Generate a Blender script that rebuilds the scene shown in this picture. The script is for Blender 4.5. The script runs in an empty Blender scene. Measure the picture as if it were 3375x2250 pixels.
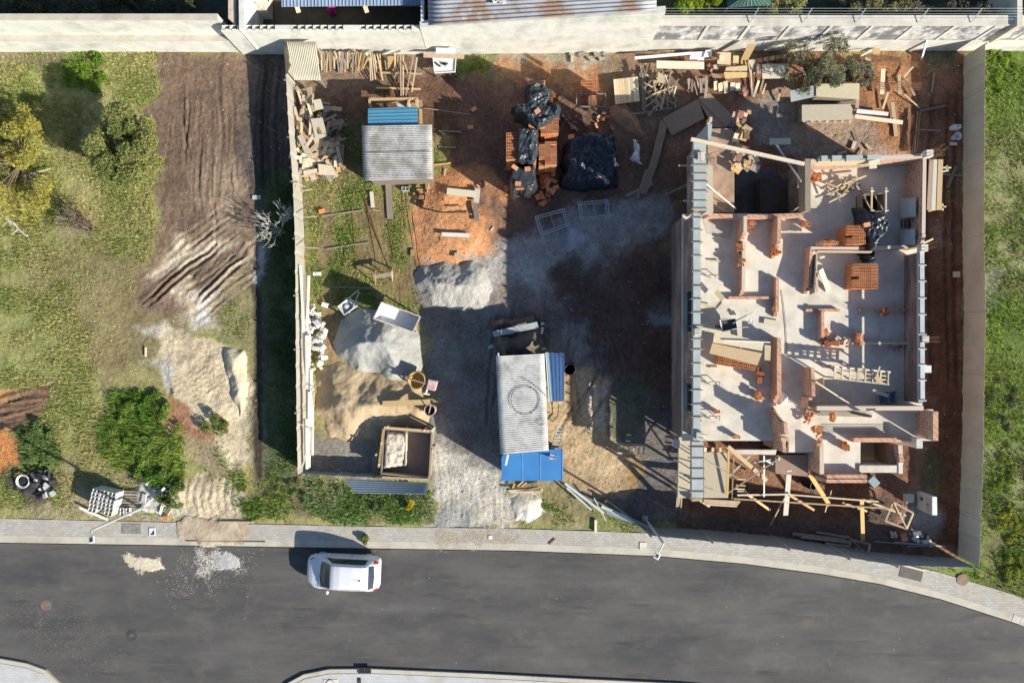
import bpy, math, random
import numpy as np
from mathutils import Vector, Matrix

# ---------------------------------------------------------------- camera, sky, sun, exposure
SC = bpy.context.scene
H = 35.0            # drone height in metres
F = 2240.0          # pixels per (metre / metre): 64 px per metre on the ground
CX, CY = 1687.5, 1125.0
cam_d = bpy.data.cameras.new("camera"); cam = bpy.data.objects.new("camera", cam_d)
SC.collection.objects.link(cam); SC.camera = cam
cam.location = (0, 0, H); cam.rotation_euler = (0, 0, 0)
cam_d.sensor_fit = 'HORIZONTAL'; cam_d.sensor_width = 36.0
cam_d.lens = 36.0 * F / 3375.0
cam_d.clip_start = 0.5; cam_d.clip_end = 3000

ELEV = math.radians(27.0)
AZ = Vector((0.857, -0.515, 0)).normalized()       # towards the sun, on the ground
world = bpy.data.worlds.new("World"); SC.world = world; world.use_nodes = True
wn = world.node_tree.nodes; wl = world.node_tree.links
wn.clear()
sky = wn.new('ShaderNodeTexSky'); sky.sky_type = 'NISHITA'; sky.sun_disc = False
sky.sun_elevation = ELEV; sky.sun_rotation = math.atan2(AZ.x, AZ.y)
sky.air_density = 1.0; sky.dust_density = 0.6; sky.ozone_density = 2.5
bg = wn.new('ShaderNodeBackground'); bg.inputs[1].default_value = 0.08
wo = wn.new('ShaderNodeOutputWorld')
wl.new(sky.outputs[0], bg.inputs[0]); wl.new(bg.outputs[0], wo.inputs[0])
sun_d = bpy.data.lights.new("sun", 'SUN'); sun = bpy.data.objects.new("sun", sun_d)
SC.collection.objects.link(sun)
sun_d.energy = 5.0; sun_d.angle = math.radians(0.5); sun_d.color = (1.0, 0.92, 0.79)
sd = Vector((-AZ.x * math.cos(ELEV), -AZ.y * math.cos(ELEV), -math.sin(ELEV)))
sun.rotation_euler = sd.to_track_quat('-Z', 'Y').to_euler(); sun.location = (40, -25, 40)
SC.view_settings.view_transform = 'Standard'; SC.view_settings.look = 'None'
SC.view_settings.exposure = 0.60; SC.view_settings.gamma = 1.0
SC.cycles.max_bounces = 5; SC.cycles.diffuse_bounces = 3

R = random.Random(7)
NR = np.random.RandomState(11)

# ---------------------------------------------------------------- helpers
def P(x, y, z=0.0):
    """Point at height z that lies under photograph position x, y (3375 x 2250)."""
    k = (H - z) / F
    return Vector(((x - CX) * k, (CY - y) * k, z))

def PX(x, y, z=0.0):
    k = (H - z) / F
    return ((x - CX) * k, (CY - y) * k)

def tag(o, label=None, cat=None, group=None, kind=None):
    if label: o['label'] = label
    if cat: o['category'] = cat
    if group: o['group'] = group
    if kind: o['kind'] = kind
    return o

def thing(name, label, cat, loc, group=None, kind=None):
    o = bpy.data.objects.new(name, None); SC.collection.objects.link(o)
    o.empty_display_size = 0.2
    o.location = loc; tag(o, label, cat, group, kind)
    return o

def wloc(o):
    v = Vector(o.location)
    while o.parent: o = o.parent; v += Vector(o.location)
    return v

class MB:
    def __init__(s): s.v = []; s.f = []; s.mi = []
    def add(s, vs, fs, m=0):
        b = len(s.v); s.v += [tuple(v) for v in vs]
        s.f += [tuple(b + i for i in f) for f in fs]; s.mi += [m] * len(fs)
        return s
    def box(s, c, size, rz=0, m=0):
        """c = centre of the bottom"""
        hx, hy, h = size[0] / 2, size[1] / 2, size[2]
        ca, sa = math.cos(rz), math.sin(rz); vs = []
        for z in (0, h):
            for x, y in ((-hx, -hy), (hx, -hy), (hx, hy), (-hx, hy)):
                vs.append((c[0] + x * ca - y * sa, c[1] + x * sa + y * ca, c[2] + z))
        return s.add(vs, [(3, 2, 1, 0), (4, 5, 6, 7), (0, 1, 5, 4), (1, 2, 6, 5), (2, 3, 7, 6), (3, 0, 4, 7)], m)
    def beam(s, a, b, w, t, m=0, roll=0, taper=1.0):
        a, b = Vector(a), Vector(b); d = (b - a)
        if d.length < 1e-6: return s
        d.normalize()
        sd_ = d.cross(Vector((0, 0, 1)))
        if sd_.length < 1e-3: sd_ = Vector((1, 0, 0))
        sd_.normalize(); up = sd_.cross(d)
        if roll:
            q = Matrix.Rotation(roll, 3, d); sd_ = q @ sd_; up = q @ up
        vs = []
        for p, k in ((a, 1), (b, taper)):
            for i, j in ((-1, -1), (1, -1), (1, 1), (-1, 1)):
                vs.append(p + sd_ * (i * w / 2 * k) + up * (j * t / 2 * k))
        return s.add(vs, [(0, 1, 2, 3), (7, 6, 5, 4), (0, 4, 5, 1), (1, 5, 6, 2), (2, 6, 7, 3), (3, 7, 4, 0)], m)
    def tube(s, a, b, r, n=8, m=0, r2=None, caps=True):
        a, b = Vector(a), Vector(b); d = (b - a).normalized()
        u = d.cross(Vector((0, 0, 1)))
        if u.length < 1e-3: u = Vector((1, 0, 0))
        u.normalize(); w = u.cross(d); r2 = r if r2 is None else r2
        vs = []
        for p, q in ((a, r), (b, r2)):
            for i in range(n):
                t = 2 * math.pi * i / n
                vs.append(p + (u * math.cos(t) + w * math.sin(t)) * q)
        fs = [(i, (i + 1) % n, n + (i + 1) % n, n + i) for i in range(n)]
        if caps: fs += [tuple(range(n - 1, -1, -1)), tuple(range(n, 2 * n))]
        return s.add(vs, fs, m)
    def path(s, pts, r, n=6, m=0):
        for a, b in zip(pts[:-1], pts[1:]): s.tube(a, b, r, n, m)
        return s
    def prism(s, pts, z0, z1, m=0):
        """pts: list of (x, y) world"""
        a = sum(pts[i][0] * pts[(i + 1) % len(pts)][1] - pts[(i + 1) % len(pts)][0] * pts[i][1] for i in range(len(pts)))
        if a < 0: pts = pts[::-1]
        n = len(pts)
        vs = [(x, y, z0) for x, y in pts] + [(x, y, z1) for x, y in pts]
        fs = [tuple(range(n - 1, -1, -1)), tuple(range(n, 2 * n))] + [(i, (i + 1) % n, n + (i + 1) % n, n + i) for i in range(n)]
        return s.add(vs, fs, m)
    def plate(s, c4, t, m=0):
        c = [Vector(p) for p in c4]
        n = (c[1] - c[0]).cross(c[3] - c[0]).normalized()
        if n.z < 0: n = -n
        vs = [p for p in c] + [p - n * t for p in c]
        return s.add(vs, [(0, 1, 2, 3), (7, 6, 5, 4), (0, 4, 5, 1), (1, 5, 6, 2), (2, 6, 7, 3), (3, 7, 4, 0)], m)
    def lathe(s, c, prof, n=20, m=0, axis=None):
        rot = Matrix.Identity(3) if axis is None else Vector((0, 0, 1)).rotation_difference(Vector(axis)).to_matrix()
        vs = []
        for r, z in prof:
            for i in range(n):
                t = 2 * math.pi * i / n
                vs.append(Vector(c) + rot @ Vector((r * math.cos(t), r * math.sin(t), z)))
        fs = []
        for k in range(len(prof) - 1):
            for i in range(n):
                j = (i + 1) % n
                fs.append((k * n + i, k * n + j, (k + 1) * n + j, (k + 1) * n + i))
        return s.add(vs, fs, m)
    def build(s, name, mat, parent=None, label=None, cat=None, group=None, kind=None, smooth=False, bevel=0, solid=0):
        V = np.array(s.v, dtype=float)
        if parent is None:
            org = np.array([(V[:, 0].min() + V[:, 0].max()) / 2, (V[:, 1].min() + V[:, 1].max()) / 2, V[:, 2].min()])
        else:
            org = np.array(wloc(parent))
        me = bpy.data.meshes.new(name)
        me.from_pydata([tuple(v) for v in (V - org)], [], s.f)
        mats = mat if isinstance(mat, (list, tuple)) else [mat]
        for m_ in mats: me.materials.append(m_)
        if len(mats) > 1: me.polygons.foreach_set('material_index', s.mi)
        if smooth: me.polygons.foreach_set('use_smooth', [True] * len(me.polygons))
        me.update()
        o = bpy.data.objects.new(name, me); SC.collection.objects.link(o)
        if parent is None: o.location = org
        else: o.parent = parent
        if bevel:
            b = o.modifiers.new('bevel', 'BEVEL'); b.width = bevel; b.segments = 1; b.limit_method = 'ANGLE'
        if solid:
            b = o.modifiers.new('solid', 'SOLIDIFY'); b.thickness = solid
        tag(o, label, cat, group, kind)
        return o

def np_mesh(name, V, Fq, mat, cols=None, attrs=None, smooth=True, parent=None, **kw):
    """V (n,3) world, Fq (m,3 or 4) ints"""
    V = np.asarray(V, dtype=np.float32); Fq = np.asarray(Fq, dtype=np.int32)
    org = np.array([V[:, 0].mean(), V[:, 1].mean(), V[:, 2].min()], dtype=np.float32) if parent is None else np.array(wloc(parent), dtype=np.float32)
    me = bpy.data.meshes.new(name)
    me.vertices.add(len(V)); me.vertices.foreach_set('co', (V - org).ravel())
    k = Fq.shape[1]
    me.loops.add(Fq.size); me.loops.foreach_set('vertex_index', Fq.ravel())
    me.polygons.add(len(Fq)); me.polygons.foreach_set('loop_start', np.arange(0, Fq.size, k, dtype=np.int32))
    me.polygons.foreach_set('loop_total', np.full(len(Fq), k, dtype=np.int32))
    if smooth: me.polygons.foreach_set('use_smooth', np.ones(len(Fq), dtype=bool))
    me.materials.append(mat)
    me.update(calc_edges=True); me.validate()
    if cols is not None:
        a = me.color_attributes.new('Col', 'FLOAT_COLOR', 'POINT')
        c = np.ones((len(V), 4), dtype=np.float32); c[:, :3] = cols
        a.data.foreach_set('color', c.ravel())
    for nm, arr in (attrs or {}).items():
        a = me.attributes.new(nm, 'FLOAT', 'POINT'); a.data.foreach_set('value', np.asarray(arr, dtype=np.float32))
    o = bpy.data.objects.new(name, me); SC.collection.objects.link(o)
    if parent is None: o.location = [float(q) for q in org]
    else: o.parent = parent
    tag(o, **kw)
    return o

# smooth value noise for numpy arrays
_lat = NR.rand(256, 256)
def vnoise(x, y, s=1.0, off=0):
    x = np.asarray(x) / s + 37.3 + off * 17.1; y = np.asarray(y) / s + 91.7 + off * 5.3
    xi = np.floor(x).astype(int); yi = np.floor(y).astype(int); fx = x - xi; fy = y - yi
    fx = fx * fx * (3 - 2 * fx); fy = fy * fy * (3 - 2 * fy)
    g = lambda a, b: _lat[a % 256, b % 256]
    return (g(xi, yi) * (1 - fx) + g(xi + 1, yi) * fx) * (1 - fy) + (g(xi, yi + 1) * (1 - fx) + g(xi + 1, yi + 1) * fx) * fy
def fbm(x, y, s=1.0, off=0, o=4):
    t = 0; a = .5; n = 0
    for i in range(o):
        t = t + a * vnoise(x, y, s, off + i * 3); n += a; a *= .5; s *= .5
    return t / n            # 0..1

def sdist(X, Y, poly):
    """signed distance to polygon (world coords), positive inside"""
    X = np.asarray(X); Y = np.asarray(Y)
    d = np.full(X.shape, 1e9); inside = np.zeros(X.shape, dtype=bool)
    n = len(poly)
    for i in range(n):
        x1, y1 = poly[i]; x2, y2 = poly[(i + 1) % n]
        dx, dy = x2 - x1, y2 - y1; L = dx * dx + dy * dy + 1e-12
        t = np.clip(((X - x1) * dx + (Y - y1) * dy) / L, 0, 1)
        d = np.minimum(d, (X - x1 - t * dx) ** 2 + (Y - y1 - t * dy) ** 2)
        c = ((y1 > Y) != (y2 > Y))
        xs = x1 + (Y - y1) * dx / (dy if abs(dy) > 1e-12 else 1e-12)
        inside ^= (c & (X < xs))
    d = np.sqrt(d)
    return np.where(inside, d, -d)

# ---------------------------------------------------------------- materials
def nodes(name):
    m = bpy.data.materials.new(name); m.use_nodes = True
    nt = m.node_tree; nt.nodes.clear()
    out = nt.nodes.new('ShaderNodeOutputMaterial'); bs = nt.nodes.new('ShaderNodeBsdfPrincipled')
    nt.links.new(bs.outputs[0], out.inputs[0])
    return m, nt, bs

def rgba(c): return (c[0], c[1], c[2], 1)

def mixc(nt, fac, a, b, mode='MIX'):
    n = nt.nodes.new('ShaderNodeMix'); n.data_type = 'RGBA'; n.blend_type = mode
    def put(sock, v):
        if hasattr(v, 'is_output'): nt.links.new(v, sock)
        elif isinstance(v, (tuple, list)): sock.default_value = rgba(v)
        else: sock.default_value = v
    put(n.inputs[0], fac); put(n.inputs[6], a); put(n.inputs[7], b)
    return n.outputs[2]

def ramp(nt, src, p0, p1, v0=0.0, v1=1.0):
    n = nt.nodes.new('ShaderNodeMapRange'); n.inputs[1].default_value = p0; n.inputs[2].default_value = p1
    n.inputs[3].default_value = v0; n.inputs[4].default_value = v1
    nt.links.new(src, n.inputs[0]); return n.outputs[0]

def noise(nt, scale, detail=4, vec=None, rough=.55, dist=0):
    n = nt.nodes.new('ShaderNodeTexNoise'); n.inputs['Scale'].default_value = scale
    n.inputs['Detail'].default_value = detail; n.inputs['Roughness'].default_value = rough
    n.inputs['Distortion'].default_value = dist
    if vec is not None: nt.links.new(vec, n.inputs['Vector'])
    return n.outputs[0]

def coords(nt, kind='Object', scale=(1, 1, 1), rot=(0, 0, 0)):
    tc = nt.nodes.new('ShaderNodeTexCoord'); mp = nt.nodes.new('ShaderNodeMapping')
    mp.inputs['Scale'].default_value = scale; mp.inputs['Rotation'].default_value = rot
    nt.links.new(tc.outputs[kind], mp.inputs[0]); return mp.outputs[0]

def bump(nt, bs, src, strength=.4, dist=.02):
    b = nt.nodes.new('ShaderNodeBump'); b.inputs['Strength'].default_value = strength; b.inputs['Distance'].default_value = dist
    nt.links.new(src, b.inputs['Height']); nt.links.new(b.outputs[0], bs.inputs['Normal']); return b

def plain(name, c, c2=None, s=3.0, rough=.8, metal=0, bmp=.25, bs_=30, spec=.3, dirt=None, detail=5, rnd=0.0, dth=(.52, .62)):
    """noise-mixed colour with bump; dirt = (colour, amount)"""
    m, nt, bs = nodes(name)
    v = coords(nt)
    c2 = c2 or tuple(q * .78 for q in c)
    col = mixc(nt, ramp(nt, noise(nt, s, detail, v), .35, .65), c, c2)
    if dirt: col = mixc(nt, ramp(nt, noise(nt, s * .45, 6, v, .7), dth[0], dth[1], 0, dirt[1]), col, dirt[0])
    if rnd:
        oi = nt.nodes.new('ShaderNodeObjectInfo')
        hv = nt.nodes.new('ShaderNodeHueSaturation'); nt.links.new(col, hv.inputs['Color'])
        nt.links.new(ramp(nt, oi.outputs['Random'], 0, 1, 1 - rnd, 1 + rnd), hv.inputs['Value'])
        w = nt.nodes.new('ShaderNodeTexWhiteNoise'); w.noise_dimensions = '1D'; nt.links.new(oi.outputs['Random'], w.inputs['W'])
        nt.links.new(ramp(nt, w.outputs['Value'], 0, 1, 1 - rnd, 1 + rnd * .6), hv.inputs['Saturation'])
        col = hv.outputs[0]
    nt.links.new(col, bs.inputs['Base Color'])
    bs.inputs['Roughness'].default_value = rough; bs.inputs['Metallic'].default_value = metal
    bs.inputs['Specular IOR Level'].default_value = spec
    if bmp: bump(nt, bs, noise(nt, bs_, 4, v), bmp, .01)
    return m

def wood(name, c, c2, rnd=.28):
    m, nt, bs = nodes(name)
    v = coords(nt, scale=(3, 3, 3))
    n1 = noise(nt, 4.0, 5, v, .6, 1.5)
    col = mixc(nt, ramp(nt, n1, .35, .68), c, c2)
    oi = nt.nodes.new('ShaderNodeObjectInfo')
    hv = nt.nodes.new('ShaderNodeHueSaturation'); nt.links.new(col, hv.inputs['Color'])
    nt.links.new(ramp(nt, oi.outputs['Random'], 0, 1, 1 - rnd, 1 + rnd), hv.inputs['Value'])
    w = nt.nodes.new('ShaderNodeTexWhiteNoise'); w.noise_dimensions = '1D'; nt.links.new(oi.outputs['Random'], w.inputs['W'])
    nt.links.new(ramp(nt, w.outputs['Value'], 0, 1, .55, 1.15), hv.inputs['Saturation'])
    nt.links.new(hv.outputs[0], bs.inputs['Base Color']); bs.inputs['Roughness'].default_value = .85
    bs.inputs['Specular IOR Level'].default_value = .2
    bump(nt, bs, noise(nt, 25, 4, v), .3, .01)
    return m

M = {}
M['wood'] = wood('wood_pine', (.56, .40, .22), (.40, .27, .15))
M['wood_pale'] = wood('wood_pale', (.72, .59, .39), (.58, .46, .29))
M['wood_grey'] = wood('wood_grey', (.34, .29, .23), (.24, .20, .16))
M['wood_yellow'] = wood('wood_yellow', (.56, .41, .20), (.46, .32, .15), .15)
M['ply'] = wood('plywood', (.60, .51, .33), (.50, .41, .26), .15)
M['ply_pale'] = wood('plywood_pale', (.66, .61, .46), (.58, .53, .40), .08)
M['hardboard'] = plain('hardboard', (.30, .21, .16), (.34, .25, .19), 1.2, rnd=.06)
M['concrete'] = plain('concrete', (.72, .69, .60), (.61, .58, .51), 1.6, bmp=.2, dirt=((.42, .39, .32), .55), dth=(.48, .64), detail=8)
M['white_wall'] = plain('white_wall', (.76, .76, .70), (.62, .63, .58), 1.6, bmp=.3, bs_=8, dirt=((.46, .46, .42), .8), dth=(.50, .66), detail=9)
M['stained_wall'] = plain('stained_wall', (.80, .80, .78), (.46, .46, .46), 2.2, bmp=.2, dirt=((.20, .20, .21), .95), detail=9, dth=(.46, .56))
M['steel'] = plain('galvanised_steel', (.50, .55, .56), (.42, .46, .47), 2, rough=.55, metal=.15, bmp=.05, spec=.4)
M['formwork'] = plain('formwork_panel', (.44, .49, .49), (.36, .41, .41), 2.5, rough=.6, bmp=.1)
M['fence_sheet'] = plain('fence_sheet', (.44, .42, .37), (.38, .36, .31), .8, rough=.6, bmp=.05, dirt=((.42, .38, .32), .4))
M['fence_lifted'] = plain('fence_sheet_lifted', (.66, .65, .54), (.58, .57, .47), .8, rough=.6, bmp=.05, dirt=((.46, .43, .36), .4))  # lighter copy of the fence sheet, raised to lift its shaded face
M['fence_blue'] = plain('sheet_blue_grey', (.30, .37, .42), (.25, .32, .37), 1.0, rough=.5, bmp=.05)
M['tin'] = plain('corrugated_tin', (.50, .50, .49), (.38, .38, .37), 2.2, rough=.6, metal=.0, bmp=.05, dirt=((.26, .24, .21), .8), dth=(.47, .60))
M['tin_light'] = plain('corrugated_tin_light', (.68, .68, .65), (.54, .54, .52), 2.2, rough=.6, bmp=.05, dirt=((.36, .35, .33), .75), dth=(.50, .62))
M['tin_tan'] = plain('corrugated_tan', (.62, .58, .46), (.52, .49, .39), 1.3, rough=.6, bmp=.05)
M['tin_house'] = plain('corrugated_house', (.42, .44, .47), (.34, .35, .38), 1.0, rough=.55, bmp=.05, dirt=((.28, .17, .10), .8))
M['tin_dark'] = plain('corrugated_dark', (.30, .38, .50), (.24, .31, .42), 1.0, rough=.5, bmp=.05)
M['blue'] = plain('blue_sheet', (.05, .22, .52), (.045, .19, .46), 1.0, rough=.45, bmp=.03, spec=.4)
M['teal'] = plain('teal_sheet', (.10, .30, .44), (.08, .26, .40), 1.2, rough=.5, bmp=.03, dirt=((.16, .30, .34), .4))
M['blue_shaded'] = plain('blue_shaded_sheet', (.025, .08, .22), (.02, .07, .19), 1.0, rough=.5, bmp=.03)  # shading of the side roof put into this darker blue
M['concrete_dull'] = plain('dull_concrete', (.36, .33, .29), (.28, .26, .22), 3)
M['ledge'] = plain('mossy_ledge', (.40, .38, .32), (.28, .28, .22), 4, bmp=.3)
M['white'] = plain('white_paint', (.78, .78, .78), (.72, .72, .72), 2, rough=.5, bmp=.03)
M['white_rough'] = plain('white_plaster', (.74, .72, .68), (.60, .58, .54), 4, bmp=.3, rnd=.12)
M['pvc'] = plain('white_pvc', (.78, .76, .70), (.70, .68, .62), 1, rough=.5, bmp=.02, rnd=.08)
M['black'] = plain('black_plastic', (.02, .02, .024), (.015, .015, .018), 3, rough=.35, bmp=.1)
M['rebar'] = plain('rebar', (.10, .07, .05), (.07, .055, .045), 8, rough=.7, bmp=.1)
M['rust'] = plain('rusty_steel', (.26, .13, .07), (.18, .09, .05), 6, rough=.8)
M['metal_dark'] = plain('dark_metal', (.10, .10, .11), (.08, .08, .09), 4, rough=.5, metal=.3)
M['yellow'] = plain('yellow_mortar', (.52, .36, .10), (.40, .26, .08), 5, rough=.7, dirt=((.45, .38, .26), .7))
M['pinkish'] = plain('faded_red_paint', (.62, .42, .40), (.50, .32, .30), 6, rough=.6, dirt=((.66, .62, .58), .7))
M['brick'] = plain('brick_clay', (.70, .32, .15), (.58, .24, .11), 6, rough=.85, bmp=.2, rnd=.15)
M['brick_pink'] = plain('brick_scrap', (.50, .25, .17), (.40, .19, .13), 6, rough=.9, rnd=.2)
M['block'] = plain('concrete_block', (.62, .62, .60), (.52, .52, .50), 6, rough=.9, bmp=.2, rnd=.06)
M['brown_soft'] = plain('brown_cover', (.17, .14, .12), (.12, .10, .09), 1.5, rough=.7, bmp=.2)
M['grey_tarp'] = plain('grey_tarp', (.10, .11, .12), (.15, .15, .15), 1.5, rough=.45, bmp=.3)
M['bark'] = plain('bark', (.20, .15, .11), (.13, .10, .07), 10, rough=.9)
M['dead_wood'] = plain('dead_branch', (.46, .41, .35), (.34, .29, .24), 8, rough=.9)
M['glass'] = plain('car_glass', (.02, .03, .05), (.02, .03, .05), 1, rough=.08, bmp=0, spec=.7)
M['car'] = plain('car_paint', (.74, .77, .82), (.74, .77, .82), 1, rough=.28, metal=.0, bmp=0, spec=.55)
M['red'] = plain('red_lens', (.5, .02, .02), None, 1, rough=.2, bmp=0)
M['lens'] = plain('clear_lens', (.30, .34, .38), None, 1, rough=.1, bmp=0, spec=.6)
M['magenta'] = plain('magenta_plastic', (.35, .03, .22), None, 1, rough=.5)
M['terracotta'] = plain('iron_cover', (.36, .24, .17), (.30, .20, .15), 5, rough=.8)

# walls of clay blocks: courses and joints in the shader
def brickmat(name, a, b, mortar):
    m, nt, bs = nodes(name)
    g = nt.nodes.new('ShaderNodeNewGeometry'); sp = nt.nodes.new('ShaderNodeSeparateXYZ')
    nt.links.new(g.outputs['Position'], sp.inputs[0])
    ad = nt.nodes.new('ShaderNodeMath'); ad.operation = 'ADD'
    nt.links.new(sp.outputs[0], ad.inputs[0]); nt.links.new(sp.outputs[1], ad.inputs[1])
    cb = nt.nodes.new('ShaderNodeCombineXYZ')
    zz = nt.nodes.new('ShaderNodeMath'); zz.operation = 'ADD'; zz.inputs[1].default_value = -.06; nt.links.new(sp.outputs[2], zz.inputs[0])
    nt.links.new(ad.outputs[0], cb.inputs[0]); nt.links.new(zz.outputs[0], cb.inputs[1])
    br = nt.nodes.new('ShaderNodeTexBrick'); nt.links.new(cb.outputs[0], br.inputs['Vector'])
    br.inputs['Color1'].default_value = rgba(a); br.inputs['Color2'].default_value = rgba(b)
    br.inputs['Mortar'].default_value = rgba(mortar); br.inputs['Scale'].default_value = 1
    br.inputs['Mortar Size'].default_value = .022; br.inputs['Brick Width'].default_value = .30; br.inputs['Row Height'].default_value = .20
    n = noise(nt, 3.0, 6)
    col = mixc(nt, ramp(nt, n, .45, .62, 0, .55), br.outputs[0], (.58, .42, .34))
    nt.links.new(col, bs.inputs['Base Color']); bs.inputs['Roughness'].default_value = .9
    bs.inputs['Specular IOR Level'].default_value = .15
    bump(nt, bs, noise(nt, 30, 4), .3, .01)
    return m
M['bwall'] = brickmat('clay_block_wall', (.62, .34, .22), (.42, .21, .13), (.60, .53, .45))
M['bwall_shaded'] = brickmat('shaded_block_wall', (.24, .17, .15), (.19, .14, .12), (.27, .23, .21))  # darker copy of the block wall, shade put into its colour

def colmat(name, rough=.9, nscale=8, var=.35, bmp=.5, bsc=14, bdist=.03, fine=60, spec=.15):
    """vertex colour with fine variation: ground, heaps, leaves"""
    m, nt, bs = nodes(name)
    a = nt.nodes.new('ShaderNodeVertexColor'); a.layer_name = 'Col'
    v = coords(nt)
    n1 = noise(nt, nscale, 6, v, .65); n2 = noise(nt, fine, 3, v, .6)
    hv = nt.nodes.new('ShaderNodeHueSaturation'); nt.links.new(a.outputs[0], hv.inputs['Color'])
    mu = nt.nodes.new('ShaderNodeMath'); mu.operation = 'MULTIPLY'
    nt.links.new(ramp(nt, n1, .25, .75, 1 - var, 1 + var), mu.inputs[0]); nt.links.new(ramp(nt, n2, .3, .7, 1 - var * .7, 1 + var * .7), mu.inputs[1])
    nt.links.new(mu.outputs[0], hv.inputs['Value'])
    nt.links.new(hv.outputs[0], bs.inputs['Base Color']); bs.inputs['Roughness'].default_value = rough
    bs.inputs['Specular IOR Level'].default_value = spec
    if bmp:
        b = bump(nt, bs, n1, bmp, bdist)
    return m, nt, bs
M['heap'] = colmat('loose_heap', nscale=6, var=.16, bmp=.9, bdist=.05, fine=40)[0]
M['stones'] = colmat('crushed_stone', nscale=14, var=.35, bmp=1.0, bdist=.08, fine=40)[0]

# ---------------------------------------------------------------- the ground
def wpoly(pts, z=0.0): return [PX(x, y, z) for x, y in pts]

# kerb line (top edge of the asphalt) and the inner edge of the pavement, left to right
ROAD_TOP = [(-1500, 1782), (0, 1786), (600, 1795), (1300, 1806), (1700, 1812), (2168, 1830), (2450, 1855), (2700, 1888),
            (2900, 1922), (3100, 1972), (3375, 2060), (4200, 2420)]
WALK_TOP = [(-1500, 1702), (0, 1708), (600, 1722), (1300, 1736), (1700, 1742), (2120, 1755), (2450, 1778), (2700, 1806),
            (2900, 1842), (3050, 1872), (3375, 1968), (4300, 2320)]
BOT_L = [(-1500, 2175), (-200, 2166), (0, 2170), (90, 2186), (150, 2208), (195, 2252), (230, 2330), (250, 2500), (250, 3300)]
BOT_M = [(860, 3300), (870, 2400), (900, 2300), (945, 2252), (1000, 2222), (1085, 2205), (1230, 2204), (1600, 2220), (1900, 2236), (2250, 2253), (2800, 2300), (3375, 2420), (4300, 2800)]

def lin(a, b, n): return list(np.linspace(a, b, n))
xs = [-420, -250, -150, -90, -60, -45, -36, -33] + lin(-30, 30, 800) + [36, 45, 60, 90, 150, 250, 420]
ys = [-420, -250, -150, -90, -60, -40, -30] + lin(-19, 19.5, 514) + [28, 40, 60, 90, 150, 250, 420]
GX, GY = np.meshgrid(np.array(xs), np.array(ys))
gx, gy = GX.ravel(), GY.ravel()

nwx = (fbm(gx, gy, 1.6, 1) - .5) + (fbm(gx, gy, .5, 2) - .5) * .45; nwy = (fbm(gx, gy, 1.6, 7) - .5) + (fbm(gx, gy, .5, 8) - .5) * .45
big = fbm(gx, gy, 5.0, 3); mid = fbm(gx, gy, 1.2, 5); fine = fbm(gx, gy, .35, 9)

def hexmix(c1, c2, t): return np.array(c1)[None, :] * (1 - t[:, None]) + np.array(c2)[None, :] * t[:, None]
GRASS1, GRASS2 = (.24, .27, .09), (.36, .325, .15)
col = hexmix(GRASS1, GRASS2, np.clip((big - .35) * 2.6 + (mid - .5), 0, 1))
speck = np.full(gx.shape, .15); hgt = (mid - .5) * .05

def region(poly, c, feather=.5, alpha=1.0, warp=.8, c2=None, speckle=None, rz=None):
    global col
    pw = wpoly(poly)
    d = sdist(gx + nwx * warp * 2, gy + nwy * warp * 2, pw)
    feather = feather * .55
    t = np.clip((d + (fine - .5) * feather * 1.2) / feather * .5 + .5, 0, 1); t = t * t * (3 - 2 * t) * alpha
    cc = hexmix(c, c2 if c2 else tuple(q * .82 for q in c), np.clip((mid - .5) * 3 + .5 + (fine - .5) * .8, 0, 1))
    col[:] = col * (1 - t[:, None]) + cc * t[:, None]
    if speckle is not None: speck[:] = speck * (1 - t) + speckle * t
    return t

def streaks(t, ang, per, amp, c=None, ca=0.0, warp=.35):
    """ruts along direction ang (radians) inside mask t"""
    u = -gx * math.sin(ang) + gy * math.cos(ang)
    w = np.sin((u + (fbm(gx, gy, 3.0, 21) - .5) * warp * 4) * 2 * math.pi / per)
    hgt[:] += t * w * amp
    if c is not None:
        k = t * np.clip(w, 0, 1) * ca
        col[:] = col * (1 - k[:, None]) + np.array(c)[None, :] * k[:, None]

BROWN = (.235, .165, .12)
# --- left plot
region([(60, 860), (330, 800), (560, 760), (600, 1060), (560, 1200), (380, 1270), (280, 1130)], (.27, .20, .12), 2.2, .75, 1.5)
region([(-50, 180), (330, 170), (320, 215), (150, 240), (-50, 235)], (.28, .22, .16), .6, .8)
t = region([(545, 168), (1000, 168), (1000, 1720), (900, 1720), (850, 1560), (835, 900), (700, 1050), (560, 1040), (455, 990), (500, 820), (500, 700), (560, 560), (500, 470), (450, 400), (500, 300)],
           BROWN, .7, 1, .8, (.17, .12, .09), .6)
t2 = region([(560, 180), (800, 180), (820, 800), (680, 820), (520, 740)], (.22, .155, .115), 1.0, .7)
streaks(t2, math.radians(85), .55, .010, (.15, .105, .08), .35)
region([(700, 420), (820, 560), (825, 780), (700, 720), (640, 560)], (.36, .28, .20), 1.2, .8)
t = region([(800, 175), (960, 175), (1000, 900), (1000, 1560), (900, 1580), (850, 1300), (845, 700), (800, 500)], (.13, .11, .10), .8, .9)  # dark along the fence: its shade put into the soil colour
t = region([(540, 840), (640, 770), (720, 760), (810, 850), (805, 1000), (720, 960), (690, 1060), (620, 1080), (560, 1010), (600, 920), (520, 890)], (.64, .56, .42), .9, 1, 1.2, (.46, .38, .27))
streaks(t, math.radians(42), .42, .014, (.40, .32, .23), .5)
for q in ([(455, 985), (470, 960), (590, 880), (610, 900), (585, 935), (500, 1000)], [(640, 900), (690, 850), (800, 800), (815, 840), (760, 880), (655, 960)]):
    t = region(q, (.19, .135, .10), .25, .95, .3); streaks(t, math.radians(42), .3, .02)
region([(630, 980), (700, 950), (690, 1050), (640, 1090)], (.66, .64, .60), .8, .9)
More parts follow.
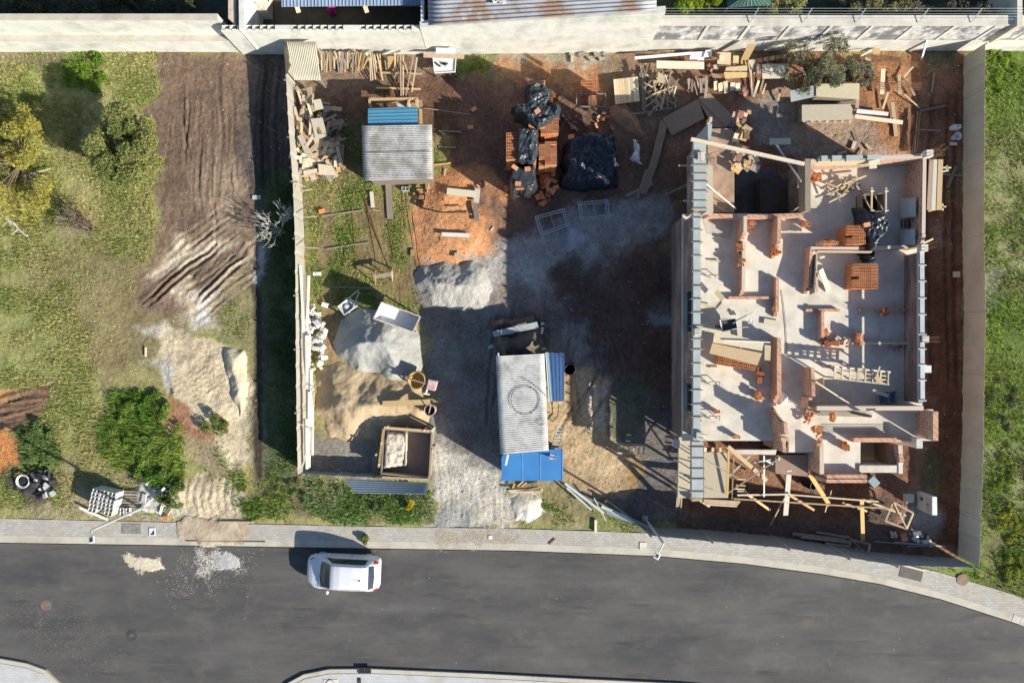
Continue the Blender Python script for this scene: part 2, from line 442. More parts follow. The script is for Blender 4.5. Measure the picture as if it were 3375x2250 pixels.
t = region([(700, 1000), (830, 880), (835, 1140), (720, 1100)], (.25, .22, .12), .7, .8)
SAND = (.62, .53, .37)
t = region([(505, 1090), (640, 1105), (740, 1140), (812, 1150), (835, 1300), (830, 1420), (840, 1500), (790, 1570), (700, 1450), (640, 1400), (585, 1310), (540, 1240)], SAND, .4, 1, .6, (.55, .46, .32))
tread_l = t.copy()
t = region([(590, 1600), (660, 1560), (760, 1560), (830, 1640), (800, 1730), (590, 1730)], SAND, .5, 1, .7, (.52, .44, .31))
tread_b = t.copy()
t = region([(600, 1400), (700, 1450), (780, 1560), (700, 1570), (640, 1520)], (.36, .28, .19), .6, .9)
region([(490, 1200), (560, 1200), (545, 1290), (500, 1250)], (.62, .60, .56), .5, .9)
region([(470, 1100), (520, 1070), (545, 1100), (520, 1130), (480, 1130)], (.62, .58, .50), .5, .8)
region([(525, 1320), (560, 1290), (640, 1340), (700, 1440), (640, 1420), (560, 1400)], (.34, .18, .11), .5, .95)
t = region([(-40, 1300), (90, 1275), (185, 1262), (180, 1320), (120, 1370), (60, 1395), (-40, 1400)], (.24, .145, .10), .5, .95); streaks(t, math.radians(12), .5, .05)
region([(-40, 1290), (50, 1280), (60, 1300), (-40, 1320)], (.45, .24, .10), .4, .9)
region([(-40, 1420), (40, 1405), (75, 1450), (80, 1530), (30, 1570), (-40, 1570)], (.55, .24, .085), .35, 1, .5, (.46, .19, .07))
region([(150, 1560), (330, 1500), (560, 1600), (560, 1700), (100, 1700), (60, 1640)], (.34, .29, .19), 1.0, .7, 1.2)
region([(460, 1580), (590, 1590), (600, 1700), (480, 1700)], (.58, .55, .48), .5, .9)
region([(20, 1560), (180, 1540), (200, 1620), (110, 1660), (40, 1640)], (.07, .065, .06), .5, .85)
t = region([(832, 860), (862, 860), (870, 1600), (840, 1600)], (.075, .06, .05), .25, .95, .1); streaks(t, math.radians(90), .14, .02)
region([(868, 1330), (880, 1330), (880, 1600), (868, 1600)], (.30, .27, .24), .15, .8, .1)
region([(838, 820), (900, 815), (905, 880), (880, 930), (850, 930)], (.50, .50, .52), .3, .95)
region([(830, 1560), (960, 1540), (980, 1720), (800, 1720)], (.23, .22, .09), .7, .8)
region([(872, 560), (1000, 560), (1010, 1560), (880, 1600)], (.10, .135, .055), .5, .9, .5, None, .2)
# --- middle plot
region([(985, 160), (1640, 160), (1640, 330), (1420, 380), (985, 700)], (.24, .17, .125), .8, 1, .8, (.17, .12, .09), .7)
region([(1080, 330), (1600, 220), (1700, 600), (1560, 700), (1420, 500), (1180, 480)], (.17, .095, .065), .9, .95, .9, (.13, .075, .05), .4)
region([(1120, 380), (1200, 360), (1200, 560), (1120, 560)], (.15, .15, .07), 1.0, .8)
t = region([(1000, 600), (1180, 560), (1480, 440), (1480, 560), (1385, 640), (1370, 870), (1400, 1060), (1240, 1040), (1090, 1040), (1010, 1010)], (.21, .245, .07), .6, 1, .6, (.24, .20, .09), .4)
t = region([(1140, 680), (1380, 640), (1380, 1000), (1270, 1030), (1180, 900)], (.27, .195, .11), .8, .6); streaks(t, math.radians(98), .22, .02, (.17, .11, .065), .6, .1)
region([(1055, 610), (1090, 610), (1100, 1000), (1065, 1000)], (.26, .18, .12), .5, .7, .4)
region([(1065, 1000), (1110, 1000), (1115, 1200), (1070, 1200)], (.33, .22, .13), .4, .9, .4)
region([(1480, 230), (2100, 230), (2260, 420), (2240, 900), (1700, 900), (1560, 660)], (.22, .13, .095), 1.0, 1, .9, (.16, .10, .08), .5)
region([(1560, 160), (2030, 165), (2040, 215), (1900, 260), (1700, 210), (1620, 225)], (.40, .34, .27), .5, .9, .8)
region([(1630, 190), (2000, 210), (2000, 330), (1900, 330), (1800, 290), (1620, 240)], (.42, .23, .12), .7, .95, .9, (.33, .18, .10))  # sunlit part of the soil painted a brighter orange
region([(1510, 165), (1630, 165), (1600, 235), (1500, 240)], (.24, .25, .09), .6, .9)
region([(1370, 640), (1430, 580), (1500, 540), (1600, 560), (1720, 640), (1640, 840), (1520, 880), (1375, 875), (1360, 760)], (.58, .295, .145), .35, 1, .5, (.50, .23, .10), .5)
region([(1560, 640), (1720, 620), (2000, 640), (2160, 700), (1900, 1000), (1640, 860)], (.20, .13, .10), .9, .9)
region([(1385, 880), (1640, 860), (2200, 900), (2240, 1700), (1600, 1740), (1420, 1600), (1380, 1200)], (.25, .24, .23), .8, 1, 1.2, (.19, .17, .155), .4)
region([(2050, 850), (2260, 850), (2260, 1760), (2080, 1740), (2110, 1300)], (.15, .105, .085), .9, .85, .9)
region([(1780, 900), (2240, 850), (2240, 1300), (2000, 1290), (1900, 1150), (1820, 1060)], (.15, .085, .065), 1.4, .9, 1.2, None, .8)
region([(1500, 880), (1760, 800), (1880, 700), (2140, 640), (2230, 660), (2200, 760), (1900, 860), (1760, 1000), (1560, 1000)], (.50, .48, .46), 1.2, .75, 1.2)
region([(1850, 1060), (1930, 1050), (1960, 1120), (1900, 1160), (1840, 1130)], (.42, .42, .42), .9, .7, 1.0)
region([(2150, 1010), (2260, 1020), (2250, 1090), (2160, 1080)], (.34, .35, .37), .9, .7, 1.0)
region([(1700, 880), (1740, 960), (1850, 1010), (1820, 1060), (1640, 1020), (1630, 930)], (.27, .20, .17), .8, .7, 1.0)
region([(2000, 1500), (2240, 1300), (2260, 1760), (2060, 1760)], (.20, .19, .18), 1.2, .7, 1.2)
region([(1850, 1200), (2010, 1260), (2020, 1420), (2080, 1480), (2095, 1600), (2040, 1650), (1920, 1620), (1840, 1600), (1800, 1500), (1800, 1330)], (.52, .40, .25), .4, 1, .7, (.45, .33, .20), .8)  # lit patch between the shadows painted in as pale tan sand
region([(2060, 1480), (2100, 1490), (2105, 1600), (2060, 1600)], (.46, .31, .15), .4, .9)
region([(1900, 1250), (2010, 1280), (2010, 1470), (1940, 1400)], (.54, .48, .38), .6, .8)
region([(2008, 1220), (2110, 1240), (2120, 1470), (2012, 1465)], (.15, .15, .10), .4, .9)
region([(1420, 1440), (1520, 1470), (1680, 1600), (1700, 1740), (1415, 1740), (1430, 1600)], (.53, .51, .46), .5, 1, .8, (.44, .42, .37), .9)
region([(1560, 1600), (1650, 1620), (1700, 1740), (1620, 1740), (1570, 1690)], (.60, .56, .47), .6, .8)
region([(1440, 1640), (1560, 1640), (1560, 1740), (1440, 1740)], (.38, .40, .40), .6, .7)
region([(1000, 1560), (1420, 1590), (1425, 1730), (990, 1715)], (.24, .225, .11), .5, 1)
region([(1660, 1580), (1900, 1600), (2060, 1730), (1700, 1745)], (.33, .27, .15), .5, .9, .8, (.24, .22, .10))
region([(1670, 1630), (1760, 1610), (1790, 1690), (1740, 1730), (1690, 1700)], (.72, .68, .58), .4, .9, .6)
region([(1940, 1680), (2130, 1720), (2130, 1750), (1940, 1745)], (.22, .24, .09), .3, .9)
region([(1000, 1430), (1260, 1440), (1260, 1560), (1000, 1560)], (.27, .25, .22), .6, .95)
# --- right plot
RED = (.29, .16, .10)
region([(2030, 165), (3200, 165), (3190, 1850), (2900, 1850), (2250, 1760), (2230, 600)], RED, .6, 1, .6, (.21, .11, .07), .8)
region([(2000, 170), (2240, 170), (2240, 420), (2020, 420)], (.26, .19, .13), .9, .8)
region([(2440, 330), (2560, 250), (2880, 400), (2980, 500), (2640, 520)], (.46, .35, .26), .9, .8, .9, None, 1.0)  # sunlit earth painted lighter
region([(2880, 170), (3020, 175), (3020, 340), (2980, 510), (2880, 420), (2800, 300)], (.46, .24, .12), .7, .9, .9, (.38, .19, .095))
region([(2440, 330), (2540, 330), (2640, 480), (2500, 520)], (.34, .32, .30), .8, .8, 1.0)
region([(3040, 720), (3130, 760), (3120, 900), (3080, 960), (3050, 860)], (.34, .31, .28), .6, .8, 1.0)
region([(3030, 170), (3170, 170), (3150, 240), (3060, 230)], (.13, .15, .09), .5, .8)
region([(3020, 500), (3170, 900), (3160, 1780), (3060, 1780), (3040, 1200)], (.16, .075, .04), 1.5, .9, 1.2, None, .9)  # shade beside the right fence painted as darker soil
region([(2960, 1600), (3080, 1580), (3070, 1760), (3000, 1760)], (.36, .36, .36), .8, .7, 1)
region([(3040, 1480), (3110, 1480), (3110, 1640), (3050, 1640)], (.12, .12, .06), .8, .8, 1)
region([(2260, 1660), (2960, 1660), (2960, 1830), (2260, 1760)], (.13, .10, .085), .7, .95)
# --- right lawn
LW1, LW2 = (.15, .21, .05), (.33, .31, .17)
t = region([(3192, 160), (3700, 160), (3700, 2200), (3375, 1990), (3170, 1920), (3176, 1800), (3184, 1000)], LW1, .3, 1, .2, None, .1)
region([(3200, 420), (3700, 400), (3700, 1000), (3200, 980)], LW2, 2.0, .75, 1.2)
region([(3200, 1480), (3700, 1500), (3700, 1700), (3200, 1700)], (.30, .29, .17), 1.0, .6, 1.2)
region([(3200, 1700), (3700, 1700), (3700, 2000), (3250, 1950)], (.30, .25, .14), 1.0, .6, 1.2)
region([(3200, 780), (3290, 800), (3280, 1000), (3200, 1020)], (.22, .22, .22), 1.0, .5, 1.2)

# wheel ruts pressed into the bare earth
def rut(pts, w, depth, c=None, ca=.6):
    pw = wpoly(pts); global col
    x0, x1 = min(p[0] for p in pw) - 1, max(p[0] for p in pw) + 1; y0, y1 = min(p[1] for p in pw) - 1, max(p[1] for p in pw) + 1
    k = np.where((gx > x0) & (gx < x1) & (gy > y0) & (gy < y1))[0]
    X, Y = gx[k] + nwx[k] * .25, gy[k] + nwy[k] * .25; d = np.full(len(k), 1e9); u = np.zeros(len(k)); acc = 0
    for (ax, ay), (bx, by) in zip(pw[:-1], pw[1:]):
        dx, dy = bx - ax, by - ay; L2 = dx * dx + dy * dy; t = np.clip(((X - ax) * dx + (Y - ay) * dy) / L2, 0, 1); e = (X - ax - t * dx) ** 2 + (Y - ay - t * dy) ** 2
        m_ = e < d; d = np.where(m_, e, d); u = np.where(m_, acc + t * math.sqrt(L2), u); acc += math.sqrt(L2)
    d = np.sqrt(d); q = np.clip(1 - d / w, 0, 1); r_ = np.exp(-((d - w * 1.3) / (w * .45)) ** 2); endf = np.clip(u / .8, 0, 1) * np.clip((acc - u) / .8, 0, 1)
    hgt[k] += (-depth * q ** .7 + depth * .7 * r_) * endf
    if c is not None:
        a = (np.clip(q * 1.6, 0, 1) * ca * endf)[:, None]; col[k] = col[k] * (1 - a) + np.array(c)[None] * a
for i in range(26):
    x = R.uniform(565, 800); y0_ = R.uniform(190, 480); y1_ = y0_ + R.uniform(180, 420); b_ = R.uniform(-25, 45)
    rut([(x, y0_), (x - 5 + b_ * .3, (y0_ + y1_) / 2), (x + b_, min(y1_, 860))], R.uniform(.06, .13), R.uniform(.01, .035), (.13, .09, .065), .5)
for i in range(16):
    x = R.uniform(600, 760); y = R.uniform(760, 1000); L = R.uniform(60, 150)
    rut([(x + L, y - L * .75), (x, y), (x - L * .6, y + L * .5)], R.uniform(.06, .14), R.uniform(.015, .035), (.34, .26, .18), .5)
for p_ in ([(470, 1000), (580, 905), (720, 800)], [(480, 1010), (600, 915), (750, 800)], [(640, 985), (720, 910), (815, 830)], [(650, 1000), (740, 920), (822, 850)]): rut(p_, .12, .07, (.13, .09, .06), .8)
for i in range(9):
    x = R.uniform(840, 985); rut([(x, 190), (x - 14, 420), (x - 8, 640)], .12, .04, (.05, .045, .04), .5)
for i in range(8):
    x = 600 + i * 25; rut([(x, 1560), (x - 15, 1640), (x - 4, 1712)], .10, .03, (.36, .29, .2), .4)
for i in range(7):
    rut([(1440 + i * 34, 1470 + i * 22), (1450 + i * 34, 1600), (1446 + i * 36, 1735)], R.uniform(.06, .14), .012, (.36, .33, .28), .35)
for i in range(12):
    x = R.uniform(1650, 2150); y = R.uniform(860, 1050); rut([(x, y), (x + R.uniform(-60, 60), y + 200), (x + R.uniform(-140, 60), y + 420)], .12, .04, (.13, .11, .10), .35)
for i in range(8):
    x = R.uniform(3050, 3160); rut([(x, 300), (x - 10, 800), (x + 5, 1300)], .12, .04, (.10, .05, .03), .35)
for p_ in ([(-20, 1345), (90, 1330), (170, 1318)], [(-20, 1385), (60, 1370), (150, 1345)]): rut(p_, .10, .06, (.10, .06, .045), .7)
# large dusty mottling everywhere, more relief on bare earth
k = (fbm(gx, gy, .9, 31, 5) - .5)
col *= (1 + k[:, None] * .55)
hgt += (fbm(gx, gy, .5, 41, 4) - .5) * .10 * np.clip(speck + .3, 0, 1)
# dirt mound on the orange earth
d = sdist(gx, gy, wpoly([(1375, 650), (1440, 575), (1520, 545), (1640, 600), (1690, 640), (1600, 840), (1500, 870), (1380, 860)]))
hgt += np.clip(d / 1.2, 0, 1) * (.10 + .35 * fbm(gx, gy, 1.4, 51))
# tyre treads in the sand: real relief
wv = np.abs(((gx * .96 + gy * .28) / .38) % 1 - .5) * .30
tm = np.clip((fbm(gx, gy, 1.3, 62) - .40) * 5, 0, 1) * (.5 + fbm(gx, gy, .4, 63))
hgt += tread_l * (tm * np.sin((gy - wv * .9 + gx * .12 + (fbm(gx, gy, 1.2, 61) - .5) * 1.1) * 2 * math.pi / .27) * .022 + (1 - tm) * (fbm(gx, gy, .5, 64) - .5) * .12 + (fbm(gx, gy, 2.2, 65) - .5) * .25)
wv = np.abs((gx / .40) % 1 - .5) * .24
hgt += tread_b * (tm * np.sin((gy + wv + (fbm(gx, gy, 1.0, 61) - .5) * 1.0) * 2 * math.pi / .27) * .024 + (fbm(gx, gy, .6, 66) - .5) * .12)
d = sdist(gx, gy, wpoly([(2275, 1500), (2840, 1500), (2840, 1700), (2275, 1670)])); hgt -= np.clip(d / .8 + .5, 0, 1) * 1.1
# under pavement and road the sheet drops away
def under(poly, drop, f=.15):
    d = sdist(gx, gy, wpoly(poly)); t = np.clip(d / f, 0, 1)
    hgt[:] = hgt * (1 - t) - drop * t
under(WALK_TOP + [(4300, 2800), (4300, 3300), (-1500, 3300)], .45)
far = np.clip((np.maximum(np.abs(gx), np.abs(gy)) - 32) / 10, 0, 1)
hgt *= (1 - far); hgt -= far * .45 * (gy < -9)
speck *= (1 - far)
ny, nx = GX.shape
idx = np.arange(ny * nx).reshape(ny, nx)
Fq = np.stack([idx[:-1, :-1], idx[:-1, 1:], idx[1:, 1:], idx[1:, :-1]], -1).reshape(-1, 4)
col = np.clip(col, .01, .9)

gm, nt, bs = colmat('earth', nscale=5, var=.36, bmp=.9, bdist=.07, fine=26)
att = nt.nodes.new('ShaderNodeAttribute'); att.attribute_name = 'speck'
vo = nt.nodes.new('ShaderNodeTexVoronoi'); vo.inputs['Scale'].default_value = 3.2
nt.links.new(coords(nt), vo.inputs['Vector'])
spk = ramp(nt, vo.outputs['Distance'], .07, .13, 1, 0)
nz = ramp(nt, noise(nt, 1.3, 3), .5, .6, 0, .8)
m1 = nt.nodes.new('ShaderNodeMath'); m1.operation = 'MULTIPLY'; nt.links.new(spk, m1.inputs[0]); nt.links.new(nz, m1.inputs[1])
m2 = nt.nodes.new('ShaderNodeMath'); m2.operation = 'MULTIPLY'; nt.links.new(m1.outputs[0], m2.inputs[0]); nt.links.new(att.outputs['Fac'], m2.inputs[1])
src = bs.inputs['Base Color'].links[0].from_socket
cr = ramp(nt, noise(nt, 15, 5, coords(nt), .68), .38, .62, .80, 1.18)
hv = nt.nodes.new('ShaderNodeHueSaturation'); nt.links.new(src, hv.inputs['Color']); nt.links.new(cr, hv.inputs['Value']); src = hv.outputs[0]
nt.links.new(mixc(nt, m2.outputs[0], src, (.55, .48, .40)), bs.inputs['Base Color'])
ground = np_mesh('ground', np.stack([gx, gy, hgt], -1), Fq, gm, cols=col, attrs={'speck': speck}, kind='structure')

def gz(x, y):
    """ground height near a world point"""
    i = int(np.clip(np.searchsorted(ys, y), 0, ny - 1)); j = int(np.clip(np.searchsorted(xs, x), 0, nx - 1))
    return float(hgt[i * nx + j])

# ---------------------------------------------------------------- road and pavements
m, nt, bs = nodes('asphalt')
v = coords(nt, scale=(.35, 1, 1))
c1 = mixc(nt, ramp(nt, noise(nt, .55, 7, v, .62), .35, .68), (.078, .078, .082), (.150, .144, .136))
c1 = mixc(nt, ramp(nt, noise(nt, .8, 9, coords(nt), .72), .52, .70, 0, .45), c1, (.20, .18, .16))
c1 = mixc(nt, ramp(nt, noise(nt, .5, 8, coords(nt, scale=(.25, 3.2, 1), rot=(0, 0, .06)), .7), .55, .68, 0, .5), c1, (.18, .165, .15))
c1 = mixc(nt, ramp(nt, noise(nt, .7, 7, coords(nt, scale=(.35, 2.4, 1), rot=(0, 0, -.35)), .65), .57, .70, 0, .6), c1, (.045, .045, .047))
c1 = mixc(nt, ramp(nt, noise(nt, 70, 3, coords(nt), .6), .35, .7, 0, .35), c1, (.045, .045, .046))
vo = nt.nodes.new('ShaderNodeTexVoronoi'); vo.inputs['Scale'].default_value = 1.1; nt.links.new(coords(nt), vo.inputs['Vector'])
c1 = mixc(nt, ramp(nt, vo.outputs['Distance'], .02, .05, .5, 0), c1, (.45, .40, .34))
nt.links.new(c1, bs.inputs['Base Color']); bs.inputs['Roughness'].default_value = .8; bs.inputs['Specular IOR Level'].default_value = .25
bump(nt, bs, noise(nt, 90, 3, coords(nt)), .35, .006)
M['asphalt'] = m
rb = MB(); zr = -.12
tp = [PX(x, y + 4, zr) for x, y in ROAD_TOP]
bt = [PX(x, 3300, zr) for x, y in ROAD_TOP]
n = len(tp)
rb.add([(x, y, zr) for x, y in tp] + [(x, y, zr) for x, y in bt], [(n + i, n + i + 1, i + 1, i) for i in range(n - 1)])
rb.build('road', m, kind='structure')

# paving blocks
def pavingmat(name, a, b, mort):
    m, nt, bs = nodes(name)
    v = coords(nt)
    br = nt.nodes.new('ShaderNodeTexBrick'); nt.links.new(v, br.inputs['Vector'])
    br.inputs['Color1'].default_value = rgba(a); br.inputs['Color2'].default_value = rgba(b); br.inputs['Mortar'].default_value = rgba(mort)
    br.inputs['Scale'].default_value = 1; br.inputs['Mortar Size'].default_value = .006
    br.inputs['Brick Width'].default_value = .22; br.inputs['Row Height'].default_value = .12; br.inputs['Bias'].default_value = -.1
    c = mixc(nt, ramp(nt, noise(nt, 1.0, 6, v, .65), .4, .65, 0, .5), br.outputs[0], (.42, .36, .27))
    nt.links.new(c, bs.inputs['Base Color']); bs.inputs['Roughness'].default_value = .85
    bump(nt, bs, br.outputs['Fac'], -.3, .004)
    return m
M['paving'] = pavingmat('paving_blocks', (.52, .51, .47), (.38, .38, .37), (.22, .20, .18))
M['paving_pale'] = pavingmat('paving_pale', (.58, .60, .62), (.52, .54, .56), (.42, .43, .44))
M['kerb'] = plain('kerb_concrete', (.58, .55, .47), (.50, .47, .40), 1.5, bmp=.2, dirt=((.36, .32, .26), .5))
def strip(name, A, B, z0, z1, mat, lab=None, kind='structure'):
    b = MB(); a = [PX(x, y, z1) for x, y in A]; c = [PX(x, y, z1) for x, y in B]; n = len(a)
    vs = [(x, y, z1) for x, y in a] + [(x, y, z1) for x, y in c] + [(x, y, z0) for x, y in a] + [(x, y, z0) for x, y in c]
    fs = []
    for i in range(n - 1):
        fs += [(n + i, n + i + 1, i + 1, i), (i, i + 1, 2 * n + i + 1, 2 * n + i), (n + i + 1, n + i, 3 * n + i, 3 * n + i + 1)]
    fs += [(0, 2 * n, 3 * n, n), (n - 1, 2 * n - 1, 4 * n - 1, 3 * n - 1)]
    b.add(vs, fs); return b.build(name, mat, kind=kind)
def off(L, d): return [(x, y + d) for x, y in L]
def resamp(A, xsn):
    ax = [p[0] for p in A]; ay = [p[1] for p in A]
    return [(x, float(np.interp(x, ax, ay))) for x in xsn]
XS = [-1500, 0, 300, 600, 1000, 1300, 1700, 2000, 2168, 2300, 2450, 2600, 2700, 2800, 2900, 3000, 3100, 3240, 3375, 3800, 4200]
strip('pavement', resamp(WALK_TOP, XS), off(resamp(ROAD_TOP, XS), -22), -.5, .03, M['paving'])
strip('kerb', off(resamp(ROAD_TOP, XS), -22), off(resamp(ROAD_TOP, XS), 1), -.5, .034, M['kerb'])
# far side pavements (bottom of the picture), each with its kerb
def inset(L, d):
    out = []
    for i, p in enumerate(L):
        a = L[max(i - 1, 0)]; b = L[min(i + 1, len(L) - 1)]
        dx, dy = b[0] - a[0], b[1] - a[1]; l = math.hypot(dx, dy)
        out.append((p[0] - dy / l * d, p[1] + dx / l * d))
    return out
def strip2(name, A, B, z0, z1, mat): return strip(name, A, B, z0, z1, mat)
strip2('kerb', BOT_L, inset(BOT_L, 15), -.4, .0, M['kerb'])
strip2('pavement', inset(BOT_L, 15), inset(BOT_L, 110), -.4, .02, M['paving_pale'])
strip2('kerb', BOT_M, inset(BOT_M, 15), -.4, .0, M['kerb'])
strip2('pavement', inset(BOT_M, 15), inset(BOT_M, 120), -.4, .02, M['paving_pale'])
strip2('verge', inset(BOT_M, 120), inset(BOT_M, 520), -.4, .0, plain('verge_grass', (.20, .22, .08), (.28, .26, .12), 2))
strip2('verge', inset(BOT_L, 110), inset(BOT_L, 500), -.4, .0, plain('verge', (.17, .2, .07), (.26, .24, .11), 2))

# ---------------------------------------------------------------- loose heaps
def heap(name, poly, hmax, run, c, c2, mat, rough=.12, res=.07, zb=0.0, off_=0, skew=(0, 0), edge=.5, noise_s=.6, zref=0, pw_=1.6, **kw):
    pw = wpoly(poly, zref)
    x0, x1 = min(p[0] for p in pw) - .3, max(p[0] for p in pw) + .3
    y0, y1 = min(p[1] for p in pw) - .3, max(p[1] for p in pw) + .3
    X, Y = np.meshgrid(np.arange(x0, x1, res), np.arange(y0, y1, res)); s = X.shape
    X, Y = X.ravel(), Y.ravel()
    wx = (fbm(X, Y, .7, 71 + off_) - .5) * edge; wy = (fbm(X, Y, .7, 75 + off_) - .5) * edge
    d = sdist(X + wx, Y + wy, pw)
    t = np.clip(d / run, 0, 1)
    z = hmax * (1 - (1 - t) ** pw_) * (1 + skew[0] * (X - X.mean()) / (x1 - x0) + skew[1] * (Y - Y.mean()) / (y1 - y0))
    z += (fbm(X, Y, noise_s, 81 + off_, 5) - .5) * rough * 2 * np.clip(t * 3, 0, 1)
    z = np.where(d > 0, np.maximum(z, .004), -.05) + zb
    I = np.arange(X.size).reshape(s)
    Q = np.stack([I[:-1, :-1], I[:-1, 1:], I[1:, 1:], I[1:, :-1]], -1).reshape(-1, 4)
    keep = (d[Q] > -res * 1.2).all(1) & (d[Q] > 0).any(1); Q = Q[keep]
    used = np.unique(Q); mp = np.full(X.size, -1); mp[used] = np.arange(len(used)); Q = mp[Q]
    cc = hexmix(c, c2, np.clip((fbm(X, Y, .8, 91 + off_) - .5) * 3 + .5, 0, 1))
    V = np.stack([X, Y, z], -1)[used]
    o = np_mesh(name, V, Q, mat, cols=cc[used], **kw)
    hf = (X.reshape(s)[0], Y.reshape(s)[:, 0], z.reshape(s))
    return o, lambda x, y: float(hf[2][int(np.clip(np.searchsorted(hf[1], y), 0, s[0] - 1)), int(np.clip(np.searchsorted(hf[0], x), 0, s[1] - 1))])

heap('crushed_stone_heap', [(1390, 880), (1450, 872), (1560, 862), (1600, 880), (1622, 930), (1612, 985), (1590, 1020), (1500, 1018), (1420, 1000), (1385, 960), (1368, 915)],
     .95, 1.6, (.50, .49, .45), (.36, .36, .35), M['stones'], rough=.05, pw_=1.2, res=.045, off_=1, noise_s=.3, label='pale crushed stone heap beside the orange earth', cat='stone heap', kind='stuff')
_, hz_grey = heap('grey_sand_heap', [(1125, 1060), (1200, 1015), (1290, 1010), (1370, 1060), (1395, 1120), (1402, 1200), (1385, 1270), (1290, 1270), (1230, 1235), (1170, 1235), (1110, 1180), (1095, 1120)],
     1.75, 2.3, (.42, .425, .40), (.34, .345, .33), M['heap'], rough=.05, pw_=1.12, off_=2, label='blue grey sand heap under the white mortar trough', cat='sand heap', kind='stuff')
_, hz_tan = heap('tan_sand_heap', [(1040, 1210), (1110, 1190), (1200, 1215), (1300, 1230), (1390, 1280), (1425, 1360), (1400, 1400), (1330, 1420), (1260, 1440), (1180, 1452), (1090, 1440), (1045, 1360)],
     .95, 1.8, (.54, .43, .28), (.44, .34, .21), M['heap'], rough=.12, pw_=1.2, off_=3, label='tan sand heap below the concrete mixer', cat='sand heap', kind='stuff')
heap('pale_sand_heap', [(740, 1145), (812, 1150), (812, 1290), (790, 1380), (765, 1290), (745, 1200)], .40, .7, (.66, .58, .42), (.58, .50, .36), M['heap'], rough=.05, off_=4,
     label='pale sand ridge along the shadow of the left fence', cat='sand heap', kind='stuff')
heap('white_lime_heap', [(1672, 1640), (1720, 1620), (1790, 1640), (1785, 1690), (1740, 1722), (1700, 1710), (1680, 1680)], .30, .9, (.78, .75, .66), (.70, .66, .56), M['heap'], rough=.08, off_=5,
     label='white lime heap in the weeds by the pavement', cat='sand heap', kind='stuff')
heap('bright_gravel_patch', [(1850, 770), (1880, 745), (1920, 755), (1935, 790), (1905, 825), (1865, 825)], .12, .6, (.62, .64, .68), (.30, .31, .34), M['stones'], rough=.05, off_=6, res=.05,
     label='pale broken stone patch below the two steel frames', cat='stone heap', kind='stuff')
heap('sand_spill', [(395, 1830), (450, 1840), (520, 1850), (545, 1875), (500, 1892), (440, 1880), (415, 1860)], .025, .5, (.70, .64, .50), (.62, .55, .42), M['heap'], rough=.02, off_=7, zb=-.118,
     label='cream sand spilled on the asphalt left of the grey spill', cat='sand spill', kind='stuff')
heap('sand_spill', [(705, 1850), (740, 1822), (775, 1838), (785, 1875), (750, 1888), (720, 1880)], .018, .5, (.66, .66, .64), (.45, .45, .44), M['heap'], rough=.02, off_=8, zb=-.118,
     label='whitish grey spill on the asphalt near the sandy driveway', cat='sand spill', kind='stuff')
heap('sand_spill', [(590, 1712), (800, 1722), (822, 1750), (810, 1785), (700, 1792), (600, 1775), (585, 1740)], .035, .4, (.55, .47, .35), (.40, .31, .23), M['heap'], rough=.02, off_=9, zb=.035, edge=.9,
     label='sand and soil spilled across the paving blocks', cat='sand spill', kind='stuff')
heap('rubble_slope', [(2010, 350), (2060, 345), (2110, 400), (2120, 445), (2100, 450), (2040, 410), (2005, 395)], .30, .6, (.46, .27, .17), (.34, .20, .13), M['stones'], rough=.12, off_=10, res=.05,
     label='ridge of orange brick rubble beside the pallet boards', cat='rubble heap', kind='stuff')
heap('concrete_slab_rubble', [(455, 1585), (500, 1575), (555, 1610), (560, 1650), (520, 1695), (465, 1690), (440, 1640)], .14, .3, (.58, .56, .50), (.50, .48, .42), M['heap'], rough=.06, off_=12,
     label='broken concrete spread right of the empty pallet', cat='rubble heap', kind='stuff')
heap('ash_pile', [(40, 1590), (90, 1550), (170, 1555), (185, 1600), (150, 1640), (80, 1640)], .22, .5, (.10, .09, .09), (.05, .05, .05), M['stones'], rough=.12, off_=13, res=.05,
     label='black burnt debris pile around the white tyre ring', cat='debris pile', kind='stuff')

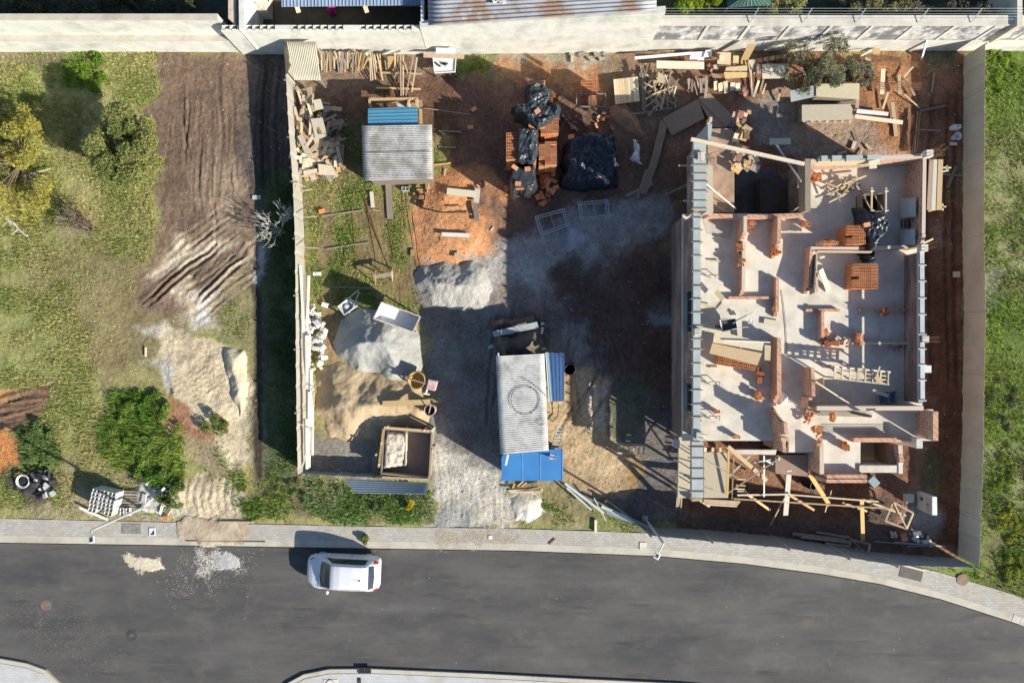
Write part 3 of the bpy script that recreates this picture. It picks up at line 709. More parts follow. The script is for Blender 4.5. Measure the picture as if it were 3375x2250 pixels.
# ---------------------------------------------------------------- grass and weeds
def blades(name, zones, label, cat='grass'):
    """zones: (polygon, number, colour a, colour b, length, warp)"""
    Vs, Cs = [], []
    for zi, (poly, n, ca, cb, L, ex) in enumerate(zones):
        pw = wpoly(poly)
        x0, x1 = min(p[0] for p in pw), max(p[0] for p in pw); y0, y1 = min(p[1] for p in pw), max(p[1] for p in pw)
        x = NR.uniform(x0, x1, n * 2); y = NR.uniform(y0, y1, n * 2)
        d = sdist(x + (fbm(x, y, 1.2, 101) - .5) * 1.6, y + (fbm(x, y, 1.2, 105) - .5) * 1.6, pw)
        dens = fbm(x, y, .8, 111 + zi) + (fbm(x, y, 3.0, 115) - .5) * .6
        dens = np.clip((dens - ex) * 5, 0, 1)
        cg = col[np.clip(np.searchsorted(ys, y), 0, ny - 1) * nx + np.clip(np.searchsorted(xs, x), 0, nx - 1)]
        dens = dens * np.clip((cg[:, 1] / cg[:, 0] - .78) * 7, .04, 1)
        k = (d > 0) & (NR.rand(n * 2) < dens * np.clip(d / .6, .15, 1)); x, y = x[k][:n], y[k][:n]; m_ = len(x)
        iy = np.clip(np.searchsorted(ys, y), 0, ny - 1); ix = np.clip(np.searchsorted(xs, x), 0, nx - 1)
        z = hgt[iy * nx + ix] - .01
        a = NR.uniform(0, 2 * math.pi, m_); ln = L * NR.uniform(.4, 1.3, m_) * (.6 + dens[k][:n] * .6); lean = NR.uniform(.3, 1.3, m_)
        w = .018 + .022 * NR.rand(m_)
        dx, dy = np.cos(a), np.sin(a)
        b1 = np.stack([x - dy * w, y + dx * w, z], -1); b2 = np.stack([x + dy * w, y - dx * w, z], -1)
        tp_ = np.stack([x + dx * ln * np.sin(lean), y + dy * ln * np.sin(lean), z + ln * np.cos(lean)], -1)
        V = np.stack([b1, b2, tp_], 1).reshape(-1, 3)
        t = np.clip((fbm(x, y, 1.8, 121 + zi) - .5) * 3 + .5 + NR.uniform(-.3, .3, m_), 0, 1)
        c = hexmix(ca, cb, t) * NR.uniform(.7, 1.25, m_)[:, None]
        Vs.append(V); Cs.append(np.repeat(c, 3, 0))
    V = np.concatenate(Vs); C = np.concatenate(Cs)
    return np_mesh(name, V, np.arange(len(V)).reshape(-1, 3), M['leaf'], cols=C, smooth=False, label=label, cat=cat, kind='stuff')

m, nt, bs = nodes('leaf')
a = nt.nodes.new('ShaderNodeVertexColor'); a.layer_name = 'Col'
nt.links.new(a.outputs[0], bs.inputs['Base Color']); bs.inputs['Roughness'].default_value = .75; bs.inputs['Specular IOR Level'].default_value = .15
tr = nt.nodes.new('ShaderNodeBsdfTranslucent'); nt.links.new(a.outputs[0], tr.inputs[0])
mx = nt.nodes.new('ShaderNodeMixShader'); mx.inputs[0].default_value = .35
nt.links.new(bs.outputs[0], mx.inputs[1]); nt.links.new(tr.outputs[0], mx.inputs[2])
nt.links.new(mx.outputs[0], [q for q in nt.nodes if q.type == 'OUTPUT_MATERIAL'][0].inputs[0])
M['leaf'] = m

OL, OL2 = (.31, .36, .11), (.49, .46, .20)
GR, GR2 = (.16, .27, .05), (.25, .34, .08)
YE = (.50, .46, .09)
blades('grass', [
    ([(-60, 170), (560, 170), (500, 420), (540, 600), (500, 900), (300, 1300), (520, 1500), (560, 1710), (-60, 1700)], 60000, OL, OL2, .14, .30),
    ([(200, 170), (330, 170), (330, 300), (230, 300)], 3000, (.24, .40, .04), GR2, .26, .2),
    ([(-60, 300), (120, 350), (170, 560), (200, 700), (100, 760), (-60, 700)], 3500, YE, OL2, .30, .3),
    ([(640, 1480), (860, 1550), (980, 1560), (975, 1715), (830, 1715), (700, 1540)], 5000, GR, OL, .24, .4),
    ([(680, 1370), (740, 1370), (740, 1440), (690, 1440)], 700, GR, GR2, .24, .3),
    ([(640, 1400), (700, 1440), (800, 1560), (700, 1600), (650, 1520)], 1200, OL, GR, .18, .45),
    ([(700, 1000), (830, 920), (830, 1120), (760, 1120)], 1200, OL, OL2, .14, .45),
    ([(335, 1300), (480, 1270), (560, 1330), (630, 1420), (610, 1560), (560, 1640), (480, 1560), (340, 1520)], 13000, (.13, .25, .04), (.34, .42, .10), .30, .34),
    ([(60, 1390), (190, 1400), (200, 1540), (90, 1550)], 5000, (.13, .22, .06), (.26, .36, .12), .34, .15),
    ([(870, 600), (1000, 600), (1005, 1560), (880, 1580)], 5000, (.10, .16, .05), (.20, .26, .09), .2, .3),
], 'olive and green meadow grass of the open left plot')
blades('grass', [
    ([(1000, 600), (1180, 540), (1480, 440), (1500, 540), (1385, 640), (1370, 870), (1400, 1060), (1240, 1040), (1090, 1040), (1005, 1010)], 19000, (.19, .29, .06), OL2, .15, .33),
    ([(1270, 680), (1350, 680), (1350, 930), (1280, 930)], 4500, (.15, .28, .05), GR2, .16, .3),
    ([(1120, 380), (1210, 350), (1440, 380), (1440, 500), (1180, 600), (1120, 560)], 3000, GR, OL, .18, .4),
    ([(1500, 172), (1630, 172), (1610, 225), (1500, 245), (1430, 300)], 2400, GR2, OL, .26, .35),
    ([(1000, 1560), (1130, 1580), (1420, 1620), (1430, 1725), (1000, 1715)], 9000, (.20, .32, .09), (.44, .46, .26), .26, .22),
    ([(1790, 1600), (1900, 1600), (1900, 1735), (1700, 1735), (1700, 1700)], 1800, GR, OL, .2, .42),
    ([(2000, 1700), (2140, 1740), (2130, 1755), (2000, 1748)], 500, GR2, OL, .2, .3),
], 'patchy grass and weeds around the yard of the middle plot')
blades('grass', [
    ([(3196, 165), (3700, 165), (3700, 2100), (3375, 1975), (3200, 1910)], 24000, (.19, .30, .05), (.28, .36, .09), .24, .30),
    ([(3196, 440), (3700, 440), (3700, 980), (3196, 960)], 9000, (.42, .42, .22), (.34, .37, .14), .24, .35),
    ([(3196, 1500), (3700, 1480), (3700, 1950), (3196, 1850)], 7000, (.36, .36, .20), (.24, .33, .08), .28, .35),
    ([(3060, 1872), (3210, 1880), (3375, 1950), (3375, 1966), (3150, 1905)], 900, OL, GR, .16, .35),
    ([(3030, 168), (3180, 168), (3160, 230), (3050, 225)], 900, (.10, .18, .06), GR, .2, .4),
], 'tall green and straw coloured grass right of the sheet fence')
blades('grass', [
    ([(2060, 1480), (2105, 1490), (2110, 1600), (2060, 1600)], 900, GR, (.38, .40, .28), .2, .3),
    ([(2960, 1600), (3120, 1480), (3110, 1640), (3000, 1660)], 500, (.1, .15, .05), OL, .16, .45),
    ([(2300, 1690), (2900, 1700), (2900, 1790), (2300, 1740)], 900, (.12, .17, .06), OL, .18, .5),
], 'thin weeds on the bare earth around the unfinished house')

# loose stones and crumbs of earth lying on the bare ground
def pebbles(n):
    x = NR.uniform(-26, 25, n); y = NR.uniform(-9.5, 15, n)
    iy = np.clip(np.searchsorted(ys, y), 0, ny - 1); ix = np.clip(np.searchsorted(xs, x), 0, nx - 1); id_ = iy * nx + ix
    k = NR.rand(n) < np.clip(speck[id_] * 1.2 * (fbm(x, y, 1.5, 301) > .45) + .06, 0, 1); k &= (y > -9.2)
    x, y, id_ = x[k], y[k], id_[k]; m_ = len(x); z = hgt[id_]
    r = .012 + .045 * NR.rand(m_) ** 3; V = []
    a = NR.uniform(0, 6.28, m_)
    for j in range(5):
        t_ = a + j * 2 * math.pi / 5; q = r * NR.uniform(.7, 1.2, m_)
        V.append(np.stack([x + np.cos(t_) * q, y + np.sin(t_) * q, z - .01], -1))
    V.append(np.stack([x, y, z + r * NR.uniform(.6, 1.2, m_)], -1))
    V = np.stack(V, 1).reshape(-1, 3); base = np.arange(m_)[:, None, None] * 6
    F_ = (base + np.array([[j, (j + 1) % 5, 5] for j in range(5)])[None]).reshape(-1, 3)
    c = col[id_] * NR.uniform(.7, 1.3, m_)[:, None]; w_ = (NR.rand(m_) < .10)[:, None]
    c = np.where(w_, np.array([.55, .50, .42]) * NR.uniform(.7, 1.2, m_)[:, None], c)
    np_mesh('loose_stones', V, F_, M['heap'], cols=np.repeat(c, 6, 0), smooth=False, label='small loose stones scattered over the bare ground', cat='stones', kind='stuff')
pebbles(60000)
def dusting(name, poly, n, c, r0, r1, z, soft, label, cat='sand spill'):
    pw = wpoly(poly); x0, x1 = min(p[0] for p in pw) - soft, max(p[0] for p in pw) + soft; y0, y1 = min(p[1] for p in pw) - soft, max(p[1] for p in pw) + soft
    x = NR.uniform(x0, x1, n * 4); y = NR.uniform(y0, y1, n * 4); d = sdist(x, y, pw) / soft + (fbm(x, y, .5, 331) - .5) * 2.2
    k = NR.rand(n * 4) < np.clip(d + .35, 0, 1) ** 1.8; x, y = x[k][:n], y[k][:n]; m_ = len(x); r = NR.uniform(r0, r1, m_); a = NR.uniform(0, 6.28, m_); V = []
    for j in range(4): V.append(np.stack([x + np.cos(a + j * 1.57) * r, y + np.sin(a + j * 1.57) * r, np.full(m_, z)], -1))
    V.append(np.stack([x, y, z + r * .35], -1)); V = np.stack(V, 1).reshape(-1, 3)
    F_ = (np.arange(m_)[:, None, None] * 5 + np.array([[0, 1, 4], [1, 2, 4], [2, 3, 4], [3, 0, 4]])[None]).reshape(-1, 3)
    cc = np.array(c)[None] * NR.uniform(.75, 1.15, m_)[:, None]
    np_mesh(name, V, F_, M['heap'], cols=np.repeat(cc, 5, 0), smooth=False, label=label, cat=cat, kind='stuff')
dusting('sand_grains', [(400, 1832), (450, 1840), (520, 1850), (540, 1875), (500, 1888), (440, 1875)], 6000, (.66, .58, .44), .01, .035, -.119, .35, 'cream sand scattered round the spill on the asphalt')
dusting('sand_grains', [(715, 1820), (780, 1835), (790, 1880), (720, 1885), (650, 1900), (640, 1800)], 3500, (.60, .58, .54), .01, .03, -.119, .6, 'whitish grit scattered on the asphalt near the sandy driveway')
dusting('sand_grains', [(585, 1712), (810, 1718), (830, 1760), (800, 1785), (600, 1780)], 12000, (.50, .41, .30), .01, .035, .033, .35, 'sand and soil grains spread over the paving blocks')
dusting('sand_grains', [(590, 1800), (830, 1805), (800, 1920), (560, 1980), (520, 1900)], 1300, (.40, .33, .27), .01, .03, -.119, 1.2, 'soil crumbs carried onto the asphalt by vehicles')
dusting('sand_grains', [(0, 1980), (300, 2000), (400, 2120), (300, 2240), (150, 2200), (0, 2080)], 900, (.24, .21, .18), .01, .03, -.119, 1.5, 'soil crumbs on the asphalt at the lower left junction')
dusting('sand_grains', [(1430, 1740), (1700, 1745), (1720, 1800), (1430, 1795)], 5000, (.46, .40, .31), .01, .03, .033, .5, 'grit spread over the pavement at the driveway')

# ---------------------------------------------------------------- sheets and walls
def corrugated(name, p00, p10, p11, p01, ribs, amp, mat, parent=None, prof='sin', nv=6, wob=.0, thick=.004, **kw):
    """ribs run from p00 to p01; they repeat from p00 to p10"""
    p00, p10, p11, p01 = map(Vector, (p00, p10, p11, p01))
    per = 8 if prof == 'sin' else 6
    us = []
    for r in range(ribs):
        if prof == 'sin': us += [((r + i / per) / ribs, math.sin(2 * math.pi * i / per)) for i in range(per)]
        else: us += [((r + q) / ribs, h) for q, h in ((0, 0), (.62, 0), (.70, 1), (.82, 1), (.90, 0))]
    us.append((1.0, 0.0))
    nrm = (p10 - p00).cross(p01 - p00).normalized()
    if nrm.z < 0: nrm = -nrm
    vs, fs = [], []
    for j in range(nv + 1):
        v = j / nv
        for u, h in us:
            p = (p00 * (1 - u) + p10 * u) * (1 - v) + (p01 * (1 - u) + p11 * u) * v
            w = wob * (vnoise(p.x, p.y, .7, 3) - .5)
            vs.append(p + nrm * (h * amp + float(w)))
    n = len(us)
    for j in range(nv):
        for i in range(n - 1): fs.append((j * n + i, j * n + i + 1, (j + 1) * n + i + 1, (j + 1) * n + i))
    b = MB(); b.add(vs, fs)
    return b.build(name, mat, parent, solid=thick, smooth=(prof == 'sin'), **kw)

def prism_px(b, pts, zb, zt, zref=None, m=0):
    """footprint read at the height of its top"""
    z = zt if zref is None else zref
    return b.prism([PX(x, y, z) for x, y in pts], zb, zt, m)

# retaining walls along the back of the plots, each a wall of its own
def retaining(name, label, x0, x1, yb, yl0, yl1, yt, mat, mat2, zl=1.30, zt=2.88, cap=None):
    t = thing(name, label, 'wall', P((x0 + x1) / 2, yb, 0))
    b = MB()
    a0 = PX(x0, yb, 0); a1 = PX(x1, yb, 0)
    l0 = PX(x0, yl0, zl)[1]
    depth = PX(0, yl1, zl)[1]                      # world y of the upper face
    b.prism([(a0[0], a0[1]), (a1[0], a1[1]), (a1[0], depth + .3), (a0[0], depth + .3)], -.3, zl)
    b.build('lower_wall', mat, t)
    b = MB(); b.prism([(a0[0], a0[1] - .012), (a1[0], a1[1] - .012), (a1[0], depth - .002), (a0[0], depth - .002)], zl + .002, zl + .03); b.build('ledge', M['kerb'] if not cap or cap < .3 else M['ledge'], t)
    b = MB(); top = PX(0, yt, zt)[1]
    b.prism([(a0[0], depth), (a1[0], depth), (a1[0], depth + .22), (a0[0], depth + .22)], zl + .003, zt)
    b.build('upper_wall', mat2, t)
    if cap:
        b = MB(); b.prism([(a0[0], depth - .03), (a1[0], depth - .03), (a1[0], depth + cap), (a0[0], depth + cap)], zt + .002, zt + .12)
        b.build('coping', M['concrete'] if cap > .25 else M['kerb'], t)
    return t, depth
wA, dA = retaining('retaining_wall', 'white stepped retaining wall behind the grassy left plot', -700, 800, 172, 135, 116, 62, M['white_wall'], M['white_wall'], cap=.24)
wD, dD = retaining('retaining_wall', 'white stained stepped retaining wall behind the unfinished house', 2135, 4300, 168, 138, 131, 82, M['white_wall'], M['stained_wall'], 1.28, 2.80, cap=.42)
# vertical panel joints of the stained wall
b = MB()
for x in range(2300, 3400, 130):
    q = PX(x, 131, 1.28)[0]; b.prism([(q, dD - .035), (q + .16, dD - .035), (q + .16, dD - .001), (q, dD - .001)], 1.29, 2.78)
b.build('pilaster', M['white_wall'], wD)
t = thing('boundary_wall', 'white rendered wall topped with a row of hollow vent blocks', 'wall', P(1090, 178, 0))
q0 = PX(800, 178, 0); q1 = PX(1408, 180, 0); b = MB()
b.prism([(q0[0] + .002, q0[1] - .02), (q1[0], q1[1]), (q1[0], q1[1] + .25), (q0[0] + .002, q0[1] + .23)], -.3, 2.62)
b.build('wall_face', M['white_wall'], t)
b = MB()                                            # row of vent blocks on top
x = q0[0] + .1; yv = q1[1] + .13; i = 0
while x < q1[0] - .2:
    if (i % 9) in (7, 8): b.box((x + .18, yv, 2.622), (.36, .2, .14))
    else:
        b.box((x + .05, yv, 2.622), (.09, .2, .14)); b.box((x + .18, yv - .09, 2.622), (.24, .02, .14)); b.box((x + .18, yv + .09, 2.622), (.24, .02, .14))
        b.box((x + .18, yv, 2.622), (.24, .16, .02), m=1)
    x += .36; i += 1
b.build('vent_blocks', [M['white_wall'], M['metal_dark']], t)
t = thing('boundary_wall', 'tall white rendered wall under the long grey corrugated roof', 'wall', P(1780, 178, 0))
q0 = PX(1410, 180, 0); q1 = PX(2133, 172, 0)
b = MB(); n = 12; vs = []
for i in range(n + 1):
    k = i / n; x = q0[0] + (q1[0] - q0[0]) * k; y = q0[1] + (q1[1] - q0[1]) * k; zt = 3.05 + 1.15 * k
    vs += [(x, y, -.3), (x, y, zt), (x, y + .3, zt), (x, y + .3, -.3)]
fs = [(3, 2, 1, 0), (4 * n, 4 * n + 1, 4 * n + 2, 4 * n + 3)]
for i in range(n):
    for a in range(4):
        fs.append((4 * i + a, 4 * i + (a + 1) % 4, 4 * i + 4 + (a + 1) % 4, 4 * i + 4 + a))
b.add(vs, fs); b.build('wall_face', M['white_wall'], t)
# side wall between the two neighbours, running up out of the picture
b = MB(); prism_px(b, [(788, 97), (806, 92), (806, -260), (783, -260)], -.2, 2.9)
t2 = b.build('boundary_wall', M['white_wall'], label='thin cream wall dividing the dark garden from the yard', cat='wall')
b = MB(); prism_px(b, [(752, 62), (775, 80), (775, -260), (752, -260)], -.2, 2.7)
b.build('boundary_wall', plain('stained_cream', (.66, .58, .48), (.60, .48, .36), 3, dirt=((.4, .3, .22), .5)), label='stained cream strip wall at the corner of the dark garden', cat='wall')
# raised ground behind the walls
def terrace(name, pts, z, c, c2):
    b = MB(); b.prism([PX(x, y, z) for x, y in pts], -.5, z)
    return b.build(name, plain(name + '_soil', c, c2, 2.5, bmp=.6, bs_=12, dirt=(tuple(q * .5 for q in c), .6)), kind='structure')
terrace('garden_ground', [(-700, 84), (750, 84), (750, -900), (-700, -900)], .9, (.075, .085, .06), (.05, .055, .05))
terrace('yard_ground', [(810, 120), (1404, 120), (1404, -900), (810, -900)], .5, (.13, .105, .08), (.09, .085, .06))
terrace('garden_ground', [(2135, 86), (4300, 86), (4300, -900), (2135, -900)], 1.2, (.045, .07, .035), (.08, .08, .05))

# houses of the neighbours at the top of the picture
t = thing('neighbour_house', 'neighbour house with blue white ribbed metal roof over the dark yard', 'house', P(1150, -100, 0.5))
z = 2.5
corrugated('roof', P(928, 24, z), P(1385, 18, z), P(1385, -420, z + .9), P(925, -420, z + .9), 40, .035, M['tin_dark'], t, prof='trap', nv=3)
b = MB(); prism_px(b, [(975, -40), (1380, -40), (1380, -330), (975, -330)], .5, 2.35); b.build('wall', M['white_wall'], t)
for px in (975, 1200):
    b = MB(); b.beam(P(px, 12, 2.3), P(px + 10, 42, 2.2), .2, .1); b.build('rafter', M['wood_pale'], t)
b = MB(); b.beam(P(1393, 75, 3.0), P(1390, -300, 3.0), .14, .2); b.build('gutter', M['white'], t)
t = thing('neighbour_house', 'neighbour house with long grey corrugated roof rusted brown in stripes', 'house', P(1780, -100, 0.5))
c0, c1, c2_, c3 = P(1412, 84, 3.25), P(2164, 34, 4.35), P(2164, -420, 5.0), P(1402, -420, 3.9)
corrugated('roof', c0 - Vector((0, 0, .0)), c3, c2_, c1, 34, .035, M['tin_house'], t, nv=14)
b = MB(); b.prism([PX(1425, 40, 3), PX(2130, 0, 4), PX(2130, -380, 4), PX(1425, -380, 3)], .5, 3.0); b.build('wall', M['white_wall'], t)
b = MB()
for k in range(9): b.box(P(1632 + k * 4 + R.uniform(-4, 4), 2 + R.uniform(-4, 6), 3.75), (R.uniform(.1, .25), R.uniform(.1, .2), .12), R.uniform(0, 3))
b.build('rubble_pile', M['white_rough'], label='white rubble bits lying on the neighbour grey roof', cat='rubble')
b = MB(); b.prism([PX(838, 30, 1.6), PX(873, 30, 1.6), PX(873, -120, 1.6), PX(838, -120, 1.6)], .5, 1.6); b.box(P(852, 8, 1.62), (.35, .5, .05)); b.tube(P(843, 10, 1.7), P(860, 25, 1.7), .05)
b.build('utility_tank', M['concrete'], label='grey concrete tank standing in the yard by the cream wall', cat='tank')
b = MB(); b.tube(P(846, 50, .55), P(846, 95, .55), .04); b.build('drain_pipe', M['pvc'], label='thin pale pipe on the yard floor by the grey tank', cat='pipe')
b = MB(); b.box(P(1097, 40, .5), (.34, .5, .5), .2); b.box(P(1097, 30, 1.0), (.34, .1, .35), .2)
b.build('plastic_chair', M['magenta'], label='magenta plastic chair at the edge of the blue ribbed roof', cat='chair', bevel=.03)
# green pavilion roof
t = thing('garden_pavilion', 'dark green ribbed hip roof pavilion between the garden bushes', 'pavilion', P(2460, -40, 1.2))
b = MB(); z = 3.2
e = [P(2397, 26, z), P(2540, 18, z), P(2545, -150, z), P(2400, -150, z)]; r = [P(2470, -30, 3.9), P(2475, -100, 3.9)]
b.add(e + r, [(0, 1, 4), (1, 2, 5, 4), (2, 3, 5), (3, 0, 4, 5)]); b.build('roof', plain('green_sheet', (.05, .13, .11), (.04, .10, .09), 3, rough=.5), t, solid=.03)
b = MB()
for k in range(10):
    a = e[0].lerp(e[1], (k + .5) / 10); c = a.lerp(r[0], .92); b.beam(a + Vector((0, 0, .03)), c + Vector((0, 0, .03)), .03, .03)
b.build('roof_ribs', plain('green_rib', (.16, .26, .23), None), t)
for q in e:
    b = MB(); b.tube(Vector((q.x, q.y, 1.2)) * 1.0, Vector((q.x, q.y, 3.15)), .05); b.build('post', M['metal_dark'], t)
# electric fence on the coping
t = thing('electric_fence', 'thin wire fence on slanted posts along the stained wall coping', 'fence', P(2750, 70, 2.9))
zc = 2.95
for x in (2178, 2480, 2655, 2830, 3035, 3210):
    b = MB(); a = PX(x - 8, 76, zc); p = Vector((a[0], a[1], zc)); q = p + Vector((.30, .55, .32)); b.beam(p, q, .03, .03)
    for k in range(4): c = p.lerp(q, .3 + k * .22); b.tube(c - Vector((.05, 0, 0)), c + Vector((.05, 0, .03)), .02, 5)
    b.build('post', M['steel'], t)
a0 = PX(2178 - 8, 76, zc); a1 = PX(3600, 76, zc)
for k in range(5):
    f = .25 + k * .18; b = MB(); b.tube((a0[0], a0[1] + .55 * f, zc + .32 * f), (a1[0], a1[1] + .55 * f, zc + .32 * f), .006, 4); b.build('wire', M['steel'], t)
b = MB(); prism_px(b, [(3353, 86), (3370, 86), (3370, -200), (3353, -200)], 1.2, 3.1); b.build('boundary_wall', M['concrete'], label='narrow grey wall rising at the far top right corner', cat='wall')

# ---------------------------------------------------------------- sheet metal fences
def fence(name, label, base, h, mat, seg=None, ribs_per_m=1.1, hs=None, post=True, cut=None, side=1):
    t = thing(name, label, 'fence', P(*base[len(base) // 2], 0))
    for i in range(len(base) - 1):
        a, b_ = Vector(P(*base[i])), Vector(P(*base[i + 1])); h0, h1 = (hs[i], hs[i + 1]) if hs else (h, h)
        L = (b_ - a).length; g = (b_ - a).normalized() * .01
        a = a + g; b2 = b_ - g; z = Vector((0, 0, 1))
        corrugated('panel', a - z * .05, b2 - z * .05, b2 + z * h1, a + z * h0, max(2, int(L * ribs_per_m)), .025, mat, t, prof='trap', nv=2, thick=.006)
        if post:
            b = MB(); d = (b_ - a).normalized(); n_ = Vector((-d.y, d.x, 0)) * .07 * side
            b.beam(a + n_ - z * .05, a + n_ + z * (h0 + .03), .07, .07); b.build('post', M['wood_grey'], t)
    return t
fence('sheet_fence', 'long beige sheet metal fence along the right edge of the building plot',
      [(3176, 188), (3175, 330), (3174, 560), (3172, 790), (3178, 1030), (3173, 1230), (3171, 1460), (3163, 1690), (3158, 1834)], 1.6, M['fence_lifted'], side=1)
fence('sheet_fence', 'grey sheet fence curving along the pavement below the unfinished house',
      [(1995, 1640), (2125, 1735), (2310, 1744), (2545, 1764), (2732, 1793), (2884, 1819), (3150, 1838)], 1.0, M['fence_blue'], hs=[.5, 1.6, 2.1, 2.2, 2.2, 2.1, 1.5], side=-1)
fence('sheet_fence', 'narrow beige sheet fence dividing the grassy plot from the building yard',
      [(966, 172), (975, 300), (985, 480), (996, 620), (1003, 800), (1005, 980), (1006, 1150), (1008, 1350), (1012, 1545)], 1.5, M['fence_sheet'], side=-1)
fence('sheet_fence', 'low blue grey sheet fence along the bottom of the sand yard',
      [(1012, 1550), (1130, 1556), (1260, 1562), (1400, 1570)], .9, M['fence_blue'], side=-1)
c = [P(1137, 1577, .95), P(1412, 1590, .8), P(1402, 1628, 1.3), P(1170, 1624, 1.3)]
corrugated('leaning_sheet', c[0], c[3], c[2], c[1], 6, .015, M['fence_blue'], prof='trap', nv=4, label='blue grey sheet with cut corner leaning outward below the sand yard', cat='metal sheet')
# corner timber on the lawn edge
b = MB(); b.beam(P(1963, 1712, .1), P(1963, 1752, .1), .12, .1); b.build('fence_post', M['wood_pale'], label='short pale timber post lying at the pavement edge', cat='post')

# ---------------------------------------------------------------- street lamps
def lamp(base, top, arm, label, zt=4.3):
    t = thing('street_lamp', label, 'street lamp', P(*base, .03), group='street lamps on the near pavement')
    b = MB(); bp = P(*base, .03); tp_ = P(*top, zt); tp_ = Vector((bp.x, bp.y, zt)) if (Vector((bp.x, bp.y)) - Vector((tp_.x, tp_.y))).length < 1.2 else tp_
    b.tube(bp, tp_, .07, 10, r2=.045); b.build('pole', M['steel'], t)
    b = MB(); b.box((bp.x, bp.y, .03), (.3, .3, .03)); b.build('base_plate', M['steel'], t)
    b = MB(); e = P(*arm, zt + .1); b.tube(tp_, e, .035, 8); b.build('arm', M['steel'], t)
    b = MB(); d = (e - tp_).normalized(); f = e + d * .10
    b.beam(e - d * .08, f + d * .12, .26, .07); b.build('lamp_head', M['white'], t, bevel=.02)
    b = MB(); b.beam(e - d * .02 + Vector((0, 0, .042)), f + d * .06 + Vector((0, 0, .042)), .13, .01); b.build('driver_cover', M['metal_dark'], t)
lamp((470, 1672), (305, 1739), (302, 1772), 'steel street lamp beside the pallet of grey blocks')
lamp((2126, 1708), (2170, 1796), (2168, 1826), 'steel street lamp at the corner of the curved sheet fence')

# ---------------------------------------------------------------- pavement fittings
def cover(name, label, pts, mat, z=.036, h=.012, cat='cover'):
    b = MB(); b.prism([PX(x, y, z) for x, y in pts], z - .03, z + h); return b.build(name, mat, label=label, cat=cat, bevel=.004)
cover('access_cover', 'rectangular rusty grey cover in the pavement near the left lamp', [(401, 1724), (466, 1725), (465, 1758), (401, 1757)], plain('cover_a', (.30, .30, .27), (.20, .20, .19), 5))
b = MB(); c = P(502, 1752, .04); b.box(c, (.30, .40, .03)); b.add([(c.x - .1, c.y - .14, .074), (c.x + .12, c.y - .14, .074), (c.x + .12, c.y + .14, .074)], [(0, 1, 2)], 1)
b.build('meter_box', [M['white'], plain('navy', (.04, .05, .12))], label='small white meter box with dark blue triangle in the pavement', cat='meter box')
cover('access_cover', 'large dark rectangular pit cover in the right bend of the pavement', [(2970, 1862), (3044, 1882), (3034, 1916), (2962, 1898)], plain('cover_b', (.15, .14, .13), (.12, .11, .10), 5))
b = MB(); b.prism([PX(x, y, .04) for x, y in [(2970, 1857), (3047, 1877), (3045, 1882), (2969, 1862)]], .03, .10); b.build('timber_strip', M['wood_pale'], label='pale timber strip along the top of the dark pit cover', cat='board')
cover('access_cover', 'pale square cover in the pavement beside the right lamp', [(2108, 1786), (2130, 1786), (2130, 1810), (2108, 1810)], M['concrete'], h=.03)
cover('access_cover', 'small pale cover in the pavement below the white lime heap', [(1610, 1764), (1622, 1764), (1622, 1776), (1610, 1776)], M['white'], h=.03)
cover('timber_offcut', 'small brown timber offcut lying on the middle pavement', [(1807, 1790), (1827, 1772), (1831, 1776), (1811, 1794)], M['rust'], h=.04, cat='board')
def manhole(x, y, r, z, label, mat, big=False):
    b = MB(); c = P(x, y, z); n = 40
    b.lathe(c, [(r * 1.08, 0), (r * 1.08, .008), (r * 1.0, .008), (r * .98, .003), (r * .93, .003), (r * .92, .010), (r * .7, .010), (r * .69, .005), (r * .64, .005), (r * .63, .010), (r * .40, .010), (r * .39, .005), (r * .34, .005), (r * .33, .01), (0.001, .01)], n)
    return b.build('manhole_cover', mat, label=label, cat='manhole cover')
manhole(3172, 1910, .27, .045, 'round reddish manhole cover at the pavement edge by the weeds', M['terracotta'])
manhole(152, 1993, .26, -.118, 'pale round manhole cover in the asphalt at the left', plain('cover_c', (.22, .18, .15), (.17, .14, .12), 5))
manhole(433, 2093, .26, -.118, 'dark round manhole cover with square centre in the asphalt', plain('cover_d', (.09, .085, .08), (.07, .065, .06), 5))
b = MB()
for dx, dy, w, h in ((0, 3, .2, .02), (0, -3, .2, .02), (3, 0, .02, .2), (-3, 0, .02, .2)): b.box(P(433 + dx * 2, 2093 + dy * 2, -.105), (w, h, .008))
b.box(P(433, 2093, -.105), (.1, .1, .008)); b.build('cover_plate', plain('cover_e', (.2, .19, .17)), label='small square marking plate in the dark manhole cover', cat='plate')
def grate(x, y, w, d, n, rot, label, z=.0):
    t = thing('storm_drain', label, 'drain', P(x, y, z)); b = MB(); b.box(P(x, y, z), (w, d, .01), rot); b.build('pit', M['black'], t)
    b = MB(); c = P(x, y, z + .012); ca, sa = math.cos(rot), math.sin(rot)
    for k in range(n):
        o = -d / 2 + d * (k + .5) / n; b.box((c.x - o * sa, c.y + o * ca, c.z), (w, .03, .03), rot)
    for o in (-w / 2, 0, w / 2): b.box((c.x + o * ca, c.y + o * sa, c.z), (.04, d, .035), rot)
    b.build('grate', M['concrete'] if n > 6 else M['metal_dark'], t)
grate(1202, 2207, .62, .30, 5, 0, 'dark iron storm drain grate in the far kerb')
grate(3365, 2046, .9, .38, 8, math.radians(-22), 'pale barred storm drain at the right end of the kerb')
t = thing('utility_pad', 'round concrete ring set in the far pavement', 'manhole', P(1090, 2246, .02)); b = MB()
b.box(P(1090, 2250, .02), (.72, .4, .02)); b.build('pad', M['concrete'], t); b = MB(); b.lathe(P(1090, 2254, .04), [(.24, 0), (.24, .03), (.19, .03), (.19, 0)], 28); b.build('ring', M['kerb'], t)
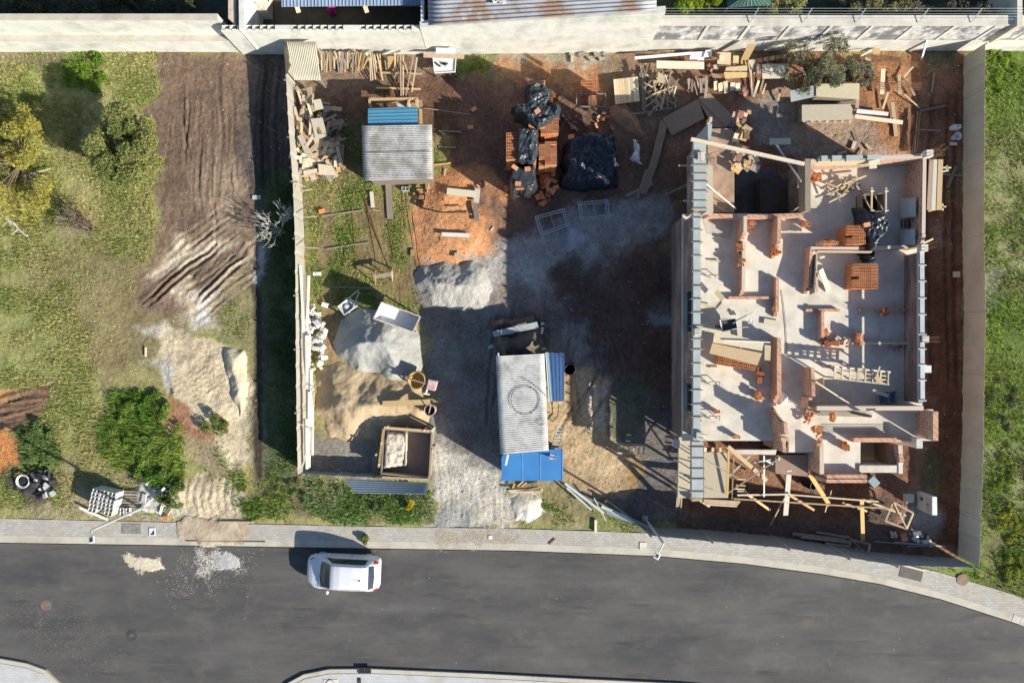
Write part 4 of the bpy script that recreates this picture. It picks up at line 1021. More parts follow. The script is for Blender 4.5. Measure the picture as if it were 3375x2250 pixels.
b = MB(); b.prism([PX(x, y, .02) for x, y in [(1180, 2233), (1190, 2233), (1190, 2250), (1180, 2250)]], .0, .06); b.box(P(1185, 2240, .06), (.08, .1, .03)); b.build('water_meter', M['metal_dark'], label='small dark water meter lid in the far pavement', cat='meter')

# ---------------------------------------------------------------- the parked car
def car():
    # local frame: x forward, y left, z up; profile stations from tail (x = -1.86) to nose
    st = [  # x, half width low, half width belt, z sill, z belt, half width roof, z roof
        (-1.86, .62, .58, .42, .70, .50, .78), (-1.80, .74, .70, .30, .86, .58, .98), (-1.66, .80, .77, .24, .93, .60, 1.15),
        (-1.38, .835, .81, .22, .95, .60, 1.44), (-1.10, .84, .825, .22, .95, .61, 1.51), (-.60, .84, .83, .22, .94, .62, 1.54),
        (.00, .84, .83, .22, .92, .63, 1.54), (.30, .84, .825, .22, .90, .63, 1.50), (.46, .84, .82, .22, .90, .63, 1.45), (.80, .84, .815, .22, .89, .66, 1.18),
        (1.10, .835, .80, .22, .88, .68, .96), (1.28, .83, .785, .22, .85, .66, .88), (1.55, .80, .73, .24, .78, .60, .81), (1.76, .72, .62, .30, .68, .50, .72), (1.86, .58, .50, .38, .56, .42, .60)]
    A = np.array(st)
    def prof(x):
        q = [float(np.interp(x, A[:, 0], A[:, k])) for k in range(1, 7)]
        wl_, wb, zs, zb_, wr, zt = q; mz = (zs + zb_) / 2
        return [(wl_ * .93, zs), (wl_, zs + .12), (wl_ * 1.0, mz), (wb, zb_), (wb * .97, zb_ + (zt - zb_) * .12 + .01), (wr + (wb - wr) * .12, zt - (zt - zb_) * .16 - .01), (wr * .93, zt - .012), (wr * .55, zt + .012), (0, zt + .018)]
    def S(u, v):  # u = x, v in 0..8 along the half profile
        p = prof(u); i = min(int(v), 7); f = v - i
        return Vector((u, p[i][0] * (1 - f) + p[i + 1][0] * f, p[i][1] * (1 - f) + p[i + 1][1] * f))
    org = P(1141, 1873, 0) * 1.0; org.z = -.12
    fwd = Vector((-1, .045, 0)).normalized(); lft = Vector((-fwd.y, fwd.x, 0))
    W = lambda p: Vector((org.x, org.y, org.z)) + fwd * p.x + lft * p.y + Vector((0, 0, p.z))
    t = thing('parked_car', 'silver white hatchback car parked against the kerb', 'car', (org.x, org.y, org.z))
    # plan taper is in the stations; body as one surface
    us = list(np.linspace(-1.86, 1.86, 75)); vs_ = list(np.linspace(0, 8, 25))
    V = []; nv = len(vs_) * 2 - 1
    for u in us:
        row = [S(u, v) for v in vs_]; full = [Vector((p.x, -p.y, p.z)) for p in row] + row[-2::-1]
        V += [W(p) for p in full]
    Fs = []
    for i in range(len(us) - 1):
        for j in range(nv - 1): Fs.append((i * nv + j, (i + 1) * nv + j, (i + 1) * nv + j + 1, i * nv + j + 1))
    Fs.append(tuple(range(nv))); Fs.append(tuple(range((len(us) - 1) * nv + nv - 1, (len(us) - 1) * nv - 1, -1)))
    b = MB(); b.add(V, Fs); b.build('body', M['car'], t, smooth=True)
    def patch(name, mat, fu, v0, v1, sides=(1, -1), offs=.008, nu=14, nvv=6, one=False):
        """fu(v) -> (u0, u1) along the profile position v"""
        for s_ in sides:
            vs2, fs2 = [], []
            for j in range(nvv + 1):
                v = v0 + (v1 - v0) * j / nvv; u0, u1 = fu(j / nvv)
                for i in range(nu + 1):
                    u = u0 + (u1 - u0) * i / nu; e = .01
                    p = S(u, min(v, 7.999)); du = S(min(u + e, 1.86), min(v, 7.99)) - S(u - e, min(v, 7.99)); dv = S(u, min(v + .05, 7.999)) - S(u, max(v - .05, 0))
                    n_ = du.cross(dv); n_ = n_.normalized() if n_.length > 0 else Vector((0, 0, 1))
                    if n_.z < 0 or (abs(n_.z) < .2 and n_.y < 0): n_ = -n_
                    q = p + n_ * offs; vs2.append(W(Vector((q.x, q.y * s_, q.z))))
            for j in range(nvv):
                for i in range(nu): fs2.append((j * (nu + 1) + i, j * (nu + 1) + i + 1, (j + 1) * (nu + 1) + i + 1, (j + 1) * (nu + 1) + i))
            yield vs2, fs2
    def join(name, mat, gens, parent=t):
        b = MB()
        for vs2, fs2 in gens: b.add(vs2, fs2)
        return b.build(name, mat, parent, smooth=True)
    join('windshield', M['glass'], patch('w', None, lambda k: (.50 + .02 * k, 1.02 + .10 * k), 5.9, 8))
    join('rear_window', M['glass'], patch('w', None, lambda k: (-1.62 - .04 * k, -1.40), 5.9, 8))
    for s_ in (1, -1):
        join('side_window', M['glass'], patch('w', None, lambda k: (-1.30 + .10 * k, .86 - .42 * k), 4.05, 4.95, (s_,)))
        b = MB(); b.beam(W(Vector((.72, s_ * .86, .98))), W(Vector((.68, s_ * 1.02, 1.0))), .12, .14); b.build('side_mirror', M['car'], t, bevel=.03)
        join('headlight', M['lens'], patch('h', None, lambda k: (1.42 + .06 * k, 1.74 - .02 * k), 3.1, 4.6, (s_,), .006))
        join('tail_light', M['red'], patch('h', None, lambda k: (-1.80, -1.62 + .02 * k), 3.5, 5.0, (s_,), .008))
        for u in (-1.18, 1.18):
            b = MB(); c = Vector((u, s_ * .70, .30)); b.lathe(W(c), [(.001, -.12), (.29, -.12), (.31, -.06), (.31, .06), (.29, .12), (.001, .12)], 24, axis=lft)
            w_ = b.build('wheel', M['black'], t); b = MB(); b.lathe(W(c + Vector((0, s_ * .10, 0))), [(.001, -.03), (.19, -.03), (.20, .03), (.001, .03)], 16, axis=lft); b.build('rim', M['steel'], w_)
    for s_ in (1, -1):
        b = MB(); b.path([W(Vector((S(u, 6.0).x, S(u, 6.0).y * s_, S(u, 6.0).z))) + Vector((0, 0, .004)) for u in np.linspace(-1.3, .42, 8)], .009, 5); b.build('roof_seam', M['metal_dark'], t)
    for s_ in (1, -1):
        for u in (-.42, .60):
            b = MB(); b.path([W(Vector((u + (.02 if u < 0 else .10) * k, S(u, 1.5 + .6 * k).y * s_ * 1.004, S(u, 1.5 + .6 * k).z)) ) for k in range(5)], .006, 5); b.build('door_seam', M['metal_dark'], t)
        for u in (-.30, .38): b = MB(); b.beam(W(Vector((u - .08, s_ * .835, .80))), W(Vector((u + .08, s_ * .835, .80))), .03, .03); b.build('door_handle', M['car'], t)
    b = MB(); b.path([W(S(1.20 - .0 * abs(v - 8), v)) + Vector((0, 0, .004)) for v in (5.0, 5.8, 6.6, 7.4, 7.99)], .006, 5); b.build('bonnet_seam', M['metal_dark'], t)
    b = MB(); b.tube(W(S(-.95, 7.6) + Vector((0, -.1, 0))), W(S(-.80, 7.9) + Vector((0, .1, .12))), .006, 5); b.box(W(S(-1.0, 7.6) + Vector((0, -.05, -.01))), (.07, .06, .03)); b.build('antenna', M['black'], t)
    for a_, c_ in (((1.06, -.45), (.98, .10)), ((1.10, .12), (1.00, .58))):
        b = MB(); p1 = Vector((a_[0], a_[1], 1.02)); p2 = Vector((c_[0], c_[1], 1.06)); b.beam(W(p1), W(p2), .025, .02); b.build('wiper', M['black'], t)
    b = MB(); b.beam(W(Vector((1.862, -.30, .50))), W(Vector((1.862, .30, .50))), .02, .12); b.build('front_grille', M['black'], t)
car()

# ---------------------------------------------------------------- clay blocks
def brick_mesh(l=.28, w=.135, h=.19, nx_=3, ny_=2):
    b = MB(); hx, hy = l / 2, w / 2; t = .012; cx = (l - t) / nx_; cy = (w - t) / ny_
    vs = [(-hx, -hy, 0), (hx, -hy, 0), (hx, hy, 0), (-hx, hy, 0), (-hx, -hy, h), (hx, -hy, h), (hx, hy, h), (-hx, hy, h)]
    b.add(vs, [(3, 2, 1, 0), (0, 1, 5, 4), (1, 2, 6, 5), (2, 3, 7, 6), (3, 0, 4, 7)])
    X = [-hx]; Y = [-hy]
    for i in range(nx_): X += [-hx + t + i * cx, -hx + (i + 1) * cx]
    X.append(hx)
    for i in range(ny_): Y += [-hy + t + i * cy, -hy + (i + 1) * cy]
    Y.append(hy)
    for i in range(len(X) - 1):
        for j in range(len(Y) - 1):
            x0, x1, y0, y1 = X[i], X[i + 1], Y[j], Y[j + 1]
            if i % 2 == 1 and j % 2 == 1:
                zc_ = h - .18
                b.add([(x0, y0, h), (x1, y0, h), (x1, y1, h), (x0, y1, h), (x0, y0, zc_), (x1, y0, zc_), (x1, y1, zc_), (x0, y1, zc_)],
                      [(4, 5, 6, 7), (0, 4, 7, 3), (1, 2, 6, 5), (0, 1, 5, 4), (3, 7, 6, 2)])
            else: b.add([(x0, y0, h), (x1, y0, h), (x1, y1, h), (x0, y1, h)], [(0, 1, 2, 3)])
    me = bpy.data.meshes.new('clay_block'); me.from_pydata(b.v, [], b.f); me.materials.append(M['brick']); me.update(); return me
BR = brick_mesh(); BRB = brick_mesh(.39, .19, .19, 2, 1); BRB.materials[0] = M['block']
brick_count = 0
def brick(loc, rz, label, group, flat=False, me=None, name='clay_block', cat='brick', tilt=0):
    global brick_count
    o = bpy.data.objects.new(name, me or BR); SC.collection.objects.link(o)
    o.location = loc; o.rotation_euler = ((math.pi / 2 if flat else 0) + tilt, 0, rz)
    if flat: o.location = (loc[0], loc[1], loc[2] + .0675)
    brick_count += 1
    return tag(o, label, cat, group)
LOWER = MB(); LOWERG = MB()
ORD = ['first', 'second', 'third', 'fourth', 'fifth', 'sixth', 'seventh', 'eighth', 'ninth', 'tenth', 'eleventh', 'twelfth', 'thirteenth', 'fourteenth', 'fifteenth', 'sixteenth']
def stack(px, py, nx_, ny_, layers, z0, rot, what, miss=0.0, cross=False, px_is_top=True):
    """neat stack of clay blocks standing on end; centre read at the height of the top"""
    zt = z0 + layers * .195; c = Vector(P(px, py, zt)); ca, sa = math.cos(rot), math.sin(rot)
    g = 'clay blocks of the ' + what; lab = 'orange hollow clay block in the ' + what
    for i in range(nx_):
        for j in range(ny_):
            x = (i - (nx_ - 1) / 2) * .29; y = (j - (ny_ - 1) / 2) * .145
            X, Y = c.x + x * ca - y * sa, c.y + x * sa + y * ca
            m_ = R.random() < miss
            lab = 'clay block %s from left, row %s from top, in the %s' % (ORD[i], ORD[ny_ - 1 - j], what)
            brick((X + R.uniform(-.006, .006), Y + R.uniform(-.006, .006), zt - .195 * (2 if m_ and layers > 1 else 1)), rot + R.uniform(-.03, .03) + (math.pi if R.random() < .5 else 0), lab, g)
            nl = layers - (2 if m_ and layers > 1 else 1)
            if nl > 0 and (i in (0, nx_ - 1) or j in (0, ny_ - 1) or True):
                for k in range(nl): LOWER.box((X, Y, z0 + k * .195), (.275, .132, .188), rot)

# ---------------------------------------------------------------- the unfinished house
ZS = 2.9
house = thing('unfinished_house', 'roofless brick and concrete house under construction', 'house', P(2650, 1000, 0))
def hb(name, mat, fn, label=None, parent=None, **kw):
    b = MB(); fn(b); return b.build(name, mat, parent or house, label=label, **kw)
# slab pieces (footprints read at slab height)
slabs = [[(2250, 704), (2664, 704), (2664, 1452), (2250, 1452)], [(2664, 524), (3040, 524), (3040, 1349), (2664, 1349)],
         [(2664, 1349), (3076, 1349), (3076, 1452), (2664, 1452)], [(2600, 1452), (2836, 1452), (2836, 1560), (2700, 1560), (2700, 1490), (2600, 1490)]]
for s in slabs: hb('floor_slab', M['concrete'], lambda b: b.prism([PX(x, y, ZS) for x, y in s], ZS - .18, ZS))
hb('landing_floor', plain('dusty_boards', (.44, .30, .21), (.30, .20, .15), 2.5, dirt=((.5, .42, .3), .6)), lambda b: b.prism([PX(x, y, ZS) for x, y in [(2333, 425), (2372, 424), (2402, 424), (2421, 438), (2420, 700), (2333, 700)]], ZS - .15, ZS))
# rough screed patches on the slab
hb('mortar_patch', plain('dried_mortar', (.44, .42, .38), (.54, .50, .44), 4, bmp=.5), lambda b: b.prism([PX(x, y, ZS) for x, y in [(2314, 726), (2360, 724), (2420, 728), (2408, 790), (2360, 778), (2330, 770)]], ZS - .02, ZS + .006))

def wall(pts, th, h0, h1, mat='bwall', zb=ZS, steps=(0, 0), name='brick_wall', parent=None, ragged=False, label=None, course=.20):
    """pts: two ends of the wall's centre line read at the height of its top; steps = how far each end steps in per course"""
    zt = zb + h1; a = Vector(P(*pts[0], zt)); c = Vector(P(*pts[1], zt)); a.z = c.z = 0; d = (c - a); L = d.length; d.normalize(); n_ = Vector((-d.y, d.x, 0)) * th / 2
    b = MB(); z = zb + h0; k = 0
    if steps == (0, 0) and not ragged:
        p = [a - n_, c - n_, c + n_, a + n_]; b.prism([(q.x, q.y) for q in p], z, zt)
    else:
        nc = max(1, int(round((zt - z) / course)))
        for k in range(nc):
            r_ = k
            s0 = a + d * min(steps[0] * r_, L * .45); s1 = c - d * min(steps[1] * r_, L * .45)
            if ragged and k >= nc - 2: s1 = s1 - d * R.uniform(0, L * .25); s0 = s0 + d * R.uniform(0, L * .1)
            q = .0015 * (k % 2); m_ = n_ * (1 + q / th)
            p = [s0 - m_, s1 - m_, s1 + m_, s0 + m_]; b.prism([(w.x, w.y) for w in p], z + k * course, min(z + (k + 1) * course, zt) - .001)
    return b.build(name, M[mat] if isinstance(mat, str) else mat, parent or house, label=label)
# storey below
for a_, c_ in (((2264, 712), (2264, 1446)), ((2264, 712), (2650, 712)), ((2270, 1440), (2596, 1440)), ((2672, 532), (3032, 532)), ((3030, 540), (3030, 1440)), ((2656, 532), (2656, 706)), ((2604, 1486), (2700, 1486))):
    wall((a_, c_), .2, 0, ZS - .19, 'bwall_shaded', 0, name='ground_floor_wall')
wall(((2345, 430), (2345, 700)), .2, 0, ZS - .16, 'bwall_shaded', 0, name='ground_floor_wall')
wall(((2350, 430), (2415, 430)), .2, 0, ZS - .16, 'bwall_shaded', 0, name='ground_floor_wall')
hb('ground_floor', plain('shaded_lower_floor', (.15, .14, .14), (.09, .08, .08), 1.2), lambda b: b.prism([PX(x, y, .06) for x, y in [(2275, 560), (2560, 560), (2560, 1330), (2275, 1330)]], -.1, .08))  # dark tone carries the shade inside the floor void
# upper storey: left wall with window openings
zt = 2.05
for y0, y1 in ((705, 955), (1092, 1268), (1362, 1440)): wall(((2296, y0), (2296, y1)), .19, 0, zt - .28, 'bwall_shaded')
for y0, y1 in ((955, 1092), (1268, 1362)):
    wall(((2301, y0), (2301, y1)), .05, 0, zt - .28, M['black'], name='dark_window_fill')  # added black board: plays the dark opening and keeps the sun out
wall(((2306, 480), (2306, 690)), .24, 0, zt - .28, 'bwall_shaded')
def formwork(x, y0, y1, w, ztop, clamps, wide=.12, hor=False, mat='formwork', n=0):
    """steel faced formwork beam with its cross clamps as sub-parts"""
    a, c = (P(x, y0, ztop), P(x, y1, ztop)) if not hor else (P(y0, x, ztop), P(y1, x, ztop))
    b = MB(); b.beam(a - Vector((0, 0, .15)), c - Vector((0, 0, .15)), w, .3); f = b.build('formwork_beam', M[mat], house)
    for q in clamps:
        b = MB(); p = P(x, q, ztop) if not hor else P(q, x, ztop); d = Vector((1, 0, 0)) if not hor else Vector((0, 1, 0))
        e0, e1 = -(w / 2 + R.uniform(.05, wide)), (w / 2 + R.uniform(.05, wide) * .7)
        b.beam(p + d * e0 + Vector((0, 0, .03)), p + d * e1 + Vector((0, 0, .03)), .045, .05)
        for e in (e0, e1): b.beam(p + d * e + Vector((0, 0, .05)), p + d * e - Vector((0, 0, .35)), .04, .04)
        b.build('clamp', M['wood_grey'], f)
zf = ZS + zt
formwork(2307, 468, 690, .56, zf, [516, 545, 573, 598, 630, 663, 688])
formwork(2297, 702, 1450, .32, zf, [718, 757, 798, 843, 895, 942, 985, 1030, 1074, 1118, 1152, 1198, 1242, 1285, 1332, 1374], .14)
formwork(2299, 1456, 1640, .54, ZS + .35, [1472, 1510, 1544, 1578, 1620], .1)
# ledge boards and posts sticking out of the left wall
for y, x0, x1, z in ((546, 2236, 2290, 4.6), (662, 2251, 2290, 4.6)):
    hb('outrigger', M['wood_pale'], lambda b: b.beam(P(x0, y, z), P(x1, y, z), .06, .06))
# top wall with its formwork, right wall and the partitions
wall(((2671, 532), (3040, 514)), .20, 0, 1.35)
hb('formwork_beam', M['formwork'], lambda b: b.beam(P(2700, 522, 4.42), P(2900, 519, 4.42), .16, .3))
for x in (2705, 2740, 2787, 2856): hb('clamp', M['metal_dark'], lambda b: b.beam(P(x, 512, 4.62), P(x, 532, 4.6), .05, .06))
hb('plywood_panel', M['wood_pale'], lambda b: (b.plate([P(2700, 531, 4.35), P(2900, 528, 4.35), P(2900, 543, 4.0), P(2680, 547, 4.0)], .02)))
hb('mortar_board', M['ply_pale'], lambda b: (b.box(P(2876, 545, 4.30), (.34, .30, .03), .1), b.box(P(2880, 532, 4.36), (.50, .1, .03), .2)))
wall(((2678, 533), (2672, 598)), .20, 0, 1.30, steps=(0, .10))
wall(((3048, 508), (3044, 770)), .16, 0, 1.35)
wall(((3046, 772), (3038, 812)), .16, 0, 1.35)
wall(((3034, 832), (3034, 1328)), .20, 0, 1.12, 'bwall_shaded')
b = MB(); b.beam(P(3034, 826, 4.25), P(3036, 1322, 4.25), .20, .24); f = b.build('formwork_beam', M['steel'], house)
for y in (874, 927, 983, 1037, 1102, 1150, 1203, 1253, 1320): b = MB(); b.beam(P(3026, y, 4.40), P(3053, y, 4.40), .05, .05); b.build('clamp', M['steel'], f)
b = MB(); b.beam(P(3031, 832, 4.372), P(3033, 1316, 4.372), .02, .02); b.build('groove', M['metal_dark'], f)
wall(((2672, 818), (2830, 818)), .14, 0, .75); wall(((2830, 818), (3024, 812)), .14, 0, .55)
hb('formwork_strip', M['wood_pale'], lambda b: b.beam(P(2690, 829, 3.6), P(2870, 831, 3.6), .07, .22))
wall(((2675, 822), (2668, 966)), .15, 0, .60, steps=(0, .12))
hb('plywood_panel', M['wood_grey'], lambda b: b.beam(P(2683, 840, 3.3), P(2677, 968, 3.5), .05, .5))
wall(((2334, 708), (2432, 713)), .16, 0, .70); wall(((2462, 712), (2530, 714)), .16, 0, .70); wall(((2542, 710), (2662, 706)), .16, 0, .70, steps=(0, .1))
wall(((2457, 712), (2456, 800)), .16, 0, .95, steps=(0, .12)); wall(((2452, 800), (2450, 978)), .16, 0, .55, steps=(0, .15))
wall(((2569, 716), (2566, 846)), .16, 0, .80, steps=(0, .2))
wall(((2402, 981), (2562, 981)), .12, 0, .24)
wall(((2564, 912), (2563, 1042)), .15, 0, .45, steps=(.06, .2))
wall(((2660, 1022), (2772, 1022)), .13, 0, .30, steps=(.05, .15)); wall(((2713, 1026), (2713, 1118)), .14, 0, .42, steps=(0, .05))
wall(((2836, 1022), (3020, 1022)), .13, 0, .28)
wall(((2838, 1131), (3022, 1131)), .13, 0, .35); wall(((2841, 1098), (2841, 1138)), .13, 0, .50)
wall(((2679, 1212), (2682, 1306)), .16, 0, 1.0, steps=(0, .0)); wall(((2672, 1310), (2668, 1345)), .16, 0, .9)
wall(((2692, 1345), (3044, 1345)), .20, 0, 1.15)
wall(((3084, 1356), (3084, 1452)), .24, -.4, 1.30)
wall(((2571, 1110), (2571, 1330)), .20, 0, .9, ragged=True, mat='bwall', name='brick_wall')
wall(((2584, 1352), (2594, 1442)), .16, 0, 1.6, steps=(.10, .02)); wall(((2584, 1446), (2586, 1490)), .16, -1.5, .9)
wall(((2574, 1448), (2602, 1448)), .16, -1.5, .92)
wall(((2709, 1460), (2709, 1562)), .20, -1.4, .55)
wall(((2726, 1570), (2858, 1570)), .16, -1.2, .45); wall(((2724, 1585), (2858, 1585)), .16, -1.2, .43)
wall(((2814, 1450), (2955, 1450)), .20, 0, .45); wall(((2955, 1452), (3014, 1452)), .10, -1.3, .3, 'ply')
wall(((2833, 1545), (2968, 1545)), .34, -1.3, .10, 'concrete', name='concrete_wall'); wall(((2969, 1524), (2969, 1560)), .2, -1.3, .14, 'concrete', name='concrete_wall')
wall(((2967, 1466), (2969, 1496)), .2, -1.3, .35); wall(((2968, 1498), (2974, 1522)), .2, -1.3, .30)
hb('pit_floor', M['ply'], lambda b: b.prism([PX(x, y, 1.4) for x, y in [(2800, 1450), (2960, 1450), (2960, 1550), (2800, 1550)]], 1.3, 1.4))
hb('pit_wall', M['hardboard'], lambda b: b.prism([PX(x, y, 2.85) for x, y in [(2936, 1462), (2957, 1462), (2957, 1532), (2936, 1532)]], 1.41, 2.85))
hb('concrete_column', M['block'], lambda b: b.prism([PX(x, y, 3.6) for x, y in [(3021, 1445), (3041, 1445), (3041, 1477), (3021, 1477)]], 0, 3.6))
# column heads with rebar
def starter(x, y, z0, n, ln, lean=(0, 0), sx=.14):
    t_ = hb('column_head', M['concrete'], lambda b: b.box(P(x, y, z0 - .35), (.30, .30, .35)))
    for k in range(n):
        b = MB(); p = P(x, y, z0 - .05) + Vector(((k % 2 - .5) * sx, ((k // 2) % 2 - .5) * sx, 0)); q = p + Vector((lean[0] + R.uniform(-.08, .08), lean[1] + R.uniform(-.08, .08), ln)); b.tube(p, q, .008, 5); b.build('rebar', M['rebar'], t_)
starter(3050, 512, 4.75, 4, .5); starter(3033, 820, 4.6, 4, .5); starter(3036, 1118, 4.45, 4, .5); starter(2294, 1094, 5.2, 4, .7); starter(2300, 1432, 5.1, 5, .9, (.1, 0)); starter(2305, 520, 5.1, 5, .6, (-.3, .1))
def cage(x0, y0, x1, y1, z0, z1, n=6, sp=.22):
    """open rebar cage hanging out of the frame"""
    a, c = Vector(P(x0, y0, z0)), Vector(P(x1, y1, z1)); d = (c - a).normalized(); s_ = Vector((-d.y, d.x, 0)); b = MB()
    for k in range(4): o = s_ * ((k % 2 - .5) * sp) + Vector((0, 0, (k // 2 - .5) * sp)); b.tube(a + o, c + o, .008, 5)
    for i in range(n):
        p = a.lerp(c, (i + .5) / n); q = [p + s_ * (e * sp / 2) + Vector((0, 0, f * sp / 2)) for e, f in ((-1, -1), (1, -1), (1, 1), (-1, 1))]
        for k in range(4): b.tube(q[k], q[(k + 1) % 4], .005, 4)
    b.build('rebar_cage', M['rust'], house)
cage(3062, 525, 3115, 480, 4.2, 4.3); cage(3048, 815, 3085, 805, 4.0, 4.0); cage(3046, 1120, 3092, 1118, 3.4, 3.4, 7); cage(3060, 500, 3112, 505, 4.2, 4.1)
# floor void: lower room with dark opening
hb('inner_step', plain('shaded_lower_step', (.12, .10, .09), (.08, .07, .06), 1.2), lambda b: (b.prism([PX(x, y, .9) for x, y in [(2505, 590), (2600, 590), (2600, 700), (2505, 700)]], .08, .9)))  # step darkened in colour for the shade of the void
# landing at the upper left: column, plywood, beam, planks
hb('formwork_panel', M['formwork'], lambda b: (b.prism([PX(x, y, 4.9) for x, y in [(2333, 408), (2347, 408), (2346, 428), (2343, 460), (2333, 462)]], 2.9, 4.9)))
hb('plywood_panel', M['wood_pale'], lambda b: b.beam(P(2338, 392, 4.6), P(2338, 405, 4.6), .12, .5))
hb('plywood_panel', M['ply'], lambda b: b.prism([PX(x, y, 4.2) for x, y in [(2328, 540), (2350, 548), (2351, 700), (2328, 698)]], 2.92, 4.2))
# lower left annex deck
hb('deck', M['ply'], lambda b: b.prism([PX(x, y, 2.3) for x, y in [(2320, 1490), (2398, 1490), (2400, 1640), (2320, 1640)]], 2.1, 2.3))
hb('deck', M['ply'], lambda b: b.prism([PX(x, y, 2.3) for x, y in [(2238, 1440), (2276, 1440), (2276, 1640), (2234, 1640)]], 2.1, 2.3))
for x, y in ((2245, 1450), (2245, 1635), (2395, 1630), (2330, 1500)): hb('prop', M['wood_grey'], lambda b: b.beam(P(x, y, 2.1), Vector((P(x, y, 2.1).x, P(x, y, 2.1).y, 0)), .1, .1))
hb('formwork_panel', M['wood_yellow'], lambda b: b.prism([PX(x, y, 2.6) for x, y in [(2280, 1642), (2316, 1642), (2314, 1650), (2280, 1652)]], 1.6, 2.6))
hb('concrete_beam', M['concrete'], lambda b: b.prism([PX(x, y, 2.6) for x, y in [(2398, 1482), (2560, 1482), (2556, 1498), (2400, 1496)]], 2.35, 2.6))
hb('concrete_beam', M['concrete'], lambda b: b.prism([PX(x, y, 2.55) for x, y in [(2588, 1480), (2664, 1480), (2664, 1494), (2588, 1492)]], 2.3, 2.55))
hb('wall_panel', M['hardboard'], lambda b: b.prism([PX(x, y, 2.2) for x, y in [(2556, 1500), (2668, 1498), (2664, 1570), (2556, 1560)]], 0, 2.2))
for i in range(4): hb('joist', M['wood_pale'], lambda b: b.beam(P(2324 + i * 25, 1474, 2.5), P(2324 + i * 25, 1488, 2.5), .12, .1))
# diagonal braces across the left annex
for k in range(7):
    y = 1490 + k * 24
    hb('brace', M['wood_grey'], lambda b: b.beam(P(2238, y - 18 + (k % 2) * 12, 2.4), P(2276, y + 6, 2.75), .05, .05))
# steel clamps with hooks lying on the slab beside the left wall

# ---------------------------------------------------------------- boards and timber
def board(name, label, a, c, w, t=.03, mat='wood', group=None, cat='board', roll=0, parent=None):
    """a, c = (x, y, z) photograph position and height of the two ends"""
    b = MB(); b.beam(P(*a), P(*c), w, t, roll=roll)
    return b.build(name, M[mat], parent, label=label, cat=cat, group=group)

def sheet(name, label, pts, t=.02, mat='ply', cat='panel', group=None):
    b = MB(); b.plate([P(*q) for q in pts], t); return b.build(name, M[mat], label=label, cat=cat, group=group)

def scatter(name, poly, n, ln, w, ang, hmax, mats, label, group, cat='board', zb=0.05, t=(.018, .05), tilt=.25, core=None):
    """loose boards lying over each other; one object each"""
    pw = wpoly(poly); x0, x1 = min(p[0] for p in pw), max(p[0] for p in pw); y0, y1 = min(p[1] for p in pw), max(p[1] for p in pw)
    k = 0; tries = 0
    while k < n and tries < n * 40:
        tries += 1
        x, y = R.uniform(x0, x1), R.uniform(y0, y1)
        if sdist(np.array([x]), np.array([y]), pw)[0] < .05: continue
        L = R.uniform(*ln); a = math.radians(R.uniform(*ang)) if isinstance(ang, tuple) else math.radians(R.choice(ang) + R.uniform(-18, 18))
        z = zb + hmax * (k / n) + R.uniform(0, .04); dz = L / 2 * R.uniform(-tilt, tilt)
        d = Vector((math.cos(a) * L / 2, math.sin(a) * L / 2, dz)); c = Vector((x, y, max(z, abs(dz) + .03)))
        b = MB(); b.beam(c - d, c + d, R.uniform(*w), R.uniform(*t), roll=R.uniform(-.25, .25))
        b.build(name, M[R.choice(mats)], label=label, cat=cat, group=group); k += 1

# scrap timber heap along the left fence
LB = 'broken board in the scrap timber heap along the narrow beige fence'
scatter('scrap_board', [(985, 320), (1030, 310), (1065, 380), (1070, 470), (1060, 500), (1010, 500), (985, 420)], 42, (.5, 1.5), (.10, .30), [95, 110, 70], .75, ['wood_pale', 'wood', 'wood'], LB, 'boards of the scrap timber heap')
scatter('scrap_board', [(970, 480), (1130, 480), (1140, 560), (1090, 590), (1000, 590), (975, 540)], 56, (.4, 1.2), (.08, .28), (0, 180), .55, ['wood_pale', 'wood', 'wood_yellow', 'wood_pale'], LB, 'boards of the scrap timber heap')
scatter('scrap_board', [(1040, 330), (1100, 350), (1130, 430), (1120, 500), (1070, 490), (1060, 400)], 26, (.5, 1.3), (.06, .20), [0, 30, 150, 90], .25, ['wood_grey', 'wood'], LB, 'boards of the scrap timber heap')
scatter('scrap_board', [(968, 420), (992, 420), (1000, 620), (978, 620)], 14, (.8, 1.8), (.06, .12), [88, 95], .4, ['wood_grey', 'wood'], LB, 'boards of the scrap timber heap')
for pts, m_, lb in (([(1048, 540, .62), (1092, 545, .66), (1104, 578, .6), (1052, 576, .58)], 'wood_pale', 'largest pale square panel on top of the scrap timber heap'),
                    ([(1024, 392, .85), (1062, 388, .9), (1078, 448, .85), (1040, 462, .8)], 'ply', 'wide plywood offcut on the upper part of the scrap timber heap'),
                    ([(1030, 330, .9), (1056, 326, .92), (1066, 358, .9), (1040, 364, .88)], 'ply_pale', 'pale plywood offcut at the top end of the scrap timber heap'),
                    ([(1105, 470, .3), (1135, 478, .3), (1130, 540, .25), (1098, 532, .25)], 'wood', 'brown formwork panel lying right of the scrap timber heap')):
    sheet('plywood_sheet', lb, pts, .03, m_)
